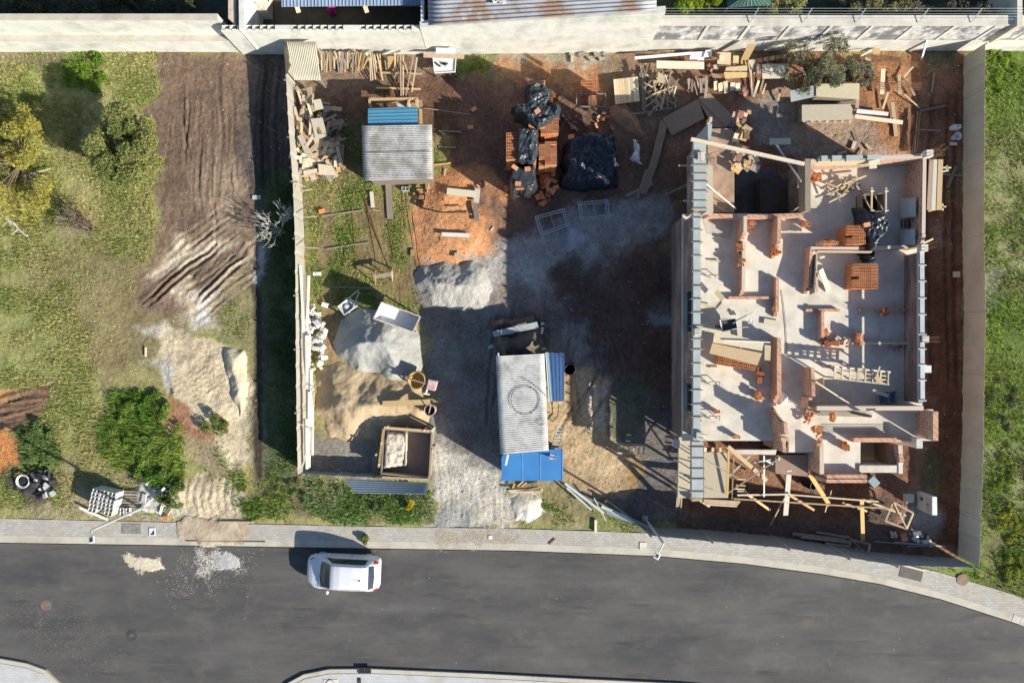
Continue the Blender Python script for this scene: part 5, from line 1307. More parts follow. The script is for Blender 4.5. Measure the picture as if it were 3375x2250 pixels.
# timber leaning against the back wall
LB = 'narrow timber piece standing in the row against the white wall'
x = 1050
while x < 1182:
    y0 = 172 + R.uniform(-3, 3); y1 = R.uniform(205, 242); w = R.uniform(.04, .09)
    board('timber_piece', LB, (x, y0, R.uniform(.7, 1.0)), (x + R.uniform(-7, 9), y1, .06), w, .04, R.choice(['wood', 'wood_pale', 'wood_grey', 'wood']), 'timber row against the white wall', 'timber'); x += R.uniform(2.6, 4.6)
for k, (x0, y0, x1, y1, w, m_) in enumerate([(1222, 176, 1229, 266, .05, 'wood_yellow'), (1228, 176, 1238, 262, .05, 'wood'), (1234, 180, 1243, 240, .05, 'wood_pale'), (1243, 178, 1262, 266, .06, 'wood'), (1252, 178, 1257, 250, .05, 'wood'),
        (1268, 200, 1272, 230, .05, 'wood_grey'), (1302, 174, 1303, 266, .07, 'wood_pale'), (1311, 180, 1312, 272, .05, 'wood'), (1320, 180, 1322, 320, .06, 'wood'), (1329, 182, 1329, 322, .06, 'wood_yellow'),
        (1363, 182, 1337, 322, .06, 'wood'), (1375, 190, 1357, 304, .06, 'wood'), (1333, 205, 1357, 280, .05, 'wood_yellow'), (1219, 190, 1222, 268, .05, 'wood'), (1190, 176, 1178, 235, .05, 'wood_pale'), (1208, 175, 1220, 210, .07, 'wood_pale'), (1200, 178, 1188, 232, .12, 'wood')]):
    board('long_timber', 'long timber leaning on the white wall above the teal roof', (x0, y0, .95), (x1, y1, .08 + .03 * (k % 3)), w, .045, m_, 'long timbers leaning on the white wall', 'timber')
sheet('brown_plywood', 'upright brown board in the row against the white wall', [(1278, 186, .9), (1298, 186, .9), (1298, 234, .1), (1278, 234, .1)], .03, 'wood')
sheet('brown_plywood', 'square brown board leaning between the narrow timbers', [(1196, 186, .8), (1216, 190, .8), (1206, 226, .1), (1182, 232, .1)], .03, 'wood')
board('rail_timber', 'horizontal timber rail at the feet of the long timbers', (1240, 290, .12), (1386, 294, .12), .09, .05, 'wood'); board('rail_timber', 'second horizontal rail crossing behind the long timbers', (1255, 240, .2), (1392, 244, .2), .09, .05, 'wood')
board('cross_board', 'orange brown board lying flat above the white tray', (1396, 182, .9), (1530, 187, .9), .24, .03, 'wood')
# white tray
t = thing('white_tray', 'white rectangular tray holding dark tools by the back wall', 'tray', P(1465, 215, .1)); b = MB()
c = [P(1427, 190, .5), P(1503, 193, .5), P(1500, 238, .5), P(1433, 242, .5)]; b.plate(c, .03)
for i in range(4): b.beam(c[i] + Vector((0, 0, .03)), c[(i + 1) % 4] + Vector((0, 0, .03)), .04, .08)
b.build('tray', M['white'], t); b = MB()
for q in c: b.tube((q.x, q.y, 0), (q.x, q.y, .47), .03)
b.build('stand', M['metal_dark'], t)
for a_, c_ in (((1432, 205), (1452, 220)), ((1458, 212), (1476, 210)), ((1456, 206), (1470, 216))): board('hand_tool', 'small dark tool lying in the white tray', (*a_, .56), (*c_, .56), .08, .04, 'metal_dark', 'tools in the white tray', 'tool')
b = MB(); b.plate([P(1437, 158, 1.1), P(1500, 160, 1.1), P(1500, 178, .9), P(1437, 178, .9)], .03); b.build('white_sheet', M['white'], label='white panel leaning on the wall above the orange brown board', cat='panel')

# ---------------------------------------------------------------- small sheds
def shed(label, roof, z, parts, loc, name='tin_shed'):
    t = thing(name, label, 'shed', P(*loc, 0)); return t
t = thing('tin_canopy', 'tan corrugated canopy in the corner by the back wall', 'canopy', P(1005, 200, 0))
corrugated('roof', P(944, 138, 2.0), P(1041, 138, 2.0), P(1058, 266, 1.8), P(970, 264, 1.8), 16, .018, M['tin_tan'], t, nv=6, wob=.04)
for q in ((957, 160), (1040, 150), (978, 250), (1045, 250)): b = MB(); p = P(*q, 1.75); b.beam((p.x, p.y, 0), (p.x, p.y, 1.75), .07, .07); b.build('post', M['wood_grey'], t)
t = thing('site_hut', 'timber hut under teal and grey corrugated roofs', 'hut', P(1305, 500, 0))
corrugated('roof', P(1424, 411, 2.05), P(1426, 590, 2.15), P(1197, 596, 2.15), P(1192, 415, 2.05), 30, .018, M['tin'], t, nv=10, wob=.02)
b = MB(); b.beam(P(1195, 505, 2.185), P(1425, 500, 2.185), .03, .012); b.build('sheet_overlap', M['metal_dark'], t)
b = MB()
for f_ in (.08, .36, .62, .92):
    for k in range(15): q = P(1194, 415, 2.18).lerp(P(1198, 595, 2.18), f_).lerp(P(1424, 411, 2.18).lerp(P(1426, 590, 2.18), f_), (k + .5) / 15); b.box(q, (.03, .03, .008))
b.build('roof_screws', M['rust'], t)
corrugated('lower_roof', P(1377, 352, 1.8), P(1377, 411, 1.9), P(1213, 414, 1.9), P(1213, 358, 1.8), 5, .03, M['teal'], t, prof='trap', nv=3)
b = MB()
for a_, c_ in (((1205, 425), (1415, 420)), ((1210, 582), (1418, 578))):
    p, q = P(*a_, 1.9), P(*c_, 1.9); d = (q - p).normalized() * .05; b.prism([(p.x, p.y), (q.x, q.y), (q.x, q.y + .04), (p.x, p.y + .04)], 0, 1.95)
for x in (1208, 1412): p, q = P(x, 430, 1.9), P(x + 2, 578, 1.9); b.prism([(p.x, p.y), (p.x + .04, p.y), (q.x + .04, q.y), (q.x, q.y)], 0, 1.94)
b.build('walls', M['wood_grey'], t)
b = MB()
for a_, c_ in (((1220, 332), (1378, 330)), ((1220, 332), (1222, 358)), ((1372, 330), (1376, 352)), ((1350, 332), (1346, 354))): b.beam(P(*a_, 1.2), P(*c_, 1.2), .09, .5)
b.build('timber_box', M['wood'], t)
sheet('pale_board', 'pale board lying in the timber box above the teal roof', [(1306, 342, 1.0), (1340, 336, 1.0), (1344, 352, 1.0), (1312, 352, 1.0)], .02, 'ply_pale')
sheet('wood_sheet', 'orange wooden sheet right of the timber box', [(1352, 330, .5), (1392, 330, .5), (1392, 352, .5), (1352, 352, .5)], .03, 'wood')
board('side_timber', 'timber strip beside the right end of the teal roof', (1386, 360, 1.2), (1388, 408, 1.2), .14, .04, 'wood')

t = thing('tool_shed', 'long tool shed with pale corrugated roof and bright blue front', 'shed', P(1735, 1350, 0))
corrugated('roof', P(1794, 1165, 2.45), P(1808, 1484, 2.45), P(1649, 1497, 2.4), P(1634, 1173, 2.4), 46, .018, M['tin_light'], t, nv=8, wob=.02)
corrugated('side_roof', P(1792, 1161, 2.2), P(1860, 1163, 1.9), P(1859, 1322, 1.9), P(1808, 1322, 2.2), 5, .022, M['blue_shaded'], t, prof='trap', nv=3)
b = MB(); b.beam(P(1799, 1161, 2.34), P(1810, 1322, 2.34), .05, .04); b.build('flashing', M['white'], t)
b = MB(); b.beam(P(1805, 1161, 2.30), P(1817, 1322, 2.30), .09, .03); b.build('flashing', plain('pale_teal', (.30, .50, .52)), t)
c = [P(1652, 1492, 2.2), P(1856, 1478, 2.2), P(1856, 1583, 2.0), P(1654, 1584, 2.0)]
b = MB(); b.plate(c, .03); fr = b.build('blue_roof', M['blue'], t)
for f in (.34, .63, .985): b = MB(); p, q = c[0].lerp(c[1], f), c[3].lerp(c[2], f); b.beam(p + Vector((0, 0, .012)), q + Vector((0, 0, .012)), .022, .02); b.build('sheet_joint', plain('pale_blue', (.25, .48, .75)), fr)
b = MB()
for a_, c_ in (((1650, 1190), (1662, 1480)), ((1786, 1180), (1800, 1470))): p, q = P(*a_, 2.3), P(*c_, 2.3); b.prism([(p.x, p.y), (p.x + .04, p.y), (q.x + .04, q.y), (q.x, q.y)], 0, 2.35)
for a_, c_ in (((1652, 1188), (1785, 1182)), ((1664, 1478), (1798, 1470))): p, q = P(*a_, 2.3), P(*c_, 2.3); b.prism([(p.x + .05, p.y), (q.x - .01, q.y), (q.x - .01, q.y + .04), (p.x + .05, p.y + .04)], 0, 2.34)
for a_, c_ in (((1658, 1500), (1660, 1578)), ((1846, 1492), (1846, 1578))): p, q = P(*a_, 2.0), P(*c_, 2.0); b.prism([(p.x, p.y), (p.x + .04, p.y), (q.x + .04, q.y), (q.x, q.y)], 0, 1.98)
p, q = P(1664, 1578, 2.0), P(1842, 1577, 2.0); b.prism([(p.x, p.y), (q.x, q.y), (q.x, q.y + .04), (p.x, p.y + .04)], 0, 1.97)
b.build('walls', M['wood_grey'], t)
for q in ((1662, 1575), (1846, 1575), (1850, 1175), (1850, 1312)): b = MB(); p = P(*q, 1.8); b.beam((p.x, p.y, 0), (p.x, p.y, 1.84), .07, .07); b.build('post', M['wood_grey'], t)
def ring(cx, cy, r, z, rad, n=40, turns=1.0, seg=None, wob=0):
    out = []; m_ = int(n * turns)
    for i in range(m_ + 1):
        a_ = 2 * math.pi * i / n; c_ = P(cx, cy, z); rr = r * (1 + wob * math.sin(a_ * 3))
        out.append(c_ + Vector((rr * math.cos(a_), rr * .98 * math.sin(a_), .02 * math.sin(a_ * 2))))
    return out
b = MB(); pts = ring(1731, 1318, .68, 2.50, .01, 48, 1.9, wob=.03); b.path(pts, .013, 6)
b.path([P(1722, 1248, 2.55), P(1745, 1256, 2.6), P(1775, 1278, 2.6), P(1806, 1310, 2.5)], .011, 5); b.build('cable_coil', M['rebar'], label='large black cable coil lying on the pale corrugated roof', cat='cable coil')
b = MB(); b.path(ring(1783, 1391, .15, 2.50, .01, 24, 2.0), .009, 5); b.build('wire_ring', M['metal_dark'], label='small wire ring on the pale roof below the big coil', cat='wire ring')
def ladder(a0, a1, w, n, label, mat='steel', rungw=.05):
    t = thing('ladder', label, 'ladder', P(*a0)); p, q = P(*a0), P(*a1); d = (q - p).normalized(); s_ = d.cross(Vector((0, 0, 1))).normalized() * w / 2
    for s in (1, -1): b = MB(); b.beam(p + s_ * s, q + s_ * s, .03, .05); b.build('rail', M[mat], t)
    for k in range(n): b = MB(); c_ = p.lerp(q, (k + .5) / n); b.beam(c_ - s_, c_ + s_, rungw, .03); b.build('rung', M[mat], t)
ladder((1847, 1404, .9), (1820, 1518, 2.45), .34, 10, 'metal ladder leaning over the edge of the bright blue roof', 'steel', .08)
board('white_stick', 'white batten lying on the bright blue roof', (1675, 1497, 2.36), (1667, 1533, 2.36), .10, .05, 'pvc'); 
b = MB(); b.beam(P(1643, 1163, 2.4), P(1643, 1172, 2.4), .06, .06); b.build('roof_peg', M['white'], label='short white peg at the top left of the pale roof', cat='peg')
t = thing('water_drum', 'black rubber drum beside the dark blue side roof', 'drum', P(1874, 1215, 0)); b = MB()
b.lathe(P(1874, 1215, 0), [(.27, 0), (.30, .4), (.28, .85), (.24, .86), (.25, .4), (.001, .3)], 24); b.build('drum', M['black'], t, smooth=True)
b = MB(); b.path([P(1842, 1330, .2), P(1838, 1370, .15), P(1822, 1388, .12), P(1806, 1378, .1), P(1812, 1365, .1), P(1824, 1364, .1)], .02, 6); b.build('hose', M['black'], label='curled black hose on the sand right of the tool shed', cat='hose')
# timber and planks below the blue roof
for k, (a_, c_) in enumerate([((1676, 1616), (1790, 1612)), ((1700, 1608), (1724, 1586)), ((1715, 1607), (1735, 1590)), ((1715, 1628), (1790, 1618)), ((1690, 1608), (1697, 1592)), ((1706, 1622), (1796, 1602)), ((1680, 1621), (1760, 1620))]):
    board('timber_piece', 'pale timber on the small pile below the bright blue roof', (*a_, .05 + .04 * k), (*c_, .06 + .04 * k), .08, .05, 'wood' if k % 3 else 'wood_pale', 'timbers below the bright blue roof', 'timber')
# pile covered with soft sheets above the shed
def drape(name, label, poly, hmax, run, fold, mat, cat='tarp', zb=0.0, off_=0, res=.045, nz=.25):
    pw = [PX(x, y, zb + hmax * .7) for x, y in poly]
    x0, x1 = min(p[0] for p in pw) - .1, max(p[0] for p in pw) + .1; y0, y1 = min(p[1] for p in pw) - .1, max(p[1] for p in pw) + .1
    X, Y = np.meshgrid(np.arange(x0, x1, res), np.arange(y0, y1, res)); s = X.shape; X, Y = X.ravel(), Y.ravel()
    d = sdist(X + (fbm(X, Y, .45, 200 + off_) - .5) * .42, Y + (fbm(X, Y, .45, 205 + off_) - .5) * .42, pw); t_ = np.clip(d / run, 0, 1)
    rid = np.abs(fbm(X, Y, .55, 210 + off_, 3) - .5) * 2; rid2 = np.abs(fbm(X * .4 + Y * .9, Y * .5 - X, nz, 220 + off_, 3) - .5) * 2
    z = zb + hmax * (t_ ** .45) + fold * ((1 - rid) ** 3 + .7 * (1 - rid2) ** 4) * np.clip(t_ * 4, .2, 1)
    z = np.where(d > 0, z, zb + .02)
    I = np.arange(X.size).reshape(s); Q = np.stack([I[:-1, :-1], I[:-1, 1:], I[1:, 1:], I[1:, :-1]], -1).reshape(-1, 4)
    keep = (d[Q] > 0).any(1); Q = Q[keep]; used = np.unique(Q); mp = np.full(X.size, -1); mp[used] = np.arange(len(used))
    o = np_mesh(name, np.stack([X, Y, z], -1)[used], mp[Q], M[mat], smooth=True, label=label, cat=cat)
    so = o.modifiers.new('solid', 'SOLIDIFY'); so.thickness = .006
    return o
M['tarp'] = plain('black_tarp', (.035, .042, .052), (.05, .058, .07), 2, rough=.34, bmp=.35, bs_=5, spec=.5)
M['tarp_blue'] = plain('navy_tarp', (.018, .026, .045), (.028, .038, .06), 2, rough=.32, bmp=.5, bs_=5, spec=.5)
drape('covered_pile', 'brown cloth covered pile in the shade above the tool shed', [(1615, 1052), (1700, 1045), (1772, 1030), (1776, 1062), (1700, 1080), (1622, 1088)], .8, .35, .06, 'brown_soft', 'covered pile', off_=1)
drape('covered_pile', 'grey sheet covered pile touching the top of the tool shed', [(1640, 1104), (1700, 1108), (1790, 1070), (1796, 1060), (1796, 1130), (1750, 1166), (1668, 1172), (1632, 1140)], .9, .4, .10, 'brown_soft', 'covered pile', off_=2, nz=.5)
sheet('grey_board', 'long grey board across the two covered piles', [(1622, 1092, 1.0), (1770, 1060, 1.0), (1776, 1080, 1.0), (1628, 1110, 1.0)], .03, 'formwork')
b = MB(); b.box(P(1617, 1142, .5), (.26, .16, .04), .4); b.tube(P(1617, 1142, .1), P(1617, 1142, .5), .03); b.build('light_frame', M['steel'], label='small pale metal frame left of the grey covered pile', cat='frame')
for a_, c_ in (((1782, 1066), (1794, 1066)), ((1788, 1078), (1786, 1100)), ((1786, 1150), (1800, 1148))): board('pale_offcut', 'pale offcut at the right edge of the covered piles', (*a_, .85), (*c_, .85), .12, .04, 'ply_pale', 'pale offcuts beside the covered piles')

# ---------------------------------------------------------------- tarpaulin covered block stacks
stack(1688, 482, 2, 9, 11, .10, 0.0, 'left tarp stack')
stack(1812, 405, 3, 7, 10, .10, 0.0, 'big right stack')
stack(1806, 505, 3, 8, 9, .10, 0.0, 'shaded lower stack', miss=.15)
stack(1822, 330, 2, 4, 7, .10, 0.05, 'upper corner stack', miss=.3)
stack(1944, 282, 3, 4, 4, .10, .06, 'small sunlit stack')
for q_ in (((1770, 300), (.8, 1.1, 1.95)), ((1770, 390), (.8, 1.0, 2.0)), ((1738, 480), (.85, 1.7, 2.0)), ((1722, 590), (.9, .95, 2.0))):
    c_ = P(*q_[0], 2.1); LOWER.box((c_.x, c_.y, .05), q_[1])
drape('tarpaulin', 'black tarpaulin crumpled over the upper block pallets', [(1730, 275), (1790, 268), (1830, 300), (1810, 345), (1850, 350), (1840, 385), (1800, 430), (1770, 440), (1740, 420), (1700, 375), (1690, 345), (1735, 340), (1735, 300)], 1.2, .22, .18, 'tarp', zb=1.0, off_=4)
drape('tarpaulin', 'black shiny tarpaulin strip between the two clay block pallets', [(1705, 425), (1770, 430), (1782, 480), (1775, 530), (1755, 560), (1700, 545), (1695, 500)], 1.25, .18, .14, 'tarp', zb=1.05, off_=5)
drape('tarpaulin', 'dark grey tarpaulin over the lowest pallet near the steel frame', [(1690, 545), (1762, 548), (1768, 620), (1752, 628), (1700, 632), (1700, 652), (1688, 650), (1678, 600)], 1.2, .16, .05, 'tarp', zb=1.0, off_=6)
drape('tarpaulin', 'large navy tarpaulin spread over the right hand pallets', [(1875, 450), (1920, 432), (2000, 430), (2036, 440), (2040, 600), (1990, 612), (1900, 620), (1850, 600), (1855, 520)], 1.3, .35, .20, 'tarp_blue', zb=.05, off_=7)
drape('plastic_bag', 'white torn plastic sheet caught on the navy tarpaulin', [(2016, 520), (2030, 516), (2036, 545), (2010, 550)], .08, .1, .06, 'white', 'plastic sheet', zb=1.38, off_=8, res=.025)
drape('plastic_bag', 'white plastic sheet hanging right of the navy tarpaulin', [(2096, 455), (2104, 460), (2106, 505), (2115, 535), (2076, 520), (2092, 500)], .12, .15, .06, 'white', 'plastic sheet', zb=.4, off_=9, res=.03)
for k, (x, y, z, r_) in enumerate([(1767, 363, 2.36, .6), (1700, 548, 2.26, -.6), (1738, 552, 2.26, .1), (1708, 600, 2.24, -.1)]):
    brick(P(x, y, z), r_, 'orange block lying flat as weight on the black tarpaulins', 'blocks weighing down the black tarpaulins', flat=True)
for x, y, r_ in ((1881, 446, .2), (1912, 517, 1.4), (1970, 576, .2), (1988, 468, 0)): brick(P(x, y, 1.36), r_, 'small clay block holding down the navy tarpaulin', 'blocks on the navy tarpaulin', flat=True)
for k in range(34):
    q = R.random(); x = 1788 + R.gauss(0, 16) + q * 14; y = 560 + q * 110 + R.uniform(-8, 8)
    brick(P(x, y, R.uniform(.05, .5 * (1 - abs(q - .4)))), R.uniform(0, 3.1), 'loose clay block in the tumbled heap below the pallets', 'tumbled clay blocks below the pallets', flat=R.random() < .7, tilt=R.uniform(-.3, .3))
for x, y, r_, l in ((1577, 606, .6, 'orange clay block at the tip of the orange earth mound'), (1663, 624, 1.8, 'shaded clay block left of the grey tarpaulin'), (1560, 357, .5, 'small clay block alone on the dark earth'), (1550, 415, .1, 'pair of clay pieces alone on the shaded earth')):
    brick(P(x, y, .08), r_, l, None, flat=True)
board('white_peg', 'upright pale peg left of the black tarpaulin', (1697, 270, .5), (1697, 312, .1), .07, .05, 'wood_grey')
# timber tables / trestles and steel frames in the shade
def trestle(label, x0, y0, x1, y1, z, mat='wood_grey', name='trestle', legs=4, rot=0, mid=True):
    t = thing(name, label, 'trestle', P((x0 + x1) / 2, (y0 + y1) / 2, 0)); c = [P(x0, y0, z), P(x1, y0 + rot, z), P(x1, y1 + rot, z), P(x0, y1, z)]
    for i in (0, 2): b = MB(); b.beam(c[i], c[(i + 1) % 4], .06, .08); b.build('rail', M[mat], t)
    for i in (1, 3): b = MB(); b.beam(c[i] + Vector((0, 0, .03)), c[(i + 1) % 4] + Vector((0, 0, .03)), .05, .06); b.build('cross_bar', M[mat], t)
    for q in c: b = MB(); o = Vector((R.uniform(-.15, .15), R.uniform(-.15, .15), 0)); b.beam(q, Vector((q.x, q.y, 0)) + o, .06, .06); b.build('leg', M[mat], t)
    if mid: b = MB(); b.beam((c[0] + c[1]) / 2, (c[2] + c[3]) / 2, .04, .04); b.build('cross_bar', M[mat], t)
trestle('timber table frame near the small sunlit block stack', 1900, 310, 1995, 352, .9)
def steel_frame(label, c4, z=.12, mid=True):
    t = thing('scaffold_section', label, 'scaffold part', P(*c4[0], 0)); c = [P(*q, z) for q in c4]; s_ = (c[1] - c[0]).normalized() * .12
    for a_, b_ in ((0, 1), (3, 2)):
        for k in (0, 1): b = MB(); o = (c[3] - c[0]).normalized() * (.12 * k * (1 if a_ == 0 else -1)); b.tube(c[a_] + o, c[b_] + o, .032); b.build('tube', M['steel'], t)
    for a_, b_ in ((0, 3), (1, 2)):
        for k in (0, 1): b = MB(); o = s_ * (k * (1 if a_ == 0 else -1)); b.tube(c[a_] + o, c[b_] + o, .036); b.build('tube', M['steel'], t)
    if mid: b = MB(); b.tube((c[0] + c[1]) / 2, (c[2] + c[3]) / 2, .018); b.build('tube', M['steel'], t)
steel_frame('tilted steel scaffold frame lying on the shaded earth', [(1764, 714), (1860, 688), (1876, 742), (1782, 776)])
steel_frame('steel frame with timber ends near the navy tarpaulin', [(1906, 668), (2004, 658), (2008, 718), (1914, 724)], .3)
# boards on the orange mound
for nm, lb, a_, c_, w, m_ in (('pale_board', 'long pale board at the top of the orange earth mound', (1473, 630, .42), (1566, 640, .42), .34, 'ply_pale'), ('grey_board', 'grey board standing right of the long pale board', (1575, 622, .40), (1570, 668, .40), .26, 'ply_pale'),
        ('grey_board', 'grey board below the corner of the orange mound boards', (1566, 672, .38), (1572, 728, .38), .24, 'wood_grey'), ('thin_board', 'thin board half buried across the orange mound', (1418, 702, .34), (1556, 706, .40), .06, 'wood'), ('thin_board', 'short thin board above the half buried one', (1482, 685, .42), (1535, 687, .42), .05, 'wood'),
        ('pale_board', 'short white board on the lower orange mound', (1456, 772, .42), (1548, 776, .40), .20, 'pvc'), ('tiny_board', 'tiny pale stick at the right foot of the orange mound', (1617, 760, .12), (1628, 748, .12), .06, 'pvc'),
        ('brown_board', 'long brown board on the grass below the hut', (1279, 598, .10), (1286, 722, .08), .30, 'wood_grey'), ('pale_plank', 'pale plank left of the long brown board', (1224, 632, .15), (1229, 684, .15), .18, 'ply_pale'), ('plank_offcut', 'thin offcut at the foot of the pale plank', (1228, 690, .08), (1252, 696, .08), .06, 'wood'),
        ('garden_border', 'upper timber border strip in the grass yard', (1060, 712, .06), (1196, 693, .06), .07, 'wood_grey'), ('garden_border', 'second timber border strip in the grass yard', (1074, 821, .06), (1216, 799, .06), .07, 'wood_grey'), ('garden_border', 'lowest timber border strip above the wheelbarrow', (1085, 945, .06), (1232, 950, .06), .07, 'wood_grey'),
        ('small_block', 'small wooden block right of the grass yard', (1360, 822, .1), (1360, 844, .1), .20, 'wood'), ('small_block', 'pale square wood block beside the stone heap', (1498, 842, .30), (1520, 842, .30), .28, 'wood_pale'), ('long_lath', 'thin lath on the grass right of the grey roof', (1430, 544, .1), (1486, 538, .1), .08, 'wood'), ('short_lath', 'short upright lath in the grass right of the hut', (1469, 557, .1), (1465, 580, .1), .05, 'wood'),
        ('thin_rod', 'thin grey pole lying on the shaded weeds', (1400, 357, .15), (1548, 377, .1), .03, 'wood_grey'), ('grey_lath', 'upper grey slat in the shaded grass', (1446, 431, .05), (1520, 435, .05), .07, 'wood_grey'), ('grey_lath', 'lower grey slat in the shaded grass', (1446, 484, .05), (1502, 486, .05), .07, 'wood_grey')):
    board(nm, lb, a_, c_, w, .04, m_)
for k, (a_, c_) in enumerate([((1160, 660), (1180, 985)), ((1195, 640), (1250, 800)), ((1205, 660), (1262, 830)), ((1210, 700), (1290, 900)), ((1140, 810), (1122, 960)), ((1320, 560), (1340, 760)), ((1340, 640), (1375, 880)), ((1280, 740), (1300, 860)), ((1365, 700), (1390, 900)), ((1205, 650), (1240, 860))]):
    b = MB(); b.tube(P(*a_, .06), P(*c_, .05), .014, 6); b.build('steel_bar', M['rust'], label='long rusty reinforcing bar lying in the grass yard', cat='steel bar', group='reinforcing bars in the grass yard')
for k, (x, y) in enumerate(((1385, 672), (1388, 650), (1384, 630))):
    b = MB(); c = P(x, y, .15 + .1 * k); rr = .22 + k * .03
    for i in range(4): a_ = .5 + i * math.pi / 2 + k * .2; p = c + Vector((math.cos(a_), math.sin(a_) * .8, 0)) * rr; q = c + Vector((math.cos(a_ + math.pi / 2), math.sin(a_ + math.pi / 2) * .8, 0)) * rr; b.beam(p, q, .05, .12)
    b.build('black_crate', M['black'], label='black rubber frame in the small stack right of the block', cat='rubber frame', group='black rubber frames')
brick(P(1338, 625, .05), -.05, 'white hollow concrete block below the grey roof', None, me=BRB, name='concrete_block', cat='block')
scatter('short_timber', [(1398, 588), (1418, 588), (1416, 622), (1400, 622)], 7, (.4, .7), (.05, .10), [80, 95], .15, ['wood'], 'short timber in the bundle at the grey roof corner', 'short timbers at the roof corner', 'timber')
# bench / saw horse
t = thing('saw_bench', 'small pale timber saw bench casting a shadow on the grass', 'bench', P(1266, 912, 0)); z = .75
b = MB(); b.beam(P(1230, 913, z), P(1296, 903, z), .20, .05); b.build('top', M['wood'], t)
for x, y, s in ((1236, 912, 1), (1292, 903, 1)):
    b = MB(); b.beam(P(x, y - 10, z), P(x + 1, y + 14, z), .06, .06); b.build('cross_bar', M['wood_pale'], t)
    for e in (-12, 14): b = MB(); p = P(x, y + e * .6, z); q = P(x, y + e * 1.6, 0); b.beam(p, q, .06, .05); b.build('leg', M['wood'], t)
# stone slab bits on the left edge
b = MB(); b.prism([PX(x, y, .1) for x, y in [(1031, 896), (1058, 896), (1058, 908), (1031, 908)]], 0, .1); b.build('pale_block', M['white'], label='pale flat block beside the narrow fence in the grass', cat='block')
b = MB(); b.box(P(1072, 1005, .05), (.32, .24, .12), -.3); b.build('pale_block', M['white'], label='white box left of the wheelbarrow', cat='block')
b = MB(); b.prism([PX(x, y, .05) for x, y in [(832, 644), (859, 644), (859, 657), (832, 657)]], -.05, .08); b.build('pale_block', M['block'], label='pale block alone on the dark strip outside the fence', cat='block')
brick(P(1060, 691, .06), .3, 'small orange brick piece near the top border strip', None, flat=True)
# wheelbarrow
t = thing('wheelbarrow', 'white wheelbarrow with crossed handles standing in the grass yard', 'wheelbarrow', P(1140, 1010, 0)); z = .55
b = MB(); c = [P(1113, 1010, z), P(1152, 980, z), P(1178, 1008, z), P(1134, 1038, z)]; d = [q.lerp(sum(c, Vector()) / 4, .35) - Vector((0, 0, .22)) for q in c]
b.add(c + d, [(4, 5, 6, 7), (0, 1, 5, 4), (1, 2, 6, 5), (2, 3, 7, 6), (3, 0, 4, 7)]); b.build('tray', M['steel'], t, solid=.01)
b = MB()
for i in range(4): b.tube(c[i], c[(i + 1) % 4], .018)
b.build('rim', M['white'], t)
for a_, c_ in (((1134, 1038, .5), (1190, 996, .7)), ((1113, 1010, .5), (1182, 956, .7)), ((1160, 1020, .5), (1184, 962, .6)), ((1150, 990, .5), (1172, 1012, .55))): b = MB(); b.tube(P(*a_), P(*c_), .02); b.build('handle', M['white'], t)
b = MB(); b.lathe(P(1112, 1028, .2), [(.001, -.04), (.18, -.04), (.2, 0), (.18, .04), (.001, .04)], 18, axis=(.6, .8, 0)); b.build('wheel', M['black'], t)
for q in ((1150, 1030), (1165, 1005)): b = MB(); p = P(*q, .4); b.tube(p, (p.x, p.y, 0), .018); b.build('leg', M['steel'], t)
b = MB(); b.lathe(P(1143, 1010, .42), [(.001, .12), (.08, .12), (.13, .04), (.14, 0)], 16); b.build('bucket', M['block'], label='pale round bucket lying in the wheelbarrow', cat='bucket')
# mortar trough on the grey sand heap
t = thing('mortar_trough', 'large white open mortar trough tilted on the grey sand heap', 'trough', P(1307, 1046, .6)); z = 1.75
rim = [P(1258, 996, z), P(1385, 1043, z - .05), P(1361, 1094, z - .05), P(1231, 1050, z)]; flo = [P(1255, 992, z - .65), P(1355, 1030, z - .7), P(1330, 1070, z - .7), P(1228, 1030, z - .65)]
cen = sum(rim, Vector()) / 4; flo = [Vector((cen.x, cen.y, z - .62)) + Vector(((q - cen).x * .90, (q - cen).y * .90, 0)) for q in rim]
b = MB(); b.add(rim + flo, [(4, 5, 6, 7), (0, 1, 5, 4), (1, 2, 6, 5), (2, 3, 7, 6), (3, 0, 4, 7)]); b.build('tub', M['white'], t, solid=.02)
b = MB()
for i in range(4): b.beam(rim[i], rim[(i + 1) % 4], .05, .05)
b.build('rim', plain('trough_rim', (.66, .56, .48), (.5, .36, .28), 8, dirt=((.7, .7, .68), .8)), t)
for q in flo: b = MB(); b.beam(q, Vector((q.x, q.y, .2)), .06, .06); b.build('leg', M['metal_dark'], t)
# concrete mixer
t = thing('concrete_mixer', 'yellow concrete mixer with open drum facing up', 'mixer', P(1372, 1252, .3)); z = 1.35; c = P(1372, 1253, z); ax = Vector((-.12, -.10, 1)).normalized()
b = MB(); b.lathe(c, [(.001, -.62), (.30, -.62), (.40, -.45), (.43, -.15), (.44, 0), (.41, .005), (.40, -.12), (.34, -.30), (.001, -.36)], 32, axis=ax); b.build('drum', M['yellow'], t, smooth=True)
b = MB(); b.tube(P(1336, 1244, z + .03), P(1402, 1263, z + .05), .045, 8); b.build('yoke', plain('yoke', (.40, .27, .24), (.3, .2, .18), 5), t)
b = MB()
for a_, e in (((1336, 1244), (1330, 1250)), ((1402, 1263), (1408, 1278))): b.tube(P(*a_, z), P(*e, .1), .04, 8)
b.tube(P(1330, 1250, .12), P(1408, 1278, .12), .04, 8); b.build('frame', M['metal_dark'], t)
b = MB(); q = P(1424, 1268, z - .15); b.box((q.x, q.y, q.z - .3), (.46, .50, .5), -.25); b.build('motor_box', M['pinkish'], t, bevel=.03)
b = MB(); b.tube(P(1407, 1283, .9), P(1403, 1296, .9), .05); b.tube(P(1396, 1296, .9), P(1416, 1299, .9), .05); b.build('handle', M['white'], t)
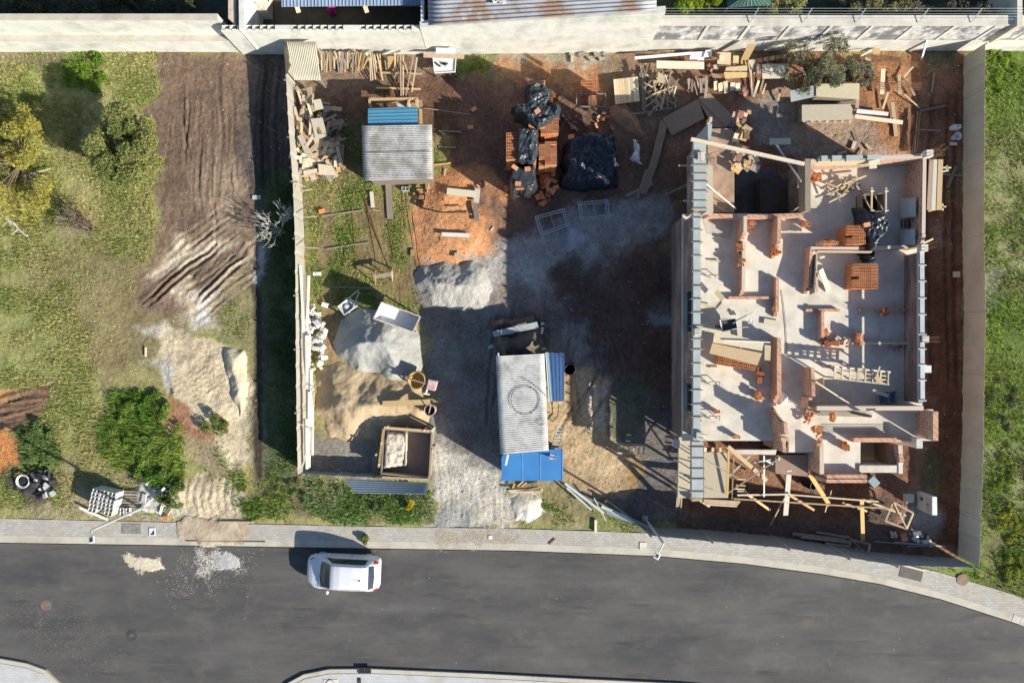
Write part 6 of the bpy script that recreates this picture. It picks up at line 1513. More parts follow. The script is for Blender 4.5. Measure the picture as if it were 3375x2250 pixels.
b = MB(); b.lathe(P(1330, 1240, .8), [(.15, -.02), (.17, 0), (.15, .02)], 20, axis=(1, .3, 0)); b.build('tilt_wheel', M['metal_dark'], t)
board('yellow_plank', 'wide yellow plank lying below the concrete mixer', (1261, 1330, .95), (1418, 1324, .85), .27, .05, 'wood_yellow')
t = thing('steel_barrel', 'open rusty white barrel with a stick inside', 'barrel', P(1416, 1352, 0)); b = MB(); c = P(1416, 1352, .9); c0 = Vector((c.x, c.y, 0))
b.lathe(c0, [(.28, 0), (.29, .3), (.28, .6), (.29, .9), (.26, .9), (.255, .5), (.001, .5)], 28); b.build('barrel', M['pinkish'], t, smooth=False)
b = MB(); b.lathe(c0 + Vector((0, 0, .52)), [(.001, 0), (.25, 0)], 28); b.build('contents', M['black'], t)
board('stir_stick', 'pale stick standing in the rusty barrel', (1411, 1372, .6), (1421, 1332, 1.3), .05, .03, 'wood_pale')
# sand bin
t = thing('sand_bin', 'large open timber bin half filled with pale rubble', 'bin', P(1340, 1490, 0)); z = 1.05; c = [P(1262, 1412, z), P(1423, 1424, z), P(1416, 1577, z), P(1254, 1548, z)]
c = [P(1266, 1413, z), P(1421, 1425, z), P(1412, 1576, z), P(1256, 1560, z)]
for i in range(4):
    p, q = c[i], c[(i + 1) % 4]; b = MB(); n_ = (q - p).cross(Vector((0, 0, 1))).normalized() * .03; b.prism([((p - n_).x, (p - n_).y), ((q - n_).x, (q - n_).y), ((q + n_).x, (q + n_).y), ((p + n_).x, (p + n_).y)], 0, z); b.build('side_panel', M['wood_grey'], t)
b = MB(); b.beam(P(1341, 1420, .5), P(1339, 1530, .5), .04, 1.0); b.build('divider', M['wood_grey'], t)
for (x0, y0), (x1, y1) in (((1264, 1412), (1248, 1540)), ((1266, 1408), (1420, 1420)), ((1424, 1428), (1416, 1572)), ((1260, 1572), (1412, 1580))): b = MB(); b.beam(P(x0, y0, z + .03), P(x1, y1, z + .03), .10, .04); b.build('top_rail', M['wood'], t)
b = MB(); b.prism([(q.x, q.y) for q in [v_.lerp(sum(c, Vector()) / 4, .04) for v_ in c]], .3, .38); b.build('bin_floor', M['hardboard'], t)
for k, (x, y) in enumerate(((1278, 1406), (1335, 1414), (1398, 1418), (1424, 1418), (1258, 1460), (1250, 1530), (1428, 1480), (1328, 1578), (1350, 1580), (1240, 1498))): b = MB(); p = P(x, y, z); b.box((p.x, p.y, 0), (.09, .09, z + R.uniform(.02, .12)), R.uniform(0, 1)); b.build('stake', M['wood_pale'], t)
sheet('black_board', 'dark board leaning left of the sand bin', [(1226, 1505, .6), (1246, 1503, .6), (1247, 1555, .1), (1228, 1558, .1)], .03, 'wood_grey')
def chunks(name, poly, n, size, mats, label, group, z0=0, hm=.4, cat='rubble', flat=1.0):
    pw = wpoly(poly); x0, x1 = min(p[0] for p in pw), max(p[0] for p in pw); y0, y1 = min(p[1] for p in pw), max(p[1] for p in pw); k = 0
    for _ in range(n * 30):
        if k >= n: break
        x, y = R.uniform(x0, x1), R.uniform(y0, y1)
        if sdist(np.array([x]), np.array([y]), pw)[0] < .03: continue
        b = MB(); s1, s2, s3 = R.uniform(*size), R.uniform(*size) * .7, R.uniform(*size) * .5 * flat; a_ = R.uniform(0, 3.1); z = z0 + hm * k / n
        d = Vector((math.cos(a_) * s1 / 2, math.sin(a_) * s1 / 2, R.uniform(-.3, .3) * s1 / 2)); b.beam(Vector((x, y, z + s3)) - d, Vector((x, y, z + s3)) + d, s2, s3, roll=R.uniform(-.5, .5), taper=R.uniform(.7, 1.0))
        b.build(name, M[R.choice(mats)], label=label, cat=cat, group=group); k += 1
heap('rubble_fill', [(1270, 1422), (1339, 1428), (1337, 1532), (1262, 1545)], .20, .12, (.72, .66, .54), (.60, .53, .42), M['stones'], rough=.14, zb=.80, zref=1.0, off_=21, res=.045, edge=.2, noise_s=.35, label='pale rubble filling the left part of the sand bin', cat='rubble fill', kind='stuff')
chunks('white_chunk', [(1015, 1010), (1045, 1000), (1062, 1040), (1080, 1075), (1078, 1130), (1085, 1165), (1060, 1210), (1040, 1160), (1018, 1120)], 62, (.12, .38), ['white_rough', 'white', 'white_rough'], 'white plaster chunk in the rubble beside the fence pipes', 'white chunks beside the fence pipes', 0, .45)
chunks('mixed_chunk', [(1015, 1150), (1060, 1180), (1070, 1215), (1030, 1225), (1018, 1200)], 12, (.10, .26), ['wood_pale', 'wood'], 'brown offcut below the white rubble', 'brown offcuts below the white rubble', 0, .15)
# long pipes and boards leaning along the fence
for k, (x0, y0, x1, y1, w, m_) in enumerate([(990, 876, 1001, 1085, .10, 'pvc'), (1004, 893, 1003, 1080, .08, 'wood_grey'), (1018, 908, 1010, 1130, .12, 'pvc'), (1000, 1082, 1004, 1240, .09, 'pvc'), (1010, 1105, 1014, 1380, .13, 'pvc'), (1021, 1100, 1018, 1290, .08, 'pvc'),
        (1026, 1215, 1024, 1400, .12, 'pvc'), (1031, 1260, 1030, 1500, .10, 'pvc'), (1020, 1290, 1018, 1540, .14, 'pvc'), (1011, 1380, 1012, 1545, .12, 'pvc'), (1034, 1290, 1034, 1340, .06, 'wood'), (1004, 1380, 1006, 1500, .06, 'wood_pale')]):
    board('long_pipe', 'long white profile stacked along the narrow beige fence', (x0, y0, 1.15 - .05 * (k % 4)), (x1, y1, 1.05 - .06 * (k % 3)), w, .08, m_, 'long white profiles along the fence', 'profile')
for (x0, y0, x1, y1) in ((988, 1398, 1036, 1408), (1020, 1420, 1036, 1405), (968, 603, 1008, 616), (1000, 716, 1044, 714), (985, 815, 1050, 818), (1025, 1285, 1045, 1258), (995, 630, 1030, 624)):
    board('tie_strap', 'thin brown tie strap across the narrow beige fence', (x0, y0, 1.5), (x1, y1, .6 if x1 > 1030 else 1.3), .04, .03, 'wood', 'tie straps on the narrow fence', 'strap')

# ---------------------------------------------------------------- left foreground: blocks, pallets
def pallet(label, px, py, z, w, d, rot, mat='wood_grey', n=7, name='pallet'):
    t = thing(name, label, 'pallet', P(px, py, z)); c = P(px, py, z); ca, sa = math.cos(rot), math.sin(rot); L = lambda x, y, zz: Vector((c.x + x * ca - y * sa, c.y + x * sa + y * ca, z + zz))
    for k in range(n): y = -d / 2 + d * (k + .5) / n; b = MB(); b.beam(L(-w / 2, y, .12), L(w / 2, y, .12), d / n * .62, .022); b.build('slat', M[mat], t)
    for x in (-w / 2 + .05, 0, w / 2 - .05): b = MB(); b.beam(L(x, -d / 2, .055), L(x, d / 2, .055), .09, .10); b.build('bearer', M[mat], t)
    return t
pallet('empty grey pallet beside the pile of grey blocks', 432, 1650, .02, 1.05, 1.15, -.03, n=8)
c = Vector(P(330, 1657, 1.0)); rot = -.22
for k in range(4):
    for i in range(3):
        for j in range(6):
            if k == 3 and (j == 0 and i == 1): continue
            X = (i - 1) * .41 + R.uniform(-.02, .02); Y = (j - 2.5) * .20 + R.uniform(-.01, .01); ca, sa = math.cos(rot), math.sin(rot)
            loc = (c.x + X * ca - Y * sa, c.y + X * sa + Y * ca, .08 + k * .195)
            if k >= 2: brick(loc, rot + R.uniform(-.04, .04), 'grey hollow concrete block on the full pallet by the street lamp', 'grey blocks on the full pallet', me=BRB, name='concrete_block', cat='block')
            else: LOWERG.box(loc, (.38, .185, .188), rot)
for x, y in ((408, 1684), (427, 1684)): brick(P(x, y, .17), 1.57, 'grey hollow block left on the empty pallet', 'blocks on the empty pallet', me=BRB, name='concrete_block', cat='block')
board('white_plank', 'pale plank lying below the full block pallet', (262, 1672, .25), (356, 1712, .12), .12, .04, 'pvc'); board('white_plank', 'second pale plank crossing under the full block pallet', (276, 1682, .12), (306, 1700, .10), .10, .04, 'wood_pale')
brick(P(548, 1698, .05), 0, 'orange red block by the broken concrete', None, flat=True)
chunks('rubble_chunk', [(470, 1590), (520, 1580), (580, 1640), (560, 1700), (480, 1700)], 30, (.12, .5), ['concrete', 'concrete', 'white_rough'], 'grey concrete piece in the rubble right of the empty pallet', 'concrete pieces right of the empty pallet', 0, .12, flat=.6)
scatter('burnt_stick', [(425, 1565), (480, 1565), (480, 1590), (430, 1590)], 9, (.4, .8), (.04, .08), [150, 20], .12, ['rebar', 'metal_dark'], 'dark burnt stick above the empty pallet', 'burnt sticks above the pallet', 'stick')
chunks('ash_chunk', [(120, 1545), (185, 1540), (200, 1620), (120, 1640)], 26, (.12, .35), ['metal_dark', 'black', 'block'], 'dark burnt lump in the ash right of the white ring', 'burnt lumps beside the white ring', .1, .25)
b = MB(); b.lathe(P(75, 1585, .28), [(.26, 0), (.33, .05), (.36, .02), (.33, -.06), (.26, -.04), (.26, 0)], 28); b.build('tyre_ring', M['white_rough'], label='white painted tyre ring on the burnt debris', cat='tyre')
board('kerb_board', 'brown board along the pavement edge in the spilled sand', (722, 1719, .08), (832, 1720, .08), .08, .06, 'wood'); board('kerb_board', 'thin board in the gutter below the spilled sand', (613, 1782, .06), (875, 1785, .06), .04, .04, 'wood_grey')
board('field_stick', 'pale stick standing in the meadow left of the sand', (480, 1145, .1), (480, 1175, .1), .08, .03, 'wood_pale')

# ---------------------------------------------------------------- trees, bushes
def leaf_cloud(name, lumps, n, size, ca, cb, parent=None, shell=.55, up=.3, **kw):
    vol = np.array([l[3] * l[4] * l[5] for l in lumps]) ** .8; vol /= vol.sum(); L = np.array(lumps)
    k = NR.choice(len(lumps), n, p=vol); d = NR.normal(size=(n, 3)); d /= np.linalg.norm(d, axis=1)[:, None]
    r = shell + (1 - shell) * NR.rand(n); c = L[k, :3] + d * r[:, None] * L[k, 3:6]
    keep = (fbm(c[:, 0] + c[:, 2], c[:, 1] - c[:, 2] * .7, .45, 401) > .38) & (c[:, 2] > .02); c = c[keep]; n = len(c)
    a = NR.normal(size=(n, 3)); a /= np.linalg.norm(a, axis=1)[:, None]; b_ = NR.normal(size=(n, 3)); b_[:, 2] += 0
    b_ -= (a * b_).sum(1)[:, None] * a; b_ /= np.linalg.norm(b_, axis=1)[:, None]
    s = size * NR.uniform(.6, 1.4, n)[:, None]
    s = s * 1.15
    V = np.stack([c - a * s, c - b_ * s * .3, c + a * s, c + b_ * s * .3], 1).reshape(-1, 3)
    t = np.clip(fbm(c[:, 0], c[:, 1], .5, 411) * 1.6 - .4 + NR.uniform(-.25, .25, n), 0, 1)
    C = hexmix(ca, cb, t) * NR.uniform(.75, 1.2, n)[:, None]
    return np_mesh(name, V, np.arange(4 * n).reshape(-1, 4), M['leaf'], cols=np.repeat(C, 4, 0), smooth=False, parent=parent, **kw)

def limbs(base, tips, r0, mat, parent, name='trunk', bend=.15):
    b = MB(); base = Vector(base); fork = base + Vector((0, 0, max(.25, (sum(t.z for t in tips) / len(tips) - base.z) * .35)))
    b.tube(base - Vector((0, 0, .05)), fork, r0, 8, r2=r0 * .75)
    for t_ in tips:
        m_ = fork.lerp(t_, .5) + Vector((R.uniform(-bend, bend), R.uniform(-bend, bend), R.uniform(0, bend))); b.tube(fork, m_, r0 * .6, 6, r2=r0 * .38); b.tube(m_, t_, r0 * .38, 6, r2=r0 * .12)
        for _ in range(2):
            e = m_.lerp(t_, R.random()); q = e + Vector((R.uniform(-.4, .4), R.uniform(-.4, .4), R.uniform(.05, .4))); b.tube(e, q, r0 * .22, 5, r2=r0 * .08)
    return b.build(name, mat, parent)

def tree(name, label, cat, px, py, z0, zc, lumps, n, size, ca, cb, group=None, r0=.07, mat='bark', up=.3, tall=True):
    """px, py: crown centre as seen at height zc; lumps relative to it in metres"""
    c = P(px, py, zc); t = thing(name, label, cat, (c.x, c.y, z0), group)
    ls = [(c.x + l[0], c.y + l[1], c.z + l[2], l[3], l[4], l[5]) for l in lumps]
    if tall: limbs((c.x, c.y, z0), [Vector(l[:3]) for l in ls], r0, M[mat], t)
    leaf_cloud('crown' if tall else 'foliage', ls, n, size, ca, cb, t)
    if not tall:
        b = MB()
        b.tube((c.x, c.y, z0 - .02), (c.x, c.y, max(z0 + .15, c.z)), .02, 5); b.build('stem', M[mat], t)
    return t
def rl(n, rx, ry, rz, s, z=(0, .6)):
    out = []
    for i in range(n):
        a = R.uniform(0, 6.28); q = math.sqrt(R.random()); out.append((math.cos(a) * q * rx, math.sin(a) * q * ry, R.uniform(*z) * rz, *(R.uniform(.6, 1.2) * s for _ in range(2)), R.uniform(.6, 1.1) * s * .8))
    return out
tree('leafy_tree', 'small loose leafed tree with round shadow on the left meadow', 'tree', 405, 490, 0, 2.4, rl(26, 1.9, 1.7, 1, .62, (-.5, .5)), 48000, .06, (.20, .25, .08), (.42, .42, .16), r0=.09)
tree('yellow_tree', 'yellow green tree cut by the left edge of the picture', 'tree', 20, 520, 0, 1.5, rl(34, 1.8, 2.9, 1, .5, (-.9, .3)), 13000, .055, (.52, .46, .10), (.36, .38, .11), r0=.08)
tree('green_bush', 'big fresh green bush mound above the broken concrete', 'bush', 478, 1450, 0, .25, rl(60, 1.9, 2.4, 1, .26, (-.25, .02)), 15000, .06, (.12, .24, .035), (.30, .42, .09), tall=False)
tree('green_bush', 'dark green bush beside the orange soil at the left edge', 'bush', 130, 1465, 0, .3, rl(30, .9, 1.2, 1, .24, (-.3, .0)), 7000, .06, (.12, .20, .07), (.24, .34, .13), tall=False)
tree('green_bush', 'low green bush right of the big green bush by the concrete', 'bush', 560, 1610, 0, .3, rl(8, .7, .9, 1, .35, (-.2, .3)), 4000, .06, (.12, .20, .05), (.26, .32, .10), tall=False)
tree('green_bush', 'small green bush in the sandy track', 'bush', 708, 1402, 0, .2, rl(6, .5, .55, 1, .3, (-.2, .2)), 2500, .05, (.16, .22, .06), (.30, .32, .12), tall=False)
tree('weed_clump', 'bright green weed clump below the retaining wall on the left', 'weeds', 275, 235, 0, .2, rl(22, 1.0, 1.2, 1, .26, (-.2, 0)), 5000, .06, (.14, .26, .03), (.32, .44, .07), tall=False)
for x, y, rx, ry, n_, lb in ((1070, 1640, 1.0, .7, 9, 'pale leafed weed clump left below the leaning blue grey sheet'), (1220, 1660, 1.4, .5, 10, 'green weed clump under the leaning blue grey sheet'), (1370, 1640, .6, .8, 7, 'green weed clump at the left edge of the driveway'), (960, 1620, .8, .9, 8, 'olive weed clump at the foot of the narrow fence')):
    tree('weed_clump', lb, 'weeds', x, y, 0, .25, rl(n_ + 3, rx * 1.1, ry, 1, .18, (-.25, -.02)), 1600, .045, (.13, .22, .05), (.34, .40, .20), tall=False)
tree('flower_clump', 'yellow flowering weed beside the driveway edge', 'flowers', 1346, 1662, 0, .35, rl(4, .22, .2, 1, .16, (-.2, .2)), 900, .05, (.65, .52, .03), (.55, .50, .05), tall=False)
tree('kerb_weed', 'small weed growing at the kerb above the parked car', 'weeds', 1203, 1772, .03, .2, rl(4, .18, .3, 1, .15, (-.1, .2)), 900, .04, (.14, .22, .06), (.34, .38, .18), tall=False)
tree('leafy_tree', 'thin leafed tree against the stained wall behind the unfinished house', 'tree', 2700, 205, 0, 1.6, rl(34, 1.75, 1.3, 1, .34, (-1.0, .7)), 9000, .055, (.15, .17, .09), (.40, .41, .27), r0=.06)
tree('dry_brush', 'dry pale cut branches heaped right of the thin tree', 'brush', 2805, 235, 0, .4, rl(22, 1.2, .8, 1, .28, (-.4, .2)), 9000, .06, (.30, .27, .19), (.46, .42, .32), tall=False, mat='dead_wood')
for x, y, rx, ry, z_, n_, ca, cb, lb in ((2305, 22, 1.3, .8, 2.4, 9000, (.30, .42, .04), (.42, .50, .08), 'bright yellow green bush behind the stained wall'), (2585, 12, 1.0, .7, 2.4, 6000, (.36, .40, .14), (.55, .50, .28), 'pale flowering bush right of the green pavilion'),
        (2905, 38, 1.5, .5, 2.2, 6000, (.30, .28, .14), (.42, .38, .18), 'dry yellowish hedge behind the stained wall')):
    tree('garden_bush', lb, 'bush', x, y, 1.2, z_, rl(16, rx, ry, 1, .42, (-.6, .3)), n_, .06, ca, cb, tall=False)
tree('garden_hedge', 'long brown grey dry hedge at the top right', 'hedge', 3170, 40, 1.2, 2.1, rl(26, 2.5, .35, 1, .38, (-.6, .3)), 9000, .05, (.24, .19, .14), (.38, .31, .24), tall=False)
tree('garden_bush', 'dark shaded bush at the dry hedge left end', 'bush', 2790, 20, 1.2, 1.8, rl(8, .6, .5, 1, .35, (-.5, .2)), 2500, .06, (.16, .14, .10), (.28, .25, .18), tall=False)
tree('shade_shrubs', 'dark shaded shrubs behind the top left retaining wall', 'bush', 330, 20, .9, 1.3, rl(60, 5.6, .55, 1, .40, (-.4, .3)), 15000, .07, (.09, .11, .06), (.17, .18, .11), tall=False)
# right meadow clumps
for x, y, rx, ry, ca, cb, lb in ((3300, 230, 1.2, 1.3, (.18, .34, .03), (.36, .46, .08), 'bright green grass clump at the top of the right meadow'), (3290, 1560, 1.0, 2.0, (.16, .30, .04), (.34, .42, .09), 'bright green clump in the lower right meadow'),
        (3330, 1720, .6, 1.0, (.50, .48, .06), (.30, .36, .10), 'yellow flowering clump near the right edge'), (3345, 1880, .5, .9, (.26, .36, .07), (.42, .42, .10), 'weed clump above the bend of the pavement'), (3310, 1330, .9, 1.4, (.17, .24, .09), (.34, .36, .20), 'grey green weed clump halfway down the right meadow')):
    tree('weed_clump', lb, 'weeds', x, y, 0, .2, rl(22, rx, ry, 1, .20, (-.2, -.05)), 3500, .06, ca, cb, tall=False)
# leafless shrubs and dead branches
def bare(name, label, px, py, h, r, n, mat, cat='shrub', z0=0, r0=.03):
    c = P(px, py, h * .5); base = Vector((c.x, c.y, z0)); b = MB()
    def grow(p, d, L, rad, k):
        q = p + d * L; b.tube(p, q, rad, 5, r2=rad * .6)
        if k <= 0: return
        for _ in range(R.choice((2, 3))):
            e = (d + Vector((R.uniform(-.8, .8), R.uniform(-.8, .8), R.uniform(-.25, .5)))).normalized(); grow(p.lerp(q, R.uniform(.6, 1)), e, L * R.uniform(.55, .8), rad * .6, k - 1)
    for _ in range(n):
        a = R.uniform(0, 6.28); d = Vector((math.cos(a) * r / h, math.sin(a) * r / h, 1)).normalized(); grow(base + Vector((math.cos(a), math.sin(a), 0)) * .08, d, h * .42, r0, 3)
    return b.build(name, M[mat], label=label, cat=cat)
M['white_twig'] = plain('white_twig', (.62, .60, .56), (.48, .46, .43), 8, rough=.9)
bare('bare_shrub', 'leafless grey brown shrub on the left meadow', 262, 745, 1.7, 1.2, 16, 'bark', r0=.032)
bare('bare_shrub', 'pale twigs of the leafless shrub thicket on the left meadow', 245, 735, 1.6, .9, 6, 'dead_wood', r0=.018)
bare('bare_shrub', 'white leafless shrub in the dark strip outside the narrow fence', 905, 745, 1.9, 1.3, 9, 'white_twig', r0=.028)
bare('bare_shrub', 'second white twiggy shrub just above the first by the narrow fence', 930, 700, 1.2, .6, 3, 'white_twig', r0=.02)
for lb, pts, r in (('white dead branch lying below the yellow green tree', [(-5, 700), (20, 718), (45, 735), (60, 755), (88, 778)], .05), ('second white dead branch at the left picture edge', [(18, 702), (28, 728), (50, 745)], .035),
                   ('long pale stick lying in the yellow grass', [(72, 580), (120, 568), (166, 556)], .035)):
    b = MB(); pp = [P(x, y, .25) for x, y in pts]
    for a_, c_ in zip(pp[:-1], pp[1:]): b.tube(a_, c_, r, 6, r2=r * .8)
    b.tube(pp[1], pp[1] + Vector((.3, -.4, .1)), r * .6, 5, r2=r * .2); b.tube(pp[-2], pp[-2] + Vector((-.25, -.3, .1)), r * .5, 5, r2=r * .2)
    b.build('dead_branch', M['white_twig'], label=lb, cat='branch')

# ---------------------------------------------------------------- things on the slab of the unfinished house
Z = ZS
stack(2822, 774, 3, 6, 5, Z, 0.02, 'stack under the slab tarpaulin', miss=.15)
stack(2853, 910, 4, 8, 4, Z, 0.0, 'largest stack on the slab', miss=.08)
stack(2432, 1186, 6, 5, 3, Z, -.16, 'stack beneath the yellow plywood')
def pile(pts, what, n, z=Z, hh=.2):
    """small heap of clay blocks: pts = corners of the area it fills"""
    (x0, y0), (x1, y1) = pts
    for k in range(n):
        f = (k + .5) / n; x = x0 + (x1 - x0) * (f if abs(x1 - x0) > abs(y1 - y0) else R.random()); y = y0 + (y1 - y0) * (f if abs(y1 - y0) >= abs(x1 - x0) else R.random())
        lay = k % 2 if n > 3 else 0
        brick(P(x, y, z + .2 * lay + .2), R.choice((0, 1.57)) + R.uniform(-.25, .25), 'clay block in the %s' % what, 'clay blocks in the %s' % what)
        if lay: LOWER.box(P(x, y, z + .2), (.20, .13, .19), R.uniform(0, 3))
        LOWER.box(P(x, y, z), (.22, .13, .195), R.uniform(-.2, .2))
pile(((2672, 578), (2698, 594)), 'pile at the top left corner of the big room', 8)
pile(((2694, 800), (2752, 803)), 'row on the wall above the leaning boards', 7, Z + .75)
pile(((2472, 728), (2480, 750)), 'small pile in the narrow room', 3)
pile(((2434, 800), (2440, 834)), 'upper pile left of the first partition', 5)
pile(((2438, 850), (2444, 884)), 'lower pile left of the first partition', 5)
pile(((2548, 812), (2562, 842)), 'pile at the end of the second partition', 5)
pile(((2640, 738), (2664, 744)), 'pile below the splayed timbers', 3)
pile(((2552, 1013), (2554, 1022)), 'tiny pile beside the short wall', 2)
pile(((2714, 1088), (2718, 1112)), 'pile beside the T shaped wall', 3)
pile(((2708, 1130), (2768, 1133)), 'row at the foot of the T shaped wall', 7)
pile(((2499, 1214), (2507, 1258)), 'pile right of the yellow plywood stack', 4)
pile(((2490, 1294), (2498, 1314)), 'pile below the broken cardboard', 3)
pile(((2360, 1354), (2364, 1358)), 'lone place in the lower left room', 1)
pile(((2910, 1020), (2917, 1040)), 'pile on the thin wall of the right room', 4)
pile(((2824, 1100), (2830, 1126)), 'pile beside the corner stub wall', 5)
pile(((2740, 1364), (2744, 1382)), 'pile on the wall above the timber deck', 3, Z + .3)
pile(((2780, 1460), (2786, 1480)), 'pile beside the square pit', 4)
pile(((2421, 1436), (2428, 1440)), 'pile at the lower wall of the left room', 2)
brick(P(2567, 1238, Z + .14), 1.5, 'orange block lying alone on the middle slab', None, flat=True)
brick(P(2852, 735, Z + 1.25), .2, 'orange block on the slab tarpaulin', None, flat=True)
chunks('brick_scrap', [(2566, 1340), (2592, 1338), (2594, 1366), (2584, 1372), (2566, 1370)], 16, (.10, .26), ['brick_pink', 'brick'], 'broken brick piece in the heap below the white bag', 'broken bricks below the white bag', Z, .3)
chunks('brick_scrap', [(2566, 1374), (2592, 1374), (2592, 1432), (2578, 1432)], 8, (.16, .28), ['brick'], 'toothed brick standing at the end of the lower wall', 'toothed bricks of the lower wall', Z + .9, .1)
chunks('brick_scrap', [(2662, 1108), (2690, 1108), (2720, 1122), (2720, 1136), (2664, 1134)], 16, (.10, .24), ['brick_pink', 'white_rough', 'block'], 'pale broken piece in the rubble left of the brick row', 'broken pieces left of the brick row', Z, .15)
chunks('brick_scrap', [(2824, 1132), (2870, 1136), (2850, 1160), (2828, 1156)], 9, (.06, .16), ['brick_pink', 'block'], 'small brick crumb below the corner stub wall', 'brick crumbs below the stub wall', Z, .04)
drape('tarpaulin', 'black shiny tarpaulin draped over the slab block stack', [(2826, 684), (2850, 680), (2860, 704), (2905, 702), (2930, 730), (2926, 770), (2900, 800), (2894, 828), (2850, 836), (2846, 800), (2822, 770), (2832, 730)], .95, .25, .16, 'tarp', zb=Z, off_=11)
drape('tarpaulin', 'small crumpled end of black tarpaulin over the partition wall', [(2846, 836), (2892, 836), (2888, 858), (2868, 866), (2850, 860)], .5, .15, .10, 'tarp', zb=Z, off_=12)
drape('white_sack', 'crumpled white sack lying on the brick heap', [(2564, 1298), (2578, 1294), (2592, 1306), (2590, 1330), (2574, 1336), (2568, 1320)], .35, .2, .12, 'white', 'sack', zb=Z, off_=13, res=.03)
# plywood on the block stack
for lb, pts, m_ in (('upper yellow plywood sheet on the long block stack', [(2356, 1088, Z + 1.0), (2518, 1128, Z + .95), (2512, 1156, Z + .95), (2350, 1128, Z + 1.0)], 'ply'),
                    ('lower yellow plywood sheet hanging over the block stack', [(2348, 1130, Z + .85), (2512, 1164, Z + .8), (2496, 1204, Z + .75), (2338, 1164, Z + .8)], 'wood_yellow'),
                    ('narrow yellow board at the right end of the plywood', [(2520, 1136, Z + .8), (2541, 1138, Z + .8), (2539, 1188, Z + .75), (2520, 1186, Z + .75)], 'wood_yellow'),
                    ('grey board lying alone in the middle of the slab', [(2519, 1049, Z + .12), (2573, 1058, Z + .12), (2571, 1078, Z + .12), (2517, 1069, Z + .12)], 'ply_pale'),
                    ('grey leaning sheet in the shaded right side of the big room', [(2968, 655, Z + .3), (3018, 650, Z + 1.1), (3018, 715, Z + 1.1), (2968, 718, Z + .3)], 'formwork'),
                    ('second grey leaning sheet in the shade of the right wall', [(2966, 760, Z + .3), (3016, 752, Z + 1.1), (3016, 806, Z + 1.1), (2966, 808, Z + .3)], 'formwork'),
                    ('brown square board in the shade of the lattice', [(2696, 1248, Z + .1), (2714, 1244, Z + .3), (2716, 1284, Z + .3), (2698, 1290, Z + .1)], 'ply'),
                    ('wooden box lid beside the left wall of the slab', [(2354, 966, Z + .4), (2366, 954, Z + .4), (2388, 978, Z + .4), (2378, 992, Z + .4)], 'ply')):
    sheet('plywood_sheet', lb, pts, .025, m_)
for k in range(3): board('dark_lath', 'dark slat between the leaning grey sheets', (2972 + k * 12, 724, Z + .5), (2972 + k * 12, 752, Z + .5), .12, .03, 'metal_dark', 'dark slats by the right wall', 'slat board')
for lb, a_, c_, w, m_ in (('white rod lying on the yellow plywood', (2388, 1122, Z + 1.08), (2538, 1128, Z + 1.02), .05, 'white'), ('cream timber leaning diagonally across the lattice room', (2687, 1257, Z + 1.1), (2812, 1338, Z + 1.0), .07, 'wood_pale'),
        ('left leaning board of the V below the thin strip', (2690, 900, Z + .5), (2694, 962, Z + .1), .10, 'wood_grey'), ('pale leaning board of the V below the thin strip', (2704, 888, Z + .8), (2731, 958, Z + .05), .25, 'wood_pale'),
        ('small pale board at the top of the V boards', (2702, 850, Z + .3), (2718, 846, Z + .3), .10, 'pvc'), ('long pale batten on the slab left of the plywood', (2342, 1212, Z + .1), (2375, 1214, Z + .1), .10, 'ply_pale'),
        ('thin pole beside the left wall in the upper room', (2312, 795, Z + .35), (2353, 790, Z + .35), .04, 'wood_pale'), ('short white post by the left wall', (2340, 859, Z + .1), (2374, 861, Z + .1), .07, 'wood_pale'),
        ('upper orange batten by the wooden lid', (2300, 1000, Z + .2), (2358, 1012, Z + .2), .05, 'wood'), ('white peg left of the plywood stack', (2305, 1151, Z + .6), (2325, 1151, Z + .6), .05, 'white'),
        ('pale lath at the lower left wall', (2305, 1390, Z + .5), (2360, 1392, Z + .5), .06, 'wood_pale'), ('second pale lath at the lower left wall', (2320, 1425, Z + .5), (2380, 1424, Z + .5), .05, 'wood_pale')):
    board('timber_piece' if 'board' not in lb else 'loose_board', lb, a_, c_, w, .04, m_, cat='timber')
for k, (y, x1) in enumerate(((905, 2370), (1257, 2372), (1370, 2372))):
    t = thing('steel_prop', ('upper', 'middle', 'lower')[k] + ' steel hook prop lying on the slab by the left wall', 'prop', P(2340, y, Z)); b = MB()
    b.tube(P(2305, y - 4, Z + .9), P(2342, y + 10, Z + .05), .02); b.build('rod', M['metal_dark'], t); b = MB(); b.path([P(2336, y + 4, Z + .06), P(2338, y + 1, Z + .3), P(x1, y + 1, Z + .3), P(x1, y + 14, Z + .06)], .022); b.build('hook', M['wood_grey'], t)
b = MB(); b.path([P(2575, 955, Z + .03), P(2583, 1010, Z + .03), P(2590, 1080, Z + .03), P(2594, 1165, Z + .03)], .012, 5); b.build('cable', M['metal_dark'], label='thin cable lying along the middle of the slab', cat='cable')
for k in range(7): b = MB(); y = 1349 + k * 3; b.tube(P(2640 + k * 9, y, Z + .5 - .05 * k), P(2868 + R.uniform(-12, 12), y + 6, Z + .5 - .05 * k), .012, 5); b.build('steel_bar', M['rebar'], label='reinforcing bar lying along the lower room wall', cat='steel bar', group='bars along the lower room wall')
for k in range(5): b = MB(); b.tube(P(2706, 1398 + k * 7, Z + .02 + .01 * k), P(2930, 1399 + k * 7, Z + .02), .008, 5); b.build('steel_bar', M['rebar'], label='thin bar of the mesh in the lower room', cat='steel bar', group='mesh bars in the lower room')
b = MB(); p = P(2854, 1346, Z + 1.2); b.box((p.x, p.y - .3, Z), (.12, .12, 1.6)); b.box((p.x, p.y, Z + 1.6), (.40, .10, .06)); b.build('steel_column', M['metal_dark'], label='dark T shaped steel post on the lower room wall', cat='post')
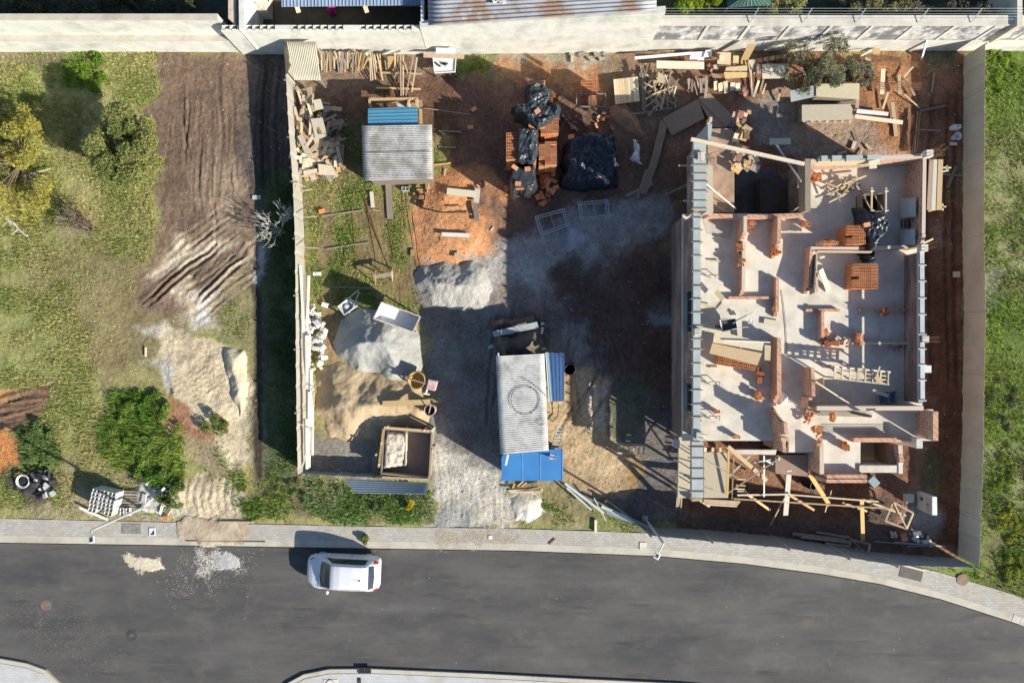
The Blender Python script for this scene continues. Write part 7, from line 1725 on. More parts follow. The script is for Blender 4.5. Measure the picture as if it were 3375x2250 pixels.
# duct box with two battens
t = thing('duct_box', 'open timber duct box with two battens across it', 'box', P(2880, 668, Z)); b = MB(); zc2 = Z + .55
c = [P(2842, 640, zc2), P(2912, 638, zc2), P(2914, 696, zc2), P(2844, 698, zc2)]
for i in range(4): b.beam(c[i] - Vector((0, 0, .27)), c[(i + 1) % 4] - Vector((0, 0, .27)), .03, .54)
b.build('sides', M['wood_grey'], t); b = MB(); b.prism([(q.x * .998, q.y * .998) for q in c], Z + .004, Z + .02); b.build('shaft_shade', M['black'], t)  # black plate put in for the dark of the shaft
for x in (2873, 2920): b = MB(); b.beam(P(x, 618, zc2 + .2), P(x - 1, 700, zc2 + .2), .07, .07); b.build('batten', M['wood_pale'], t)
for x, y in ((2873, 630), (2920, 630), (2873, 694), (2920, 694)): b = MB(); b.beam(P(x - 4, y, zc2 + .26), P(x + 8, y, zc2 + .26), .05, .05); b.build('cleat', M['pvc'], t)
for a_, e in (((2846, 648), (2870, 690)), ((2884, 646), (2910, 692))): b = MB(); b.beam(P(*a_, zc2 + .03), P(*e, zc2 + .03), .05, .05); b.build('brace', M['wood'], t)
# lattice table of formwork rails
t = thing('formwork_lattice', 'long pale timber lattice standing above the shaded floor', 'lattice', P(2840, 1236, Z)); zl_ = Z + 1.0
for a_, e in (((2744, 1208), (2934, 1226)), ((2748, 1246), (2930, 1266)), ((2744, 1220), (2850, 1226))): b = MB(); b.beam(P(*a_, zl_), P(*e, zl_), .08, .08); b.build('rail', M['wood_pale'], t)
for k in range(8):
    f = k / 7; x = 2752 + 176 * f; y = 1206 + 20 * f; b = MB(); b.beam(P(x, y, zl_ + .07), P(x - 2, y + 40, zl_ + .07), .055, .06); b.build('cross_piece', M['wood_pale'], t)
    if k < 7: b = MB(); b.beam(P(x + 2, y + 14, zl_ + .06), P(x + 18, y + 16, zl_ + .06), .05, .05); b.build('short_piece', M['wood_pale'], t); b = MB(); b.beam(P(x + 2, y + 27, zl_ + .06), P(x + 16, y + 28, zl_ + .06), .05, .05); b.build('short_piece', M['wood_pale'], t)
for x, y in ((2748, 1212), (2750, 1244), (2930, 1230), (2928, 1262), (2840, 1220), (2840, 1256)): b = MB(); p = P(x, y, zl_); b.beam(p, (p.x, p.y, Z), .06, .06); b.build('leg', M['wood_grey'], t)
board('orange_offcut', 'orange board lying on the right end of the lattice', (2886, 1240, zl_ + .15), (2904, 1262, zl_ + .15), .22, .03, 'wood'); board('pale_tip', 'pale pointed stick rising above the lattice', (2900, 1207, zl_ + .3), (2890, 1236, zl_ + .15), .06, .03, 'wood_pale')
for k, (a_, e) in enumerate((((2700, 1196), (2740, 1214)), ((2716, 1200), (2752, 1216)), ((2690, 1190), (2726, 1208)), ((2730, 1202), (2760, 1212)))): board('loose_lath', 'thin lath at the left end of the lattice', (*a_, Z + .6), (*e, Z + .9), .05, .03, 'wood_grey', 'laths at the lattice end', 'lath')
# tub and board
t = thing('mixing_tub', 'blue grey mixing tub in the shaded lower right room', 'tub', P(2925, 1310, Z)); b = MB(); z_ = Z + .35; c = [P(2894, 1292, z_), P(2955, 1290, z_), P(2957, 1326, z_), P(2898, 1330, z_)]; d_ = [q.lerp(sum(c, Vector()) / 4, .15) - Vector((0, 0, .33)) for q in c]
b.add(c + d_, [(4, 5, 6, 7), (0, 1, 5, 4), (1, 2, 6, 5), (2, 3, 7, 6), (3, 0, 4, 7)]); b.build('tub', M['fence_blue'], t, solid=.015)
b = MB(); b.beam(P(2926, 1291, Z + .25), P(2926, 1328, Z + .25), .02, .25); b.build('divider', M['fence_blue'], t)
board('grey_plank', 'grey plank resting across the mixing tub', (2876, 1288, Z + .5), (2928, 1304, Z + .42), .16, .03, 'ply_pale')
t = thing('wheelbarrow', 'wheelbarrow with white rim on the slab beside the yellow plywood', 'wheelbarrow', P(2400, 1070, Z)); z_ = Z + .5; c = [P(2373, 1054, z_), P(2424, 1048, z_), P(2431, 1082, z_), P(2381, 1092, z_)]; d_ = [q.lerp(sum(c, Vector()) / 4, .35) - Vector((0, 0, .22)) for q in c]
b = MB(); b.add(c + d_, [(4, 5, 6, 7), (0, 1, 5, 4), (1, 2, 6, 5), (2, 3, 7, 6), (3, 0, 4, 7)]); b.build('tray', M['metal_dark'], t, solid=.01)
b = MB()
for i in range(4): b.beam(c[i], c[(i + 1) % 4], .06 if i == 3 else .03, .03)
b.build('rim', M['white'], t)
for a_, e in (((2424, 1056, .5), (2462, 1038, .6)), ((2415, 1066, .5), (2484, 1028, .7)), ((2430, 1080, .4), (2466, 1077, .4))): b = MB(); b.tube(P(a_[0], a_[1], Z + a_[2]), P(e[0], e[1], Z + e[2]), .018); b.build('handle', M['steel'], t)
b = MB(); b.lathe(P(2370, 1078, Z + .2), [(.001, -.04), (.18, -.04), (.2, 0), (.18, .04), (.001, .04)], 18, axis=(.3, 1, 0)); b.build('wheel', M['black'], t)
chunks('mortar_lump', [(2384, 1058), (2412, 1056), (2414, 1072), (2390, 1074)], 6, (.08, .16), ['white_rough'], 'pale mortar lump in the slab wheelbarrow', 'mortar lumps in the wheelbarrow', Z + .35, .08)
# upper left landing and the beams over the void
t_ = board('long_beam', 'long pale timber beam crossing over the open floor', (2277, 459, 5.15), (2650, 541, 4.4), .15, .12, 'wood_pale'); board('steel_pole', 'steel pole leaning into the dark floor opening', (2554, 470, 3.4), (2640, 598, 4.2), .07, .07, 'steel'); board('dark_pole', 'dark pole crossing under the end of the long beam', (2560, 524, 3.9), (2662, 530, 4.0), .06, .06, 'metal_dark')
board('thin_pole', 'thin pole leaning from the left wall toward the opening', (2328, 608, 4.6), (2425, 688, 3.1), .05, .05, 'wood_pale'); board('grey_pole', 'grey pole lying outside the left wall in the shade', (2196, 640, .3), (2270, 606, 1.2), .10, .05, 'wood_grey')
board('white_ledge', 'white ledger board above the dark opening', (2536, 467, 2.2), (2606, 466, 2.2), .30, .04, 'ply_pale'); board('pale_stick', 'pale stick at the corner of the dark opening', (2607, 700, 3.2), (2640, 678, 3.4), .05, .04, 'ply_pale')
chunks('board_scrap', [(2352, 500), (2400, 508), (2420, 560), (2416, 610), (2360, 620), (2352, 560)], 26, (.22, .55), ['wood', 'wood_pale', 'brick_pink', 'ply'], 'plywood scrap on the landing beside the left wall', 'scraps on the landing', Z, .35, flat=.25)
chunks('brick_scrap', [(2352, 432), (2414, 430), (2418, 500), (2360, 500)], 14, (.15, .45), ['brick_pink', 'wood', 'wood'], 'broken piece on the upper end of the landing', 'pieces on the upper landing', Z, .08, flat=.3)
for k in range(9): b = MB(); b.tube(P(2300 + R.uniform(0, 30), 512 + k * 2, 5.05), P(2345 + R.uniform(-5, 20), 500 + k * 4, 4.6), .012, 5); b.build('bent_bar', M['rebar'], label='bent bar in the tangle over the upper left wall', cat='steel bar', group='bars tangled over the wall')
scatter('splayed_timber', [(2668, 640), (2720, 640), (2740, 680), (2700, 700), (2660, 700), (2640, 690)], 18, (.5, 1.3), (.04, .10), [30, 40, 150, 95, 20], .5, ['wood_pale', 'wood_grey', 'wood'], 'splayed timber at the corner above the partition', 'splayed timbers at the corner', 'timber', zb=Z)
board('door_board', 'dark board standing at the right rim of the floor opening', (2652, 530, 3.9), (2652, 700, 3.9), .25, .7, 'wood_grey')
# timber on the outside of the right wall
for k, (x0, x1, w, m_) in enumerate(((3070, 3062, .20, 'wood_grey'), (3082, 3076, .18, 'ply_pale'), (3100, 3094, .22, 'wood_yellow'))): board('side_plank', ('inner grey', 'middle pale', 'outer yellow')[k] + ' plank on the scaffold outside the right wall', (x0, 526, 3.9 - .1 * k), (x1, 692, 3.9 - .1 * k), w, .04, m_)
for k, (x0, y0, x1, y1) in enumerate(((3104, 553, 3134, 553), (3120, 546, 3121, 562), (3104, 566, 3126, 562), (3090, 681, 3118, 681), (3106, 671, 3107, 694), (3060, 696, 3110, 684))): board('scaffold_peg', 'pale cross peg sticking out beyond the outer planks', (x0, y0, 3.6), (x1, y1, 3.6), .06, .05, 'wood_pale', 'cross pegs outside the right wall', 'peg')
board('pale_batten', 'pale batten crossing the right wall at the partition', (3030, 808, 4.5), (3074, 788, 4.3), .07, .05, 'wood_pale')
b = MB(); b.plate([P(3044, 1204, 1.5), P(3070, 1204, 1.3), P(3070, 1228, 1.3), P(3044, 1228, 1.5)], .04); b.build('grey_board', M['formwork'], label='dark grey board outside the right wall in the shade', cat='board')

# ---------------------------------------------------------------- scaffold timbers below the house
SC_ = [('yellow board leaning over the lower left opening', (2399, 1471, 2.8), (2527, 1583, 2.0), .20, 'wood_yellow'), ('white pole leaning behind the yellow board', (2473, 1501, 2.6), (2394, 1576, 1.2), .08, 'ply_pale'),
       ('upright board at the edge of the lower deck', (2402, 1476, 2.7), (2397, 1631, 2.4), .10, 'wood_yellow'), ('thin upright pole left in the scaffold', (2418, 1501, 2.7), (2411, 1669, 1.2), .06, 'wood_grey'),
       ('white upright pole in the middle of the scaffold', (2518, 1501, 2.5), (2518, 1636, 2.0), .07, 'pvc'), ('short white pole at the right of the scaffold', (2567, 1506, 2.3), (2567, 1557, 1.6), .06, 'pvc'),
       ('long diagonal pole crossing the yellow board', (2388, 1632, 2.2), (2567, 1510, 2.6), .06, 'wood'), ('steel brace right of the white pole', (2525, 1517, 2.2), (2578, 1545, 2.0), .08, 'steel'), ('steel brace above the scaffold centre', (2474, 1526, 2.2), (2540, 1514, 2.2), .06, 'steel'),
       ('dark diagonal rail over the plywood deck', (2308, 1503, 2.9), (2427, 1574, 2.5), .05, 'wood_grey'), ('dark lower diagonal rail over the plywood deck', (2308, 1599, 2.7), (2350, 1612, 2.6), .06, 'wood_grey'),
       ('upper long horizontal rail of the scaffold', (2430, 1631, 1.9), (2606, 1628, 1.9), .08, 'wood_pale'), ('right continuation of the upper scaffold rail', (2600, 1629, 1.8), (2895, 1652, 1.6), .07, 'wood_pale'), ('lower long horizontal rail of the scaffold', (2418, 1643, 1.7), (2945, 1676, 1.5), .07, 'wood'),
       ('pale concrete stained board hanging below the slab', (2601, 1548, 2.2), (2589, 1697, 1.4), .24, 'ply_pale'), ('thin pole leaning down to the weeds', (2588, 1636, 1.9), (2539, 1730, .1), .05, 'wood_pale'),
       ('yellow board under the double brick wall', (2668, 1562, 2.2), (2734, 1664, 1.5), .20, 'wood_yellow'), ('brown diagonal board left of the hanging board', (2462, 1627, 1.9), (2537, 1680, .6), .12, 'wood'), ('brown diagonal board right of the hanging board', (2602, 1631, 1.9), (2683, 1680, .6), .12, 'wood'),
       ('grey diagonal board at the foot of the left deck', (2280, 1630, 2.4), (2338, 1668, .8), .12, 'wood_grey'), ('leg board under the left deck corner', (2247, 1628, 1.6), (2243, 1690, .3), .07, 'wood_grey'), ('brown board hanging at the left deck corner', (2237, 1632, 1.6), (2232, 1680, .4), .20, 'hardboard'),
       ('yellow upright board at the right end of the scaffold', (2840, 1645, 1.6), (2844, 1780, .5), .20, 'wood_yellow'), ('brown board sloping to the braced frame', (2842, 1645, 1.5), (2985, 1698, .5), .10, 'wood'), ('short brown board behind the yellow upright', (2776, 1656, 1.5), (2857, 1684, .8), .10, 'wood'),
       ('thin stick beside the lower yellow board', (2740, 1616, 1.2), (2734, 1640, 1.2), .04, 'wood_pale'), ('second thin stick below the lower yellow board', (2725, 1664, 1.2), (2719, 1686, .6), .05, 'wood_pale'),
       ('white rod sticking out of the left wall', (2154, 1515, 1.2), (2236, 1520, 2.2), .05, 'pvc'), ('long grey pole on the ground below the scaffold', (2949, 1786, .2), (3117, 1800, .2), .05, 'steel'), ('second grey pole near the bottom fence', (2880, 1783, .2), (3040, 1796, .2), .05, 'wood_grey'), ('blue grey pole near the bottom fence', (2988, 1800, .12), (3064, 1797, .12), .05, 'fence_blue')]
for lb, a_, c_, w, m_ in SC_: board('scaffold_board' if 'board' in lb else 'scaffold_pole', lb, a_, c_, w, .05, m_, cat='board' if 'board' in lb else 'pole')
for k in range(5): board('short_rail', 'short rail of the ladder like bundle under the left deck', (2318 + k * 2, 1646 + k * 4, 1.6), (2440 - k * 3, 1652 + k * 4, 1.5), .06, .05, 'wood', 'short rails under the left deck', 'rail timber')
for k, (x, y) in enumerate(((2428, 1578), (2426, 1598), (2424, 1610), (2430, 1618), (2436, 1630))): board('short_rail', 'short rail beside the upright poles of the scaffold', (x, y, 1.8), (x + 30, y + 2, 1.8), .06, .05, 'wood_pale', 'short rails beside the poles', 'rail timber')
board('grey_block', 'small hollow block sticking out of the left wall corner', (2218, 1459, 2.3), (2238, 1459, 2.3), .32, .3, 'block'); 
t = thing('black_drum', 'black drum lying below the double brick wall', 'drum', P(2668, 1592, -.7)); b = MB(); b.lathe(P(2668, 1592, -.7), [(.001, -.3), (.27, -.3), (.28, .3), (.24, .3), (.23, 0), (.001, -.1)], 20, axis=(.5, -.2, 1)); b.build('drum', M['black'], t)
def xframe(label, pts, z0, z1, brace=True, mat='wood', w=.09):
    t = thing('timber_brace_set', label, 'frame', P(*pts[0], 0)); c = [P(x, y, z) for (x, y), z in zip(pts, (z0, z0, z1, z1))]
    for i in range(4): b = MB(); b.beam(c[i], c[(i + 1) % 4], w, .05); b.build('side', M[mat] if not (i == 1) else M['wood_pale'], t)
    if brace: b = MB(); b.beam(c[0] + Vector((0, 0, .04)), c[2] + Vector((0, 0, .04)), w * .7, .04); b.build('brace', M[mat], t); b = MB(); b.beam((c[0] + c[2]) / 2, c[3], .04, .04); b.build('brace', M['wood_grey'], t)
xframe('braced timber frame beside the white meter pillar', [(2944, 1654), (3010, 1690), (2988, 1742), (2918, 1716)], .9, .6)
xframe('timber frame with white edge standing by the bottom fence', [(2804, 1777), (2868, 1793), (2860, 1824), (2797, 1818)], .9, .5, True, 'wood_grey', .07)
for k, (a_, c_, w) in enumerate((((2612, 1758), (2786, 1778), .16), ((2640, 1768), (2800, 1786), .14), ((2690, 1752), (2800, 1770), .10), ((2720, 1790), (2800, 1800), .12))): board('dark_plank', 'dark plank lying along the bottom fence', (*a_, .1 + .04 * k), (*c_, .1 + .04 * k), w, .04, 'wood_grey', 'dark planks along the bottom fence')  # planks in the shared grey wood colour
t = thing('meter_pillar', 'white masonry meter pillar in the lower right corner', 'pillar', P(3035, 1660, 0)); zp = 1.3; b = MB(); c = [P(3073, 1636, zp), P(3088, 1637, zp), P(3089, 1697, zp), P(3073, 1697, zp)]
b.prism([(q.x, q.y) for q in c], 0, zp); b.build('pillar', M['white'], t); x_ = c[0].x - .012
for y_, w_, h_, zz, m_ in ((c[2].y + .62, .10, .20, .35, 'metal_dark'), (c[2].y + .45, .45, .36, .80, 'block')):
    b = MB(); b.box((x_, y_, zz), (.03, w_ * 1.6, h_)); o_ = b.build('meter_plate', M[m_], t)
b = MB(); b.box((x_ - .018, c[2].y + .45, .92), (.012, .10, .10)); b.build('dial', M['metal_dark'], o_)
b = MB(); q_ = P(3000, 1643, .3); b.box((q_.x, q_.y, 0), (.42, .42, .3), .03); b.build('concrete_box', M['concrete'], label='low grey concrete box left of the meter pillar', cat='box', bevel=.01)
b = MB(); q_ = P(2881, 1588, .3); b.box((q_.x, q_.y, .0), (.42, .52, .3), .75); b.build('blue_box', M['fence_blue'], label='pale blue grey box on the dark soil below the square pit', cat='box', bevel=.01)
for x, y in ((2974, 1757), (2977, 1768)): brick(P(x, y, .1), .1, 'orange brick beside the dark junk below the timber frame', 'bricks below the timber frame', flat=True)
chunks('junk_piece', [(2990, 1740), (3050, 1740), (3060, 1790), (3000, 1785)], 14, (.1, .4), ['steel', 'block', 'metal_dark'], 'pale metal scrap below the braced frame', 'metal scrap below the braced frame', 0, .2, 'scrap')
chunks('junk_piece', [(2925, 1750), (2950, 1748), (2950, 1766), (2930, 1766)], 4, (.1, .3), ['block'], 'grey scrap left of the two orange bricks', 'grey scrap by the two bricks', 0, .08, 'scrap')
# ladder like frame on the ground left of the house
ladder((1935 + 30, 1464 + 12, .9), (2052 + 70, 1482, 1.0), .42, 6, 'timber ladder frame lying in the shade left of the house', 'wood_grey', .05) if False else ladder((2032, 1476, 1.2), (2130, 1480, 1.2), .44, 6, 'timber ladder frame in the shade left of the house', 'wood', .06)
for k, (x, y) in enumerate(((2044, 1474), (2044, 1492), (2096, 1470), (2084, 1490), (2072, 1432), (2070, 1452))): board('white_peg', 'white sunlit peg near the timber ladder frame', (x - 8, y, 1.3), (x + 8, y + 1, 1.3), .07, .04, 'ply_pale', 'pegs near the ladder frame', 'peg')
# sheets and steel leaning at the fence corner
for lb, a_, c_, w, m_ in (('upper long steel profile leaning at the fence corner', (1862, 1592, .8), (1990, 1690, .5), .12, 'steel'), ('lower long steel profile leaning at the fence corner', (1868, 1606, .7), (1950, 1680, .5), .08, 'steel'), ('thin steel rod leaning toward the fence corner', (1958, 1640, .6), (1998, 1716, .4), .05, 'steel'),
        ('long grey profile lying behind the curved fence', (1982, 1668, .6), (2150, 1742, .5), .16, 'steel'), ('second grey profile lying behind the curved fence', (2000, 1688, .4), (2128, 1736, .4), .12, 'fence_blue')): board('steel_profile', lb, a_, c_, w, .05, m_, cat='profile')

# ---------------------------------------------------------------- back of the right plot: sheets, timber, bars
t = thing('slatted_pallet', 'pallet of upright pale slats half in shade', 'pallet', P(2060, 300, 0))
for k in range(9): b = MB(); x = 2026 + k * 9; b.beam(P(x, 262 - k, .45), P(x + 6, 344 - k * 1.2, .40), .13, .03); b.build('slat', M['wood_pale'], t)
for y in (280, 330): b = MB(); b.beam(P(2024, y, .36), P(2104, y - 8, .36), .08, .08); b.build('bearer', M['wood_grey'], t)
for k in range(8): board('bundle_timber', 'long grey timber in the upright bundle right of the slatted pallet', (2109 + k * 2.4, 214 + R.uniform(0, 30), .5), (2113 + k * 2.2, 383 - R.uniform(0, 70), .15 + .03 * k), .05, .05, 'wood_grey', 'timbers of the grey bundle', 'timber')
scatter('heap_timber', [(2130, 255), (2210, 260), (2230, 340), (2150, 370), (2124, 330)], 58, (.5, 1.3), (.03, .09), [60, 120, 90, 140, 40], .35, ['wood_grey', 'wood_grey', 'wood', 'wood_pale'], 'small timber in the spiky heap right of the pallet', 'timbers of the spiky heap', 'timber')
sheet('plywood_sheet', 'tan plywood offcut on top of the spiky timber heap', [(2170, 236, .6), (2192, 252, .6), (2188, 276, .6), (2164, 270, .6)], .03, 'ply')
board('edge_timber', 'dark timber along the foot of the spiky heap', (2088, 376, .12), (2216, 356, .12), .06, .05, 'wood_grey')
SH = [('long pale plywood sheet under the white wall', [(2164, 200, .6), (2321, 204, .6), (2321, 229, .5), (2164, 226, .5)], 'ply_pale'), ('white corrugated piece with torn edge by the wall', [(2280, 172, .5), (2324, 170, .5), (2320, 200, .4), (2272, 198, .4)], 'white'),
      ('blue shaded white sheet beside the red posts', [(2326, 166, .6), (2348, 166, .6), (2346, 188, .5), (2318, 190, .5)], 'white'), ('upper yellow plywood square leaning by the wall', [(2366, 172, .8), (2410, 174, .8), (2408, 214, .5), (2364, 212, .5)], 'wood_yellow'),
      ('small plywood square on the upper yellow sheet', [(2371, 182, .9), (2389, 182, .9), (2389, 202, .75), (2371, 202, .75)], 'ply'), ('narrow plywood piece right of the yellow squares', [(2416, 184, .7), (2436, 184, .7), (2434, 210, .5), (2416, 208, .5)], 'ply'),
      ('tall yellow board with dark cleats standing on the wall', [(2465, 147, 1.6), (2492, 149, 1.6), (2465, 199, .6), (2442, 197, .6)], 'wood_yellow'), ('yellow plywood under the tall yellow board', [(2442, 198, .5), (2466, 198, .5), (2464, 214, .4), (2442, 214, .4)], 'wood_yellow'),
      ('wide yellow plywood with a dark split', [(2386, 238, .5), (2463, 238, .5), (2460, 256, .4), (2390, 260, .4)], 'wood_yellow'), ('grey tan plywood above the wide yellow one', [(2394, 222, .55), (2463, 216, .55), (2463, 234, .5), (2390, 234, .5)], 'ply'),
      ('large pale plywood sheet right of the tall board', [(2512, 212, .6), (2602, 210, .6), (2600, 258, .5), (2513, 260, .5)], 'ply_pale'), ('brown shaded board left of the large pale plywood', [(2494, 210, .6), (2509, 212, .6), (2510, 242, .5), (2494, 246, .5)], 'hardboard'),
      ('tapered tan board below the tall yellow board', [(2466, 198, .6), (2490, 196, .6), (2496, 246, .3), (2488, 250, .3)], 'ply'), ('yellow board at the left foot of the plywood cluster', [(2352, 214, .3), (2372, 214, .3), (2368, 228, .3), (2352, 228, .3)], 'wood_yellow'),
      ('brown cardboard sheet below the dark split', [(2342, 240, .3), (2372, 246, .3), (2378, 258, .3), (2350, 256, .3)], 'hardboard'), ('large rust brown hardboard sheet on the shaded ground', [(2184, 389, .16), (2302, 326, .20), (2322, 390, .20), (2214, 447, .16)], 'hardboard'),
      ('second large hardboard sheet with bent corner', [(2300, 322, .26), (2338, 306, .26), (2421, 387, .24), (2392, 420, .24)], 'hardboard'), ('hardboard wedge between the two large sheets', [(2302, 328, .22), (2340, 340, .22), (2388, 420, .22), (2350, 420, .22)], 'hardboard'),
      ('narrow hardboard strip at the tip of the second sheet', [(2430, 358, .10), (2452, 372, .10), (2412, 420, .10), (2394, 414, .10)], 'hardboard'),
      ('grey sheet at the left end of the plywood piles', [(2604, 300, .8), (2690, 279, .8), (2690, 318, .8), (2607, 336, .8)], 'formwork'), ('large pale grey top sheet of the upper plywood pile', [(2690, 277, .86), (2833, 275, .86), (2832, 328, .86), (2690, 318, .86)], 'ply_pale'),
      ('yellowish top sheet of the lower plywood pile', [(2643, 346, .6), (2809, 343, .6), (2809, 394, .6), (2643, 400, .6)], 'ply'), ('white narrow panel right of the lower plywood pile', [(2825, 359, .4), (2929, 370, .4), (2927, 382, .4), (2823, 373, .4)], 'white'),
      ('brown upright offcut between the plywood piles', [(2820, 322, .7), (2833, 322, .7), (2831, 356, .7), (2819, 356, .7)], 'wood'), ('pale square offcut by the tree', [(2852, 190, .3), (2872, 190, .3), (2872, 207, .3), (2852, 207, .3)], 'ply_pale'), ('orange offcut against the wall right of the tree', [(2876, 162, .5), (2900, 162, .5), (2900, 180, .3), (2878, 180, .3)], 'wood')]
for lb, pts, m_ in SH: sheet('plywood_sheet', lb, pts, .025, m_)
for lb, pts, z0_, m_ in (('lower sheets of the upper plywood pile', [(2692, 279), (2830, 277), (2829, 325), (2692, 316)], .80, 'wood_grey'), ('lower sheets of the lower plywood pile', [(2645, 348), (2806, 345), (2806, 391), (2645, 397)], .54, 'wood_grey')):
    b = MB()
    for k in range(int(z0_ / .06)): b.prism([PX(x + R.uniform(-1, 1), y + R.uniform(-1, 1), z0_) for x, y in pts], .02 + k * .06, .075 + k * .06)
    b.build('sheet_pile', M[m_], label=lb, cat='sheet pile')
for k in range(7): board('bearer_end', 'bearer end under the lower plywood pile', (2650 + k * 25, 399, .35), (2650 + k * 25, 404, .35), .10, .08, 'wood_pale', 'bearer ends of the lower plywood pile', 'bearer')
for k in range(7): board('bearer_end', 'bearer end above the upper plywood pile', (2662 + k * 20, 262, .4), (2662 + k * 20, 274, .4), .05, .06, 'ply_pale', 'bearer ends of the upper plywood pile', 'bearer')
BD = [('white lath on the edge of the wall foot', (2092, 192, .5), (2280, 176, .5), .14, 'white'), ('thin lath running down from the plywood cluster', (2466, 204, .6), (2476, 262, .3), .07, 'wood'), ('long thin timber under the tapered board', (2474, 230, .4), (2479, 318, .1), .08, 'wood'), ('pale timber foot beside the long thin timber', (2501, 266, .3), (2484, 320, .1), .12, 'wood_pale'),
      ('grey timber in the sand below the large plywood', (2516, 262, .2), (2506, 302, .1), .10, 'wood_grey'), ('pale timber in the sand below the large plywood', (2526, 276, .2), (2512, 312, .1), .09, 'wood_pale'), ('pointed timber beside the deep shadow', (2572, 294, .3), (2564, 334, .1), .12, 'wood'),
      ('wide pale board standing in the orange soil', (2911, 228, .4), (2906, 311, .3), .22, 'wood_pale'), ('narrower pale board right of the wide one', (2963, 247, .3), (2965, 311, .3), .17, 'wood_pale'), ('slanted pale board at the top of the orange soil', (3010, 220, .3), (2976, 258, .2), .09, 'wood_pale'), ('brown slanted board right of the narrow board', (2985, 260, .3), (3014, 316, .2), .13, 'wood'),
      ('thin pale board sloping to the dark soil', (2979, 311, .25), (3030, 356, .1), .07, 'wood_pale'), ('brown board leaning below the wide board', (2927, 305, .3), (2909, 360, .1), .11, 'wood'), ('long yellow board crossing under the long beam', (2941, 338, .2), (2953, 450, .1), .20, 'wood_yellow'), ('long grey brown beam right of the lower plywood pile', (2818, 384, .45), (2975, 404, .4), .20, 'wood_pale'),
      ('shaded board near the top right corner', (3078, 224, .1), (3046, 253, .1), .07, 'wood_grey'), ('upright shaded board below the corner weeds', (3079, 240, .1), (3070, 306, .1), .10, 'wood_grey'), ('short shaded offcut at the foot of the upright board', (3056, 306, .1), (3066, 316, .1), .10, 'wood_grey'), ('shaded board pointing to the fence', (3033, 366, .1), (3118, 348, .1), .08, 'wood_grey'),
      ('thin shaded board left of the white toilet', (3027, 427, .1), (3101, 431, .1), .06, 'wood_grey'), ('wide shaded plank below the white toilet', (3152, 547, .15), (3122, 620, .1), .17, 'wood_grey'), ('flat shaded board under the wide plank', (3100, 573, .06), (3172, 580, .06), .08, 'wood_grey'),
      ('first small board on the brown soil above the house', (2817, 467, .1), (2810, 492, .1), .18, 'wood_pale'), ('second small board on the brown soil above the house', (2853, 476, .1), (2872, 495, .1), .14, 'wood'), ('third small board on the brown soil above the house', (2844, 490, .1), (2832, 513, .1), .08, 'wood_pale'), ('flat board by the edge of the house shadow', (2762, 508, .1), (2791, 498, .1), .12, 'wood_pale'), ('grey stick above the small boards', (2818, 438, .1), (2828, 466, .1), .06, 'wood_grey'),
      ('upright white batten against the corner of the back wall', (3058, 122, 1.4), (3037, 196, .1), .12, 'white'), ('white lath sloping right of the tree', (2838, 185, .5), (2872, 168, .5), .06, 'white'), ('pale square on the red soil by the right fence', (3141, 904, .05), (3164, 904, .05), .30, 'ply_pale'), ('small board at the mouth of the shaded yard', (3066, 690, .1), (3090, 686, .1), .06, 'wood_grey')]
for lb, a_, c_, w, m_ in BD: board('loose_board', lb, a_, c_, w, .04, m_)
for k in range(5): board('standing_piece', 'pale short board in the half shaded row above the hardboard', (2355 + k * 19 + R.uniform(-4, 4), 270 + R.uniform(-4, 4), .4), (2358 + k * 18, 302 + R.uniform(-6, 6), .2), R.uniform(.12, .26), .04, R.choice(['ply_pale', 'wood_pale', 'ply']), 'short boards above the hardboard')
for k in range(9): board('standing_piece', 'grey short timber in the shaded row left of the pale boards', (2266 + k * 8 + R.uniform(-3, 3), 245 + R.uniform(0, 25), .45), (2268 + k * 8 + R.uniform(-6, 8), 300 + R.uniform(-10, 14), .15), R.uniform(.06, .14), .05, 'wood_grey', 'short timbers above the hardboard', 'timber')
board('tall_timber', 'tall grey timber leaning over the top of the hardboard', (2330, 262, .9), (2324, 322, .3), .12, .05, 'wood_grey')
for k in range(7): board('fence_brick', 'orange board piece in the broken row against the wall', (2496 + k * 20, 202 - k * 3.5, .3), (2512 + k * 20, 198 - k * 3.5, .3), .20, .05, 'wood', 'orange pieces along the wall foot')
chunks('brick_scrap', [(2326, 214), (2344, 212), (2346, 240), (2330, 245)], 8, (.10, .2), ['brick_pink', 'brick'], 'brick piece left of the plywood cluster', 'brick pieces by the plywood cluster', 0, .15)
chunks('brick_scrap', [(2410, 290), (2466, 292), (2470, 320), (2420, 310)], 16, (.12, .3), ['brick_pink', 'hardboard'], 'broken piece beside the shadow edge below the plywood', 'broken pieces below the plywood', 0, .1)
chunks('brick_scrap', [(2200, 182), (2250, 180), (2270, 196), (2200, 198)], 10, (.08, .16), ['brick_pink'], 'small brick crumb between the white lath and plywood', 'brick crumbs by the white lath', 0, .08)
chunks('brick_scrap', [(1950, 365), (2000, 370), (2030, 430), (1960, 440)], 14, (.1, .22), ['brick_pink', 'brick'], 'brick scrap between the pallets and the rubble ridge', 'brick scraps by the rubble ridge', 0, .08)
chunks('earth_stone', [(1860, 170), (2000, 172), (2020, 200), (1880, 200)], 14, (.15, .40), ['ledge', 'concrete_dull'], 'flat grey stone at the foot of the white wall', 'grey stones at the wall foot', 0, .04, 'stone', flat=.5)
chunks('brick_scrap', [(1850, 380), (1900, 380), (1940, 420), (1900, 445), (1860, 420)], 18, (.1, .22), ['brick_pink'], 'shaded brick scrap above the navy tarpaulin', 'brick scraps above the navy tarpaulin', 0, .1)
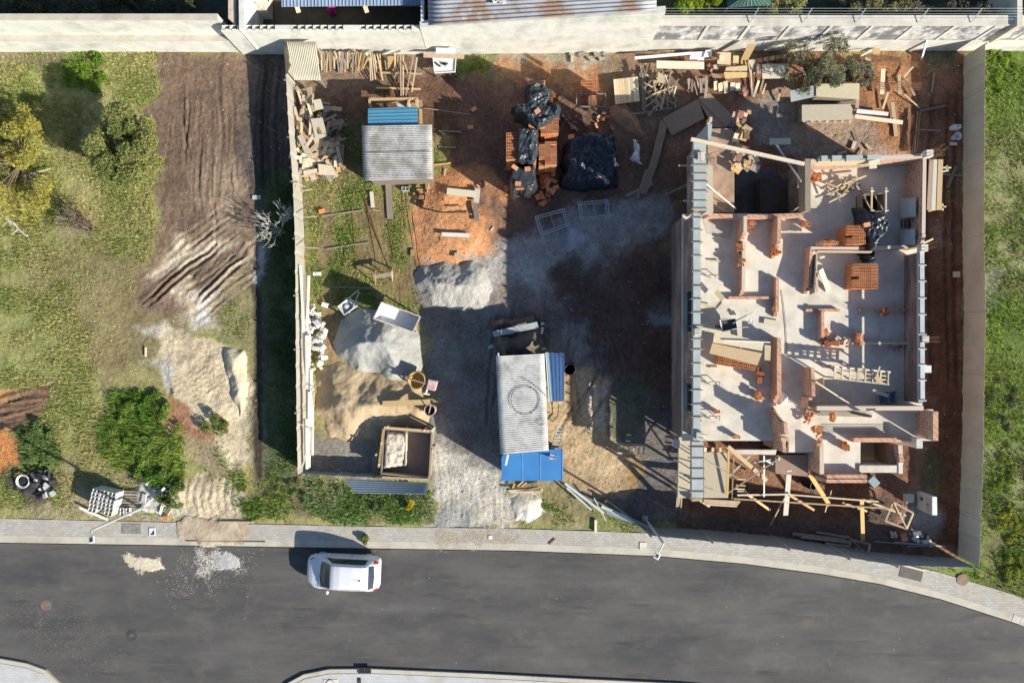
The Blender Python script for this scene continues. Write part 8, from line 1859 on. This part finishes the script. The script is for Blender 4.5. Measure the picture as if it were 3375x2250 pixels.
for lb, pts in (('first length of the long brown strip on the shaded ground', ((2190, 398), (2158, 528))), ('second length of the long brown strip on the shaded ground', ((2158, 528), (2118, 640)))): board('brown_strip', lb, (*pts[0], .12), (*pts[1], .12), .40, .03, 'hardboard')
board('brown_strip', 'thin brown board branching from the long strip', (2152, 604, .1), (2062, 646, .08), .18, .03, 'wood_grey'); board('brown_strip', 'narrow brown board parallel to the long strip end', (2130, 560, .15), (2100, 655, .08), .14, .03, 'wood_grey')
for k in range(6): b = MB(); b.tube(P(2857 + R.uniform(-15, 15), 188 + k * 5, .4), P(3024, 206 + k * 3, .4), .012, 5); b.build('steel_bar', M['rust'], label='long bar in the upper bundle over the orange soil', cat='steel bar', group='bars of the upper bundle')
for k in range(5): b = MB(); b.tube(P(2873 + R.uniform(-10, 10), 274 + k * 6, .45), P(3036, 275 + k * 5, .45), .012, 5); b.build('steel_bar', M['rust'], label='long bar in the lower bundle over the pale boards', cat='steel bar', group='bars of the lower bundle')
ladder((3028, 368, .3), (3016, 502, .3), .13, 18, 'narrow rebar ladder cage at the edge of the orange soil', 'rebar', .012)
for k in range(7): b = MB(); x = 2990 + k * 4; b.path([P(x + 12, 380, .25), P(x + 4, 440, .2), P(x, 505, .15)], .014, 5); b.build('steel_bar', M['rust'], label='rusty bar curving down beside the rebar ladder', cat='steel bar', group='curved bars beside the rebar ladder')
# toilet
t = thing('toilet', 'white toilet standing alone on the dark red soil', 'toilet', P(3157, 445, 0)); b = MB(); q_ = P(3157, 416, .75); b.box((q_.x, q_.y, .35), (.40, .20, .40), -.05); b.build('tank', M['white'], t, bevel=.03)
b = MB(); b.box((q_.x, q_.y, .76), (.07, .07, .02)); b.build('flush_button', M['fence_blue'], t)
b = MB(); q2 = P(3157, 448, .4); b.lathe((q2.x, q2.y, 0), [(.13, 0), (.12, .2), (.20, .38), (.22, .41), (.15, .41), (.12, .30), (.001, .22)], 24); b.build('bowl', M['white'], t, smooth=True)
b = MB(); b.lathe((q2.x, q2.y, .235), [(.001, 0), (.11, 0)], 16); b.build('water', M['black'], t); b = MB(); b.box((q2.x, q2.y - .30, 0), (.36, .16, .1)); b.build('foot', M['white'], t, bevel=.02)

# ---------------------------------------------------------------- shared leftovers and telling look-alikes apart
if LOWER.v: LOWER.build('stacked_blocks', M['brick'], label='lower courses of the clay block stacks', cat='bricks', kind='stuff')
if LOWERG.v: LOWERG.build('stacked_blocks', M['block'], label='lower courses of the grey blocks on the full pallet', cat='blocks', kind='stuff')
from collections import defaultdict
same = defaultdict(list)
for o in SC.objects:
    if o.parent is None and o.get('label') and not o.get('kind'): same[o['label']].append(o)
SHORT = {'scrap_board': 'broken board in the scrap timber heap', 'timber_piece': 'narrow timber leaning on the white wall', 'white_chunk': 'white chunk in the fence rubble', 'concrete_block': 'grey block on the full pallet',
         'clay_block': 'clay block in the tumbled heap', 'heap_timber': 'small timber in the spiky heap'}
for lab, obs in same.items():
    n = len(obs)
    if n > 30 or len(lab.split()) > 12: lab = SHORT.get(obs[0].name.split('.')[0], lab) if n > 30 else ' '.join(lab.split()[:12])
    if n < 2: continue
    cx = [o.location.x for o in obs]; cy = [o.location.y for o in obs]; w, h = max(cx) - min(cx), max(cy) - min(cy)
    def order(lst, horiz):
        lst = sorted(lst, key=(lambda o: o.location.x) if horiz else (lambda o: -o.location.y)); side = 'left' if horiz else 'top'
        out = []
        for i, o in enumerate(lst):
            if i < len(ORD): t_ = '%s from %s' % (ORD[i], side)
            else: t_ = '%s from %s' % (ORD[min(len(lst) - 1 - i, 15)], 'right' if horiz else 'bottom')
            out.append((o, t_))
        return out
    if n <= 30:
        for o, t_ in order(obs, w >= h): o['label'] = '%s, %s' % (lab, t_)
    else:
        x0, y0 = min(cx), min(cy); cells = defaultdict(list)
        for o in obs:
            i = min(2, int((o.location.x - x0) / (w + 1e-6) * 3)); j = min(2, int((o.location.y - y0) / (h + 1e-6) * 3)); cells[(i, j)].append(o)
        for (i, j), lst in cells.items():
            nm = {(0, 2): 'upper left', (1, 2): 'upper middle', (2, 2): 'upper right', (0, 1): 'middle left', (1, 1): 'centre', (2, 1): 'middle right', (0, 0): 'lower left', (1, 0): 'lower middle', (2, 0): 'lower right'}[(i, j)]
            for o, t_ in order(lst, True): o['label'] = '%s, %s in %s' % (lab, t_, nm)
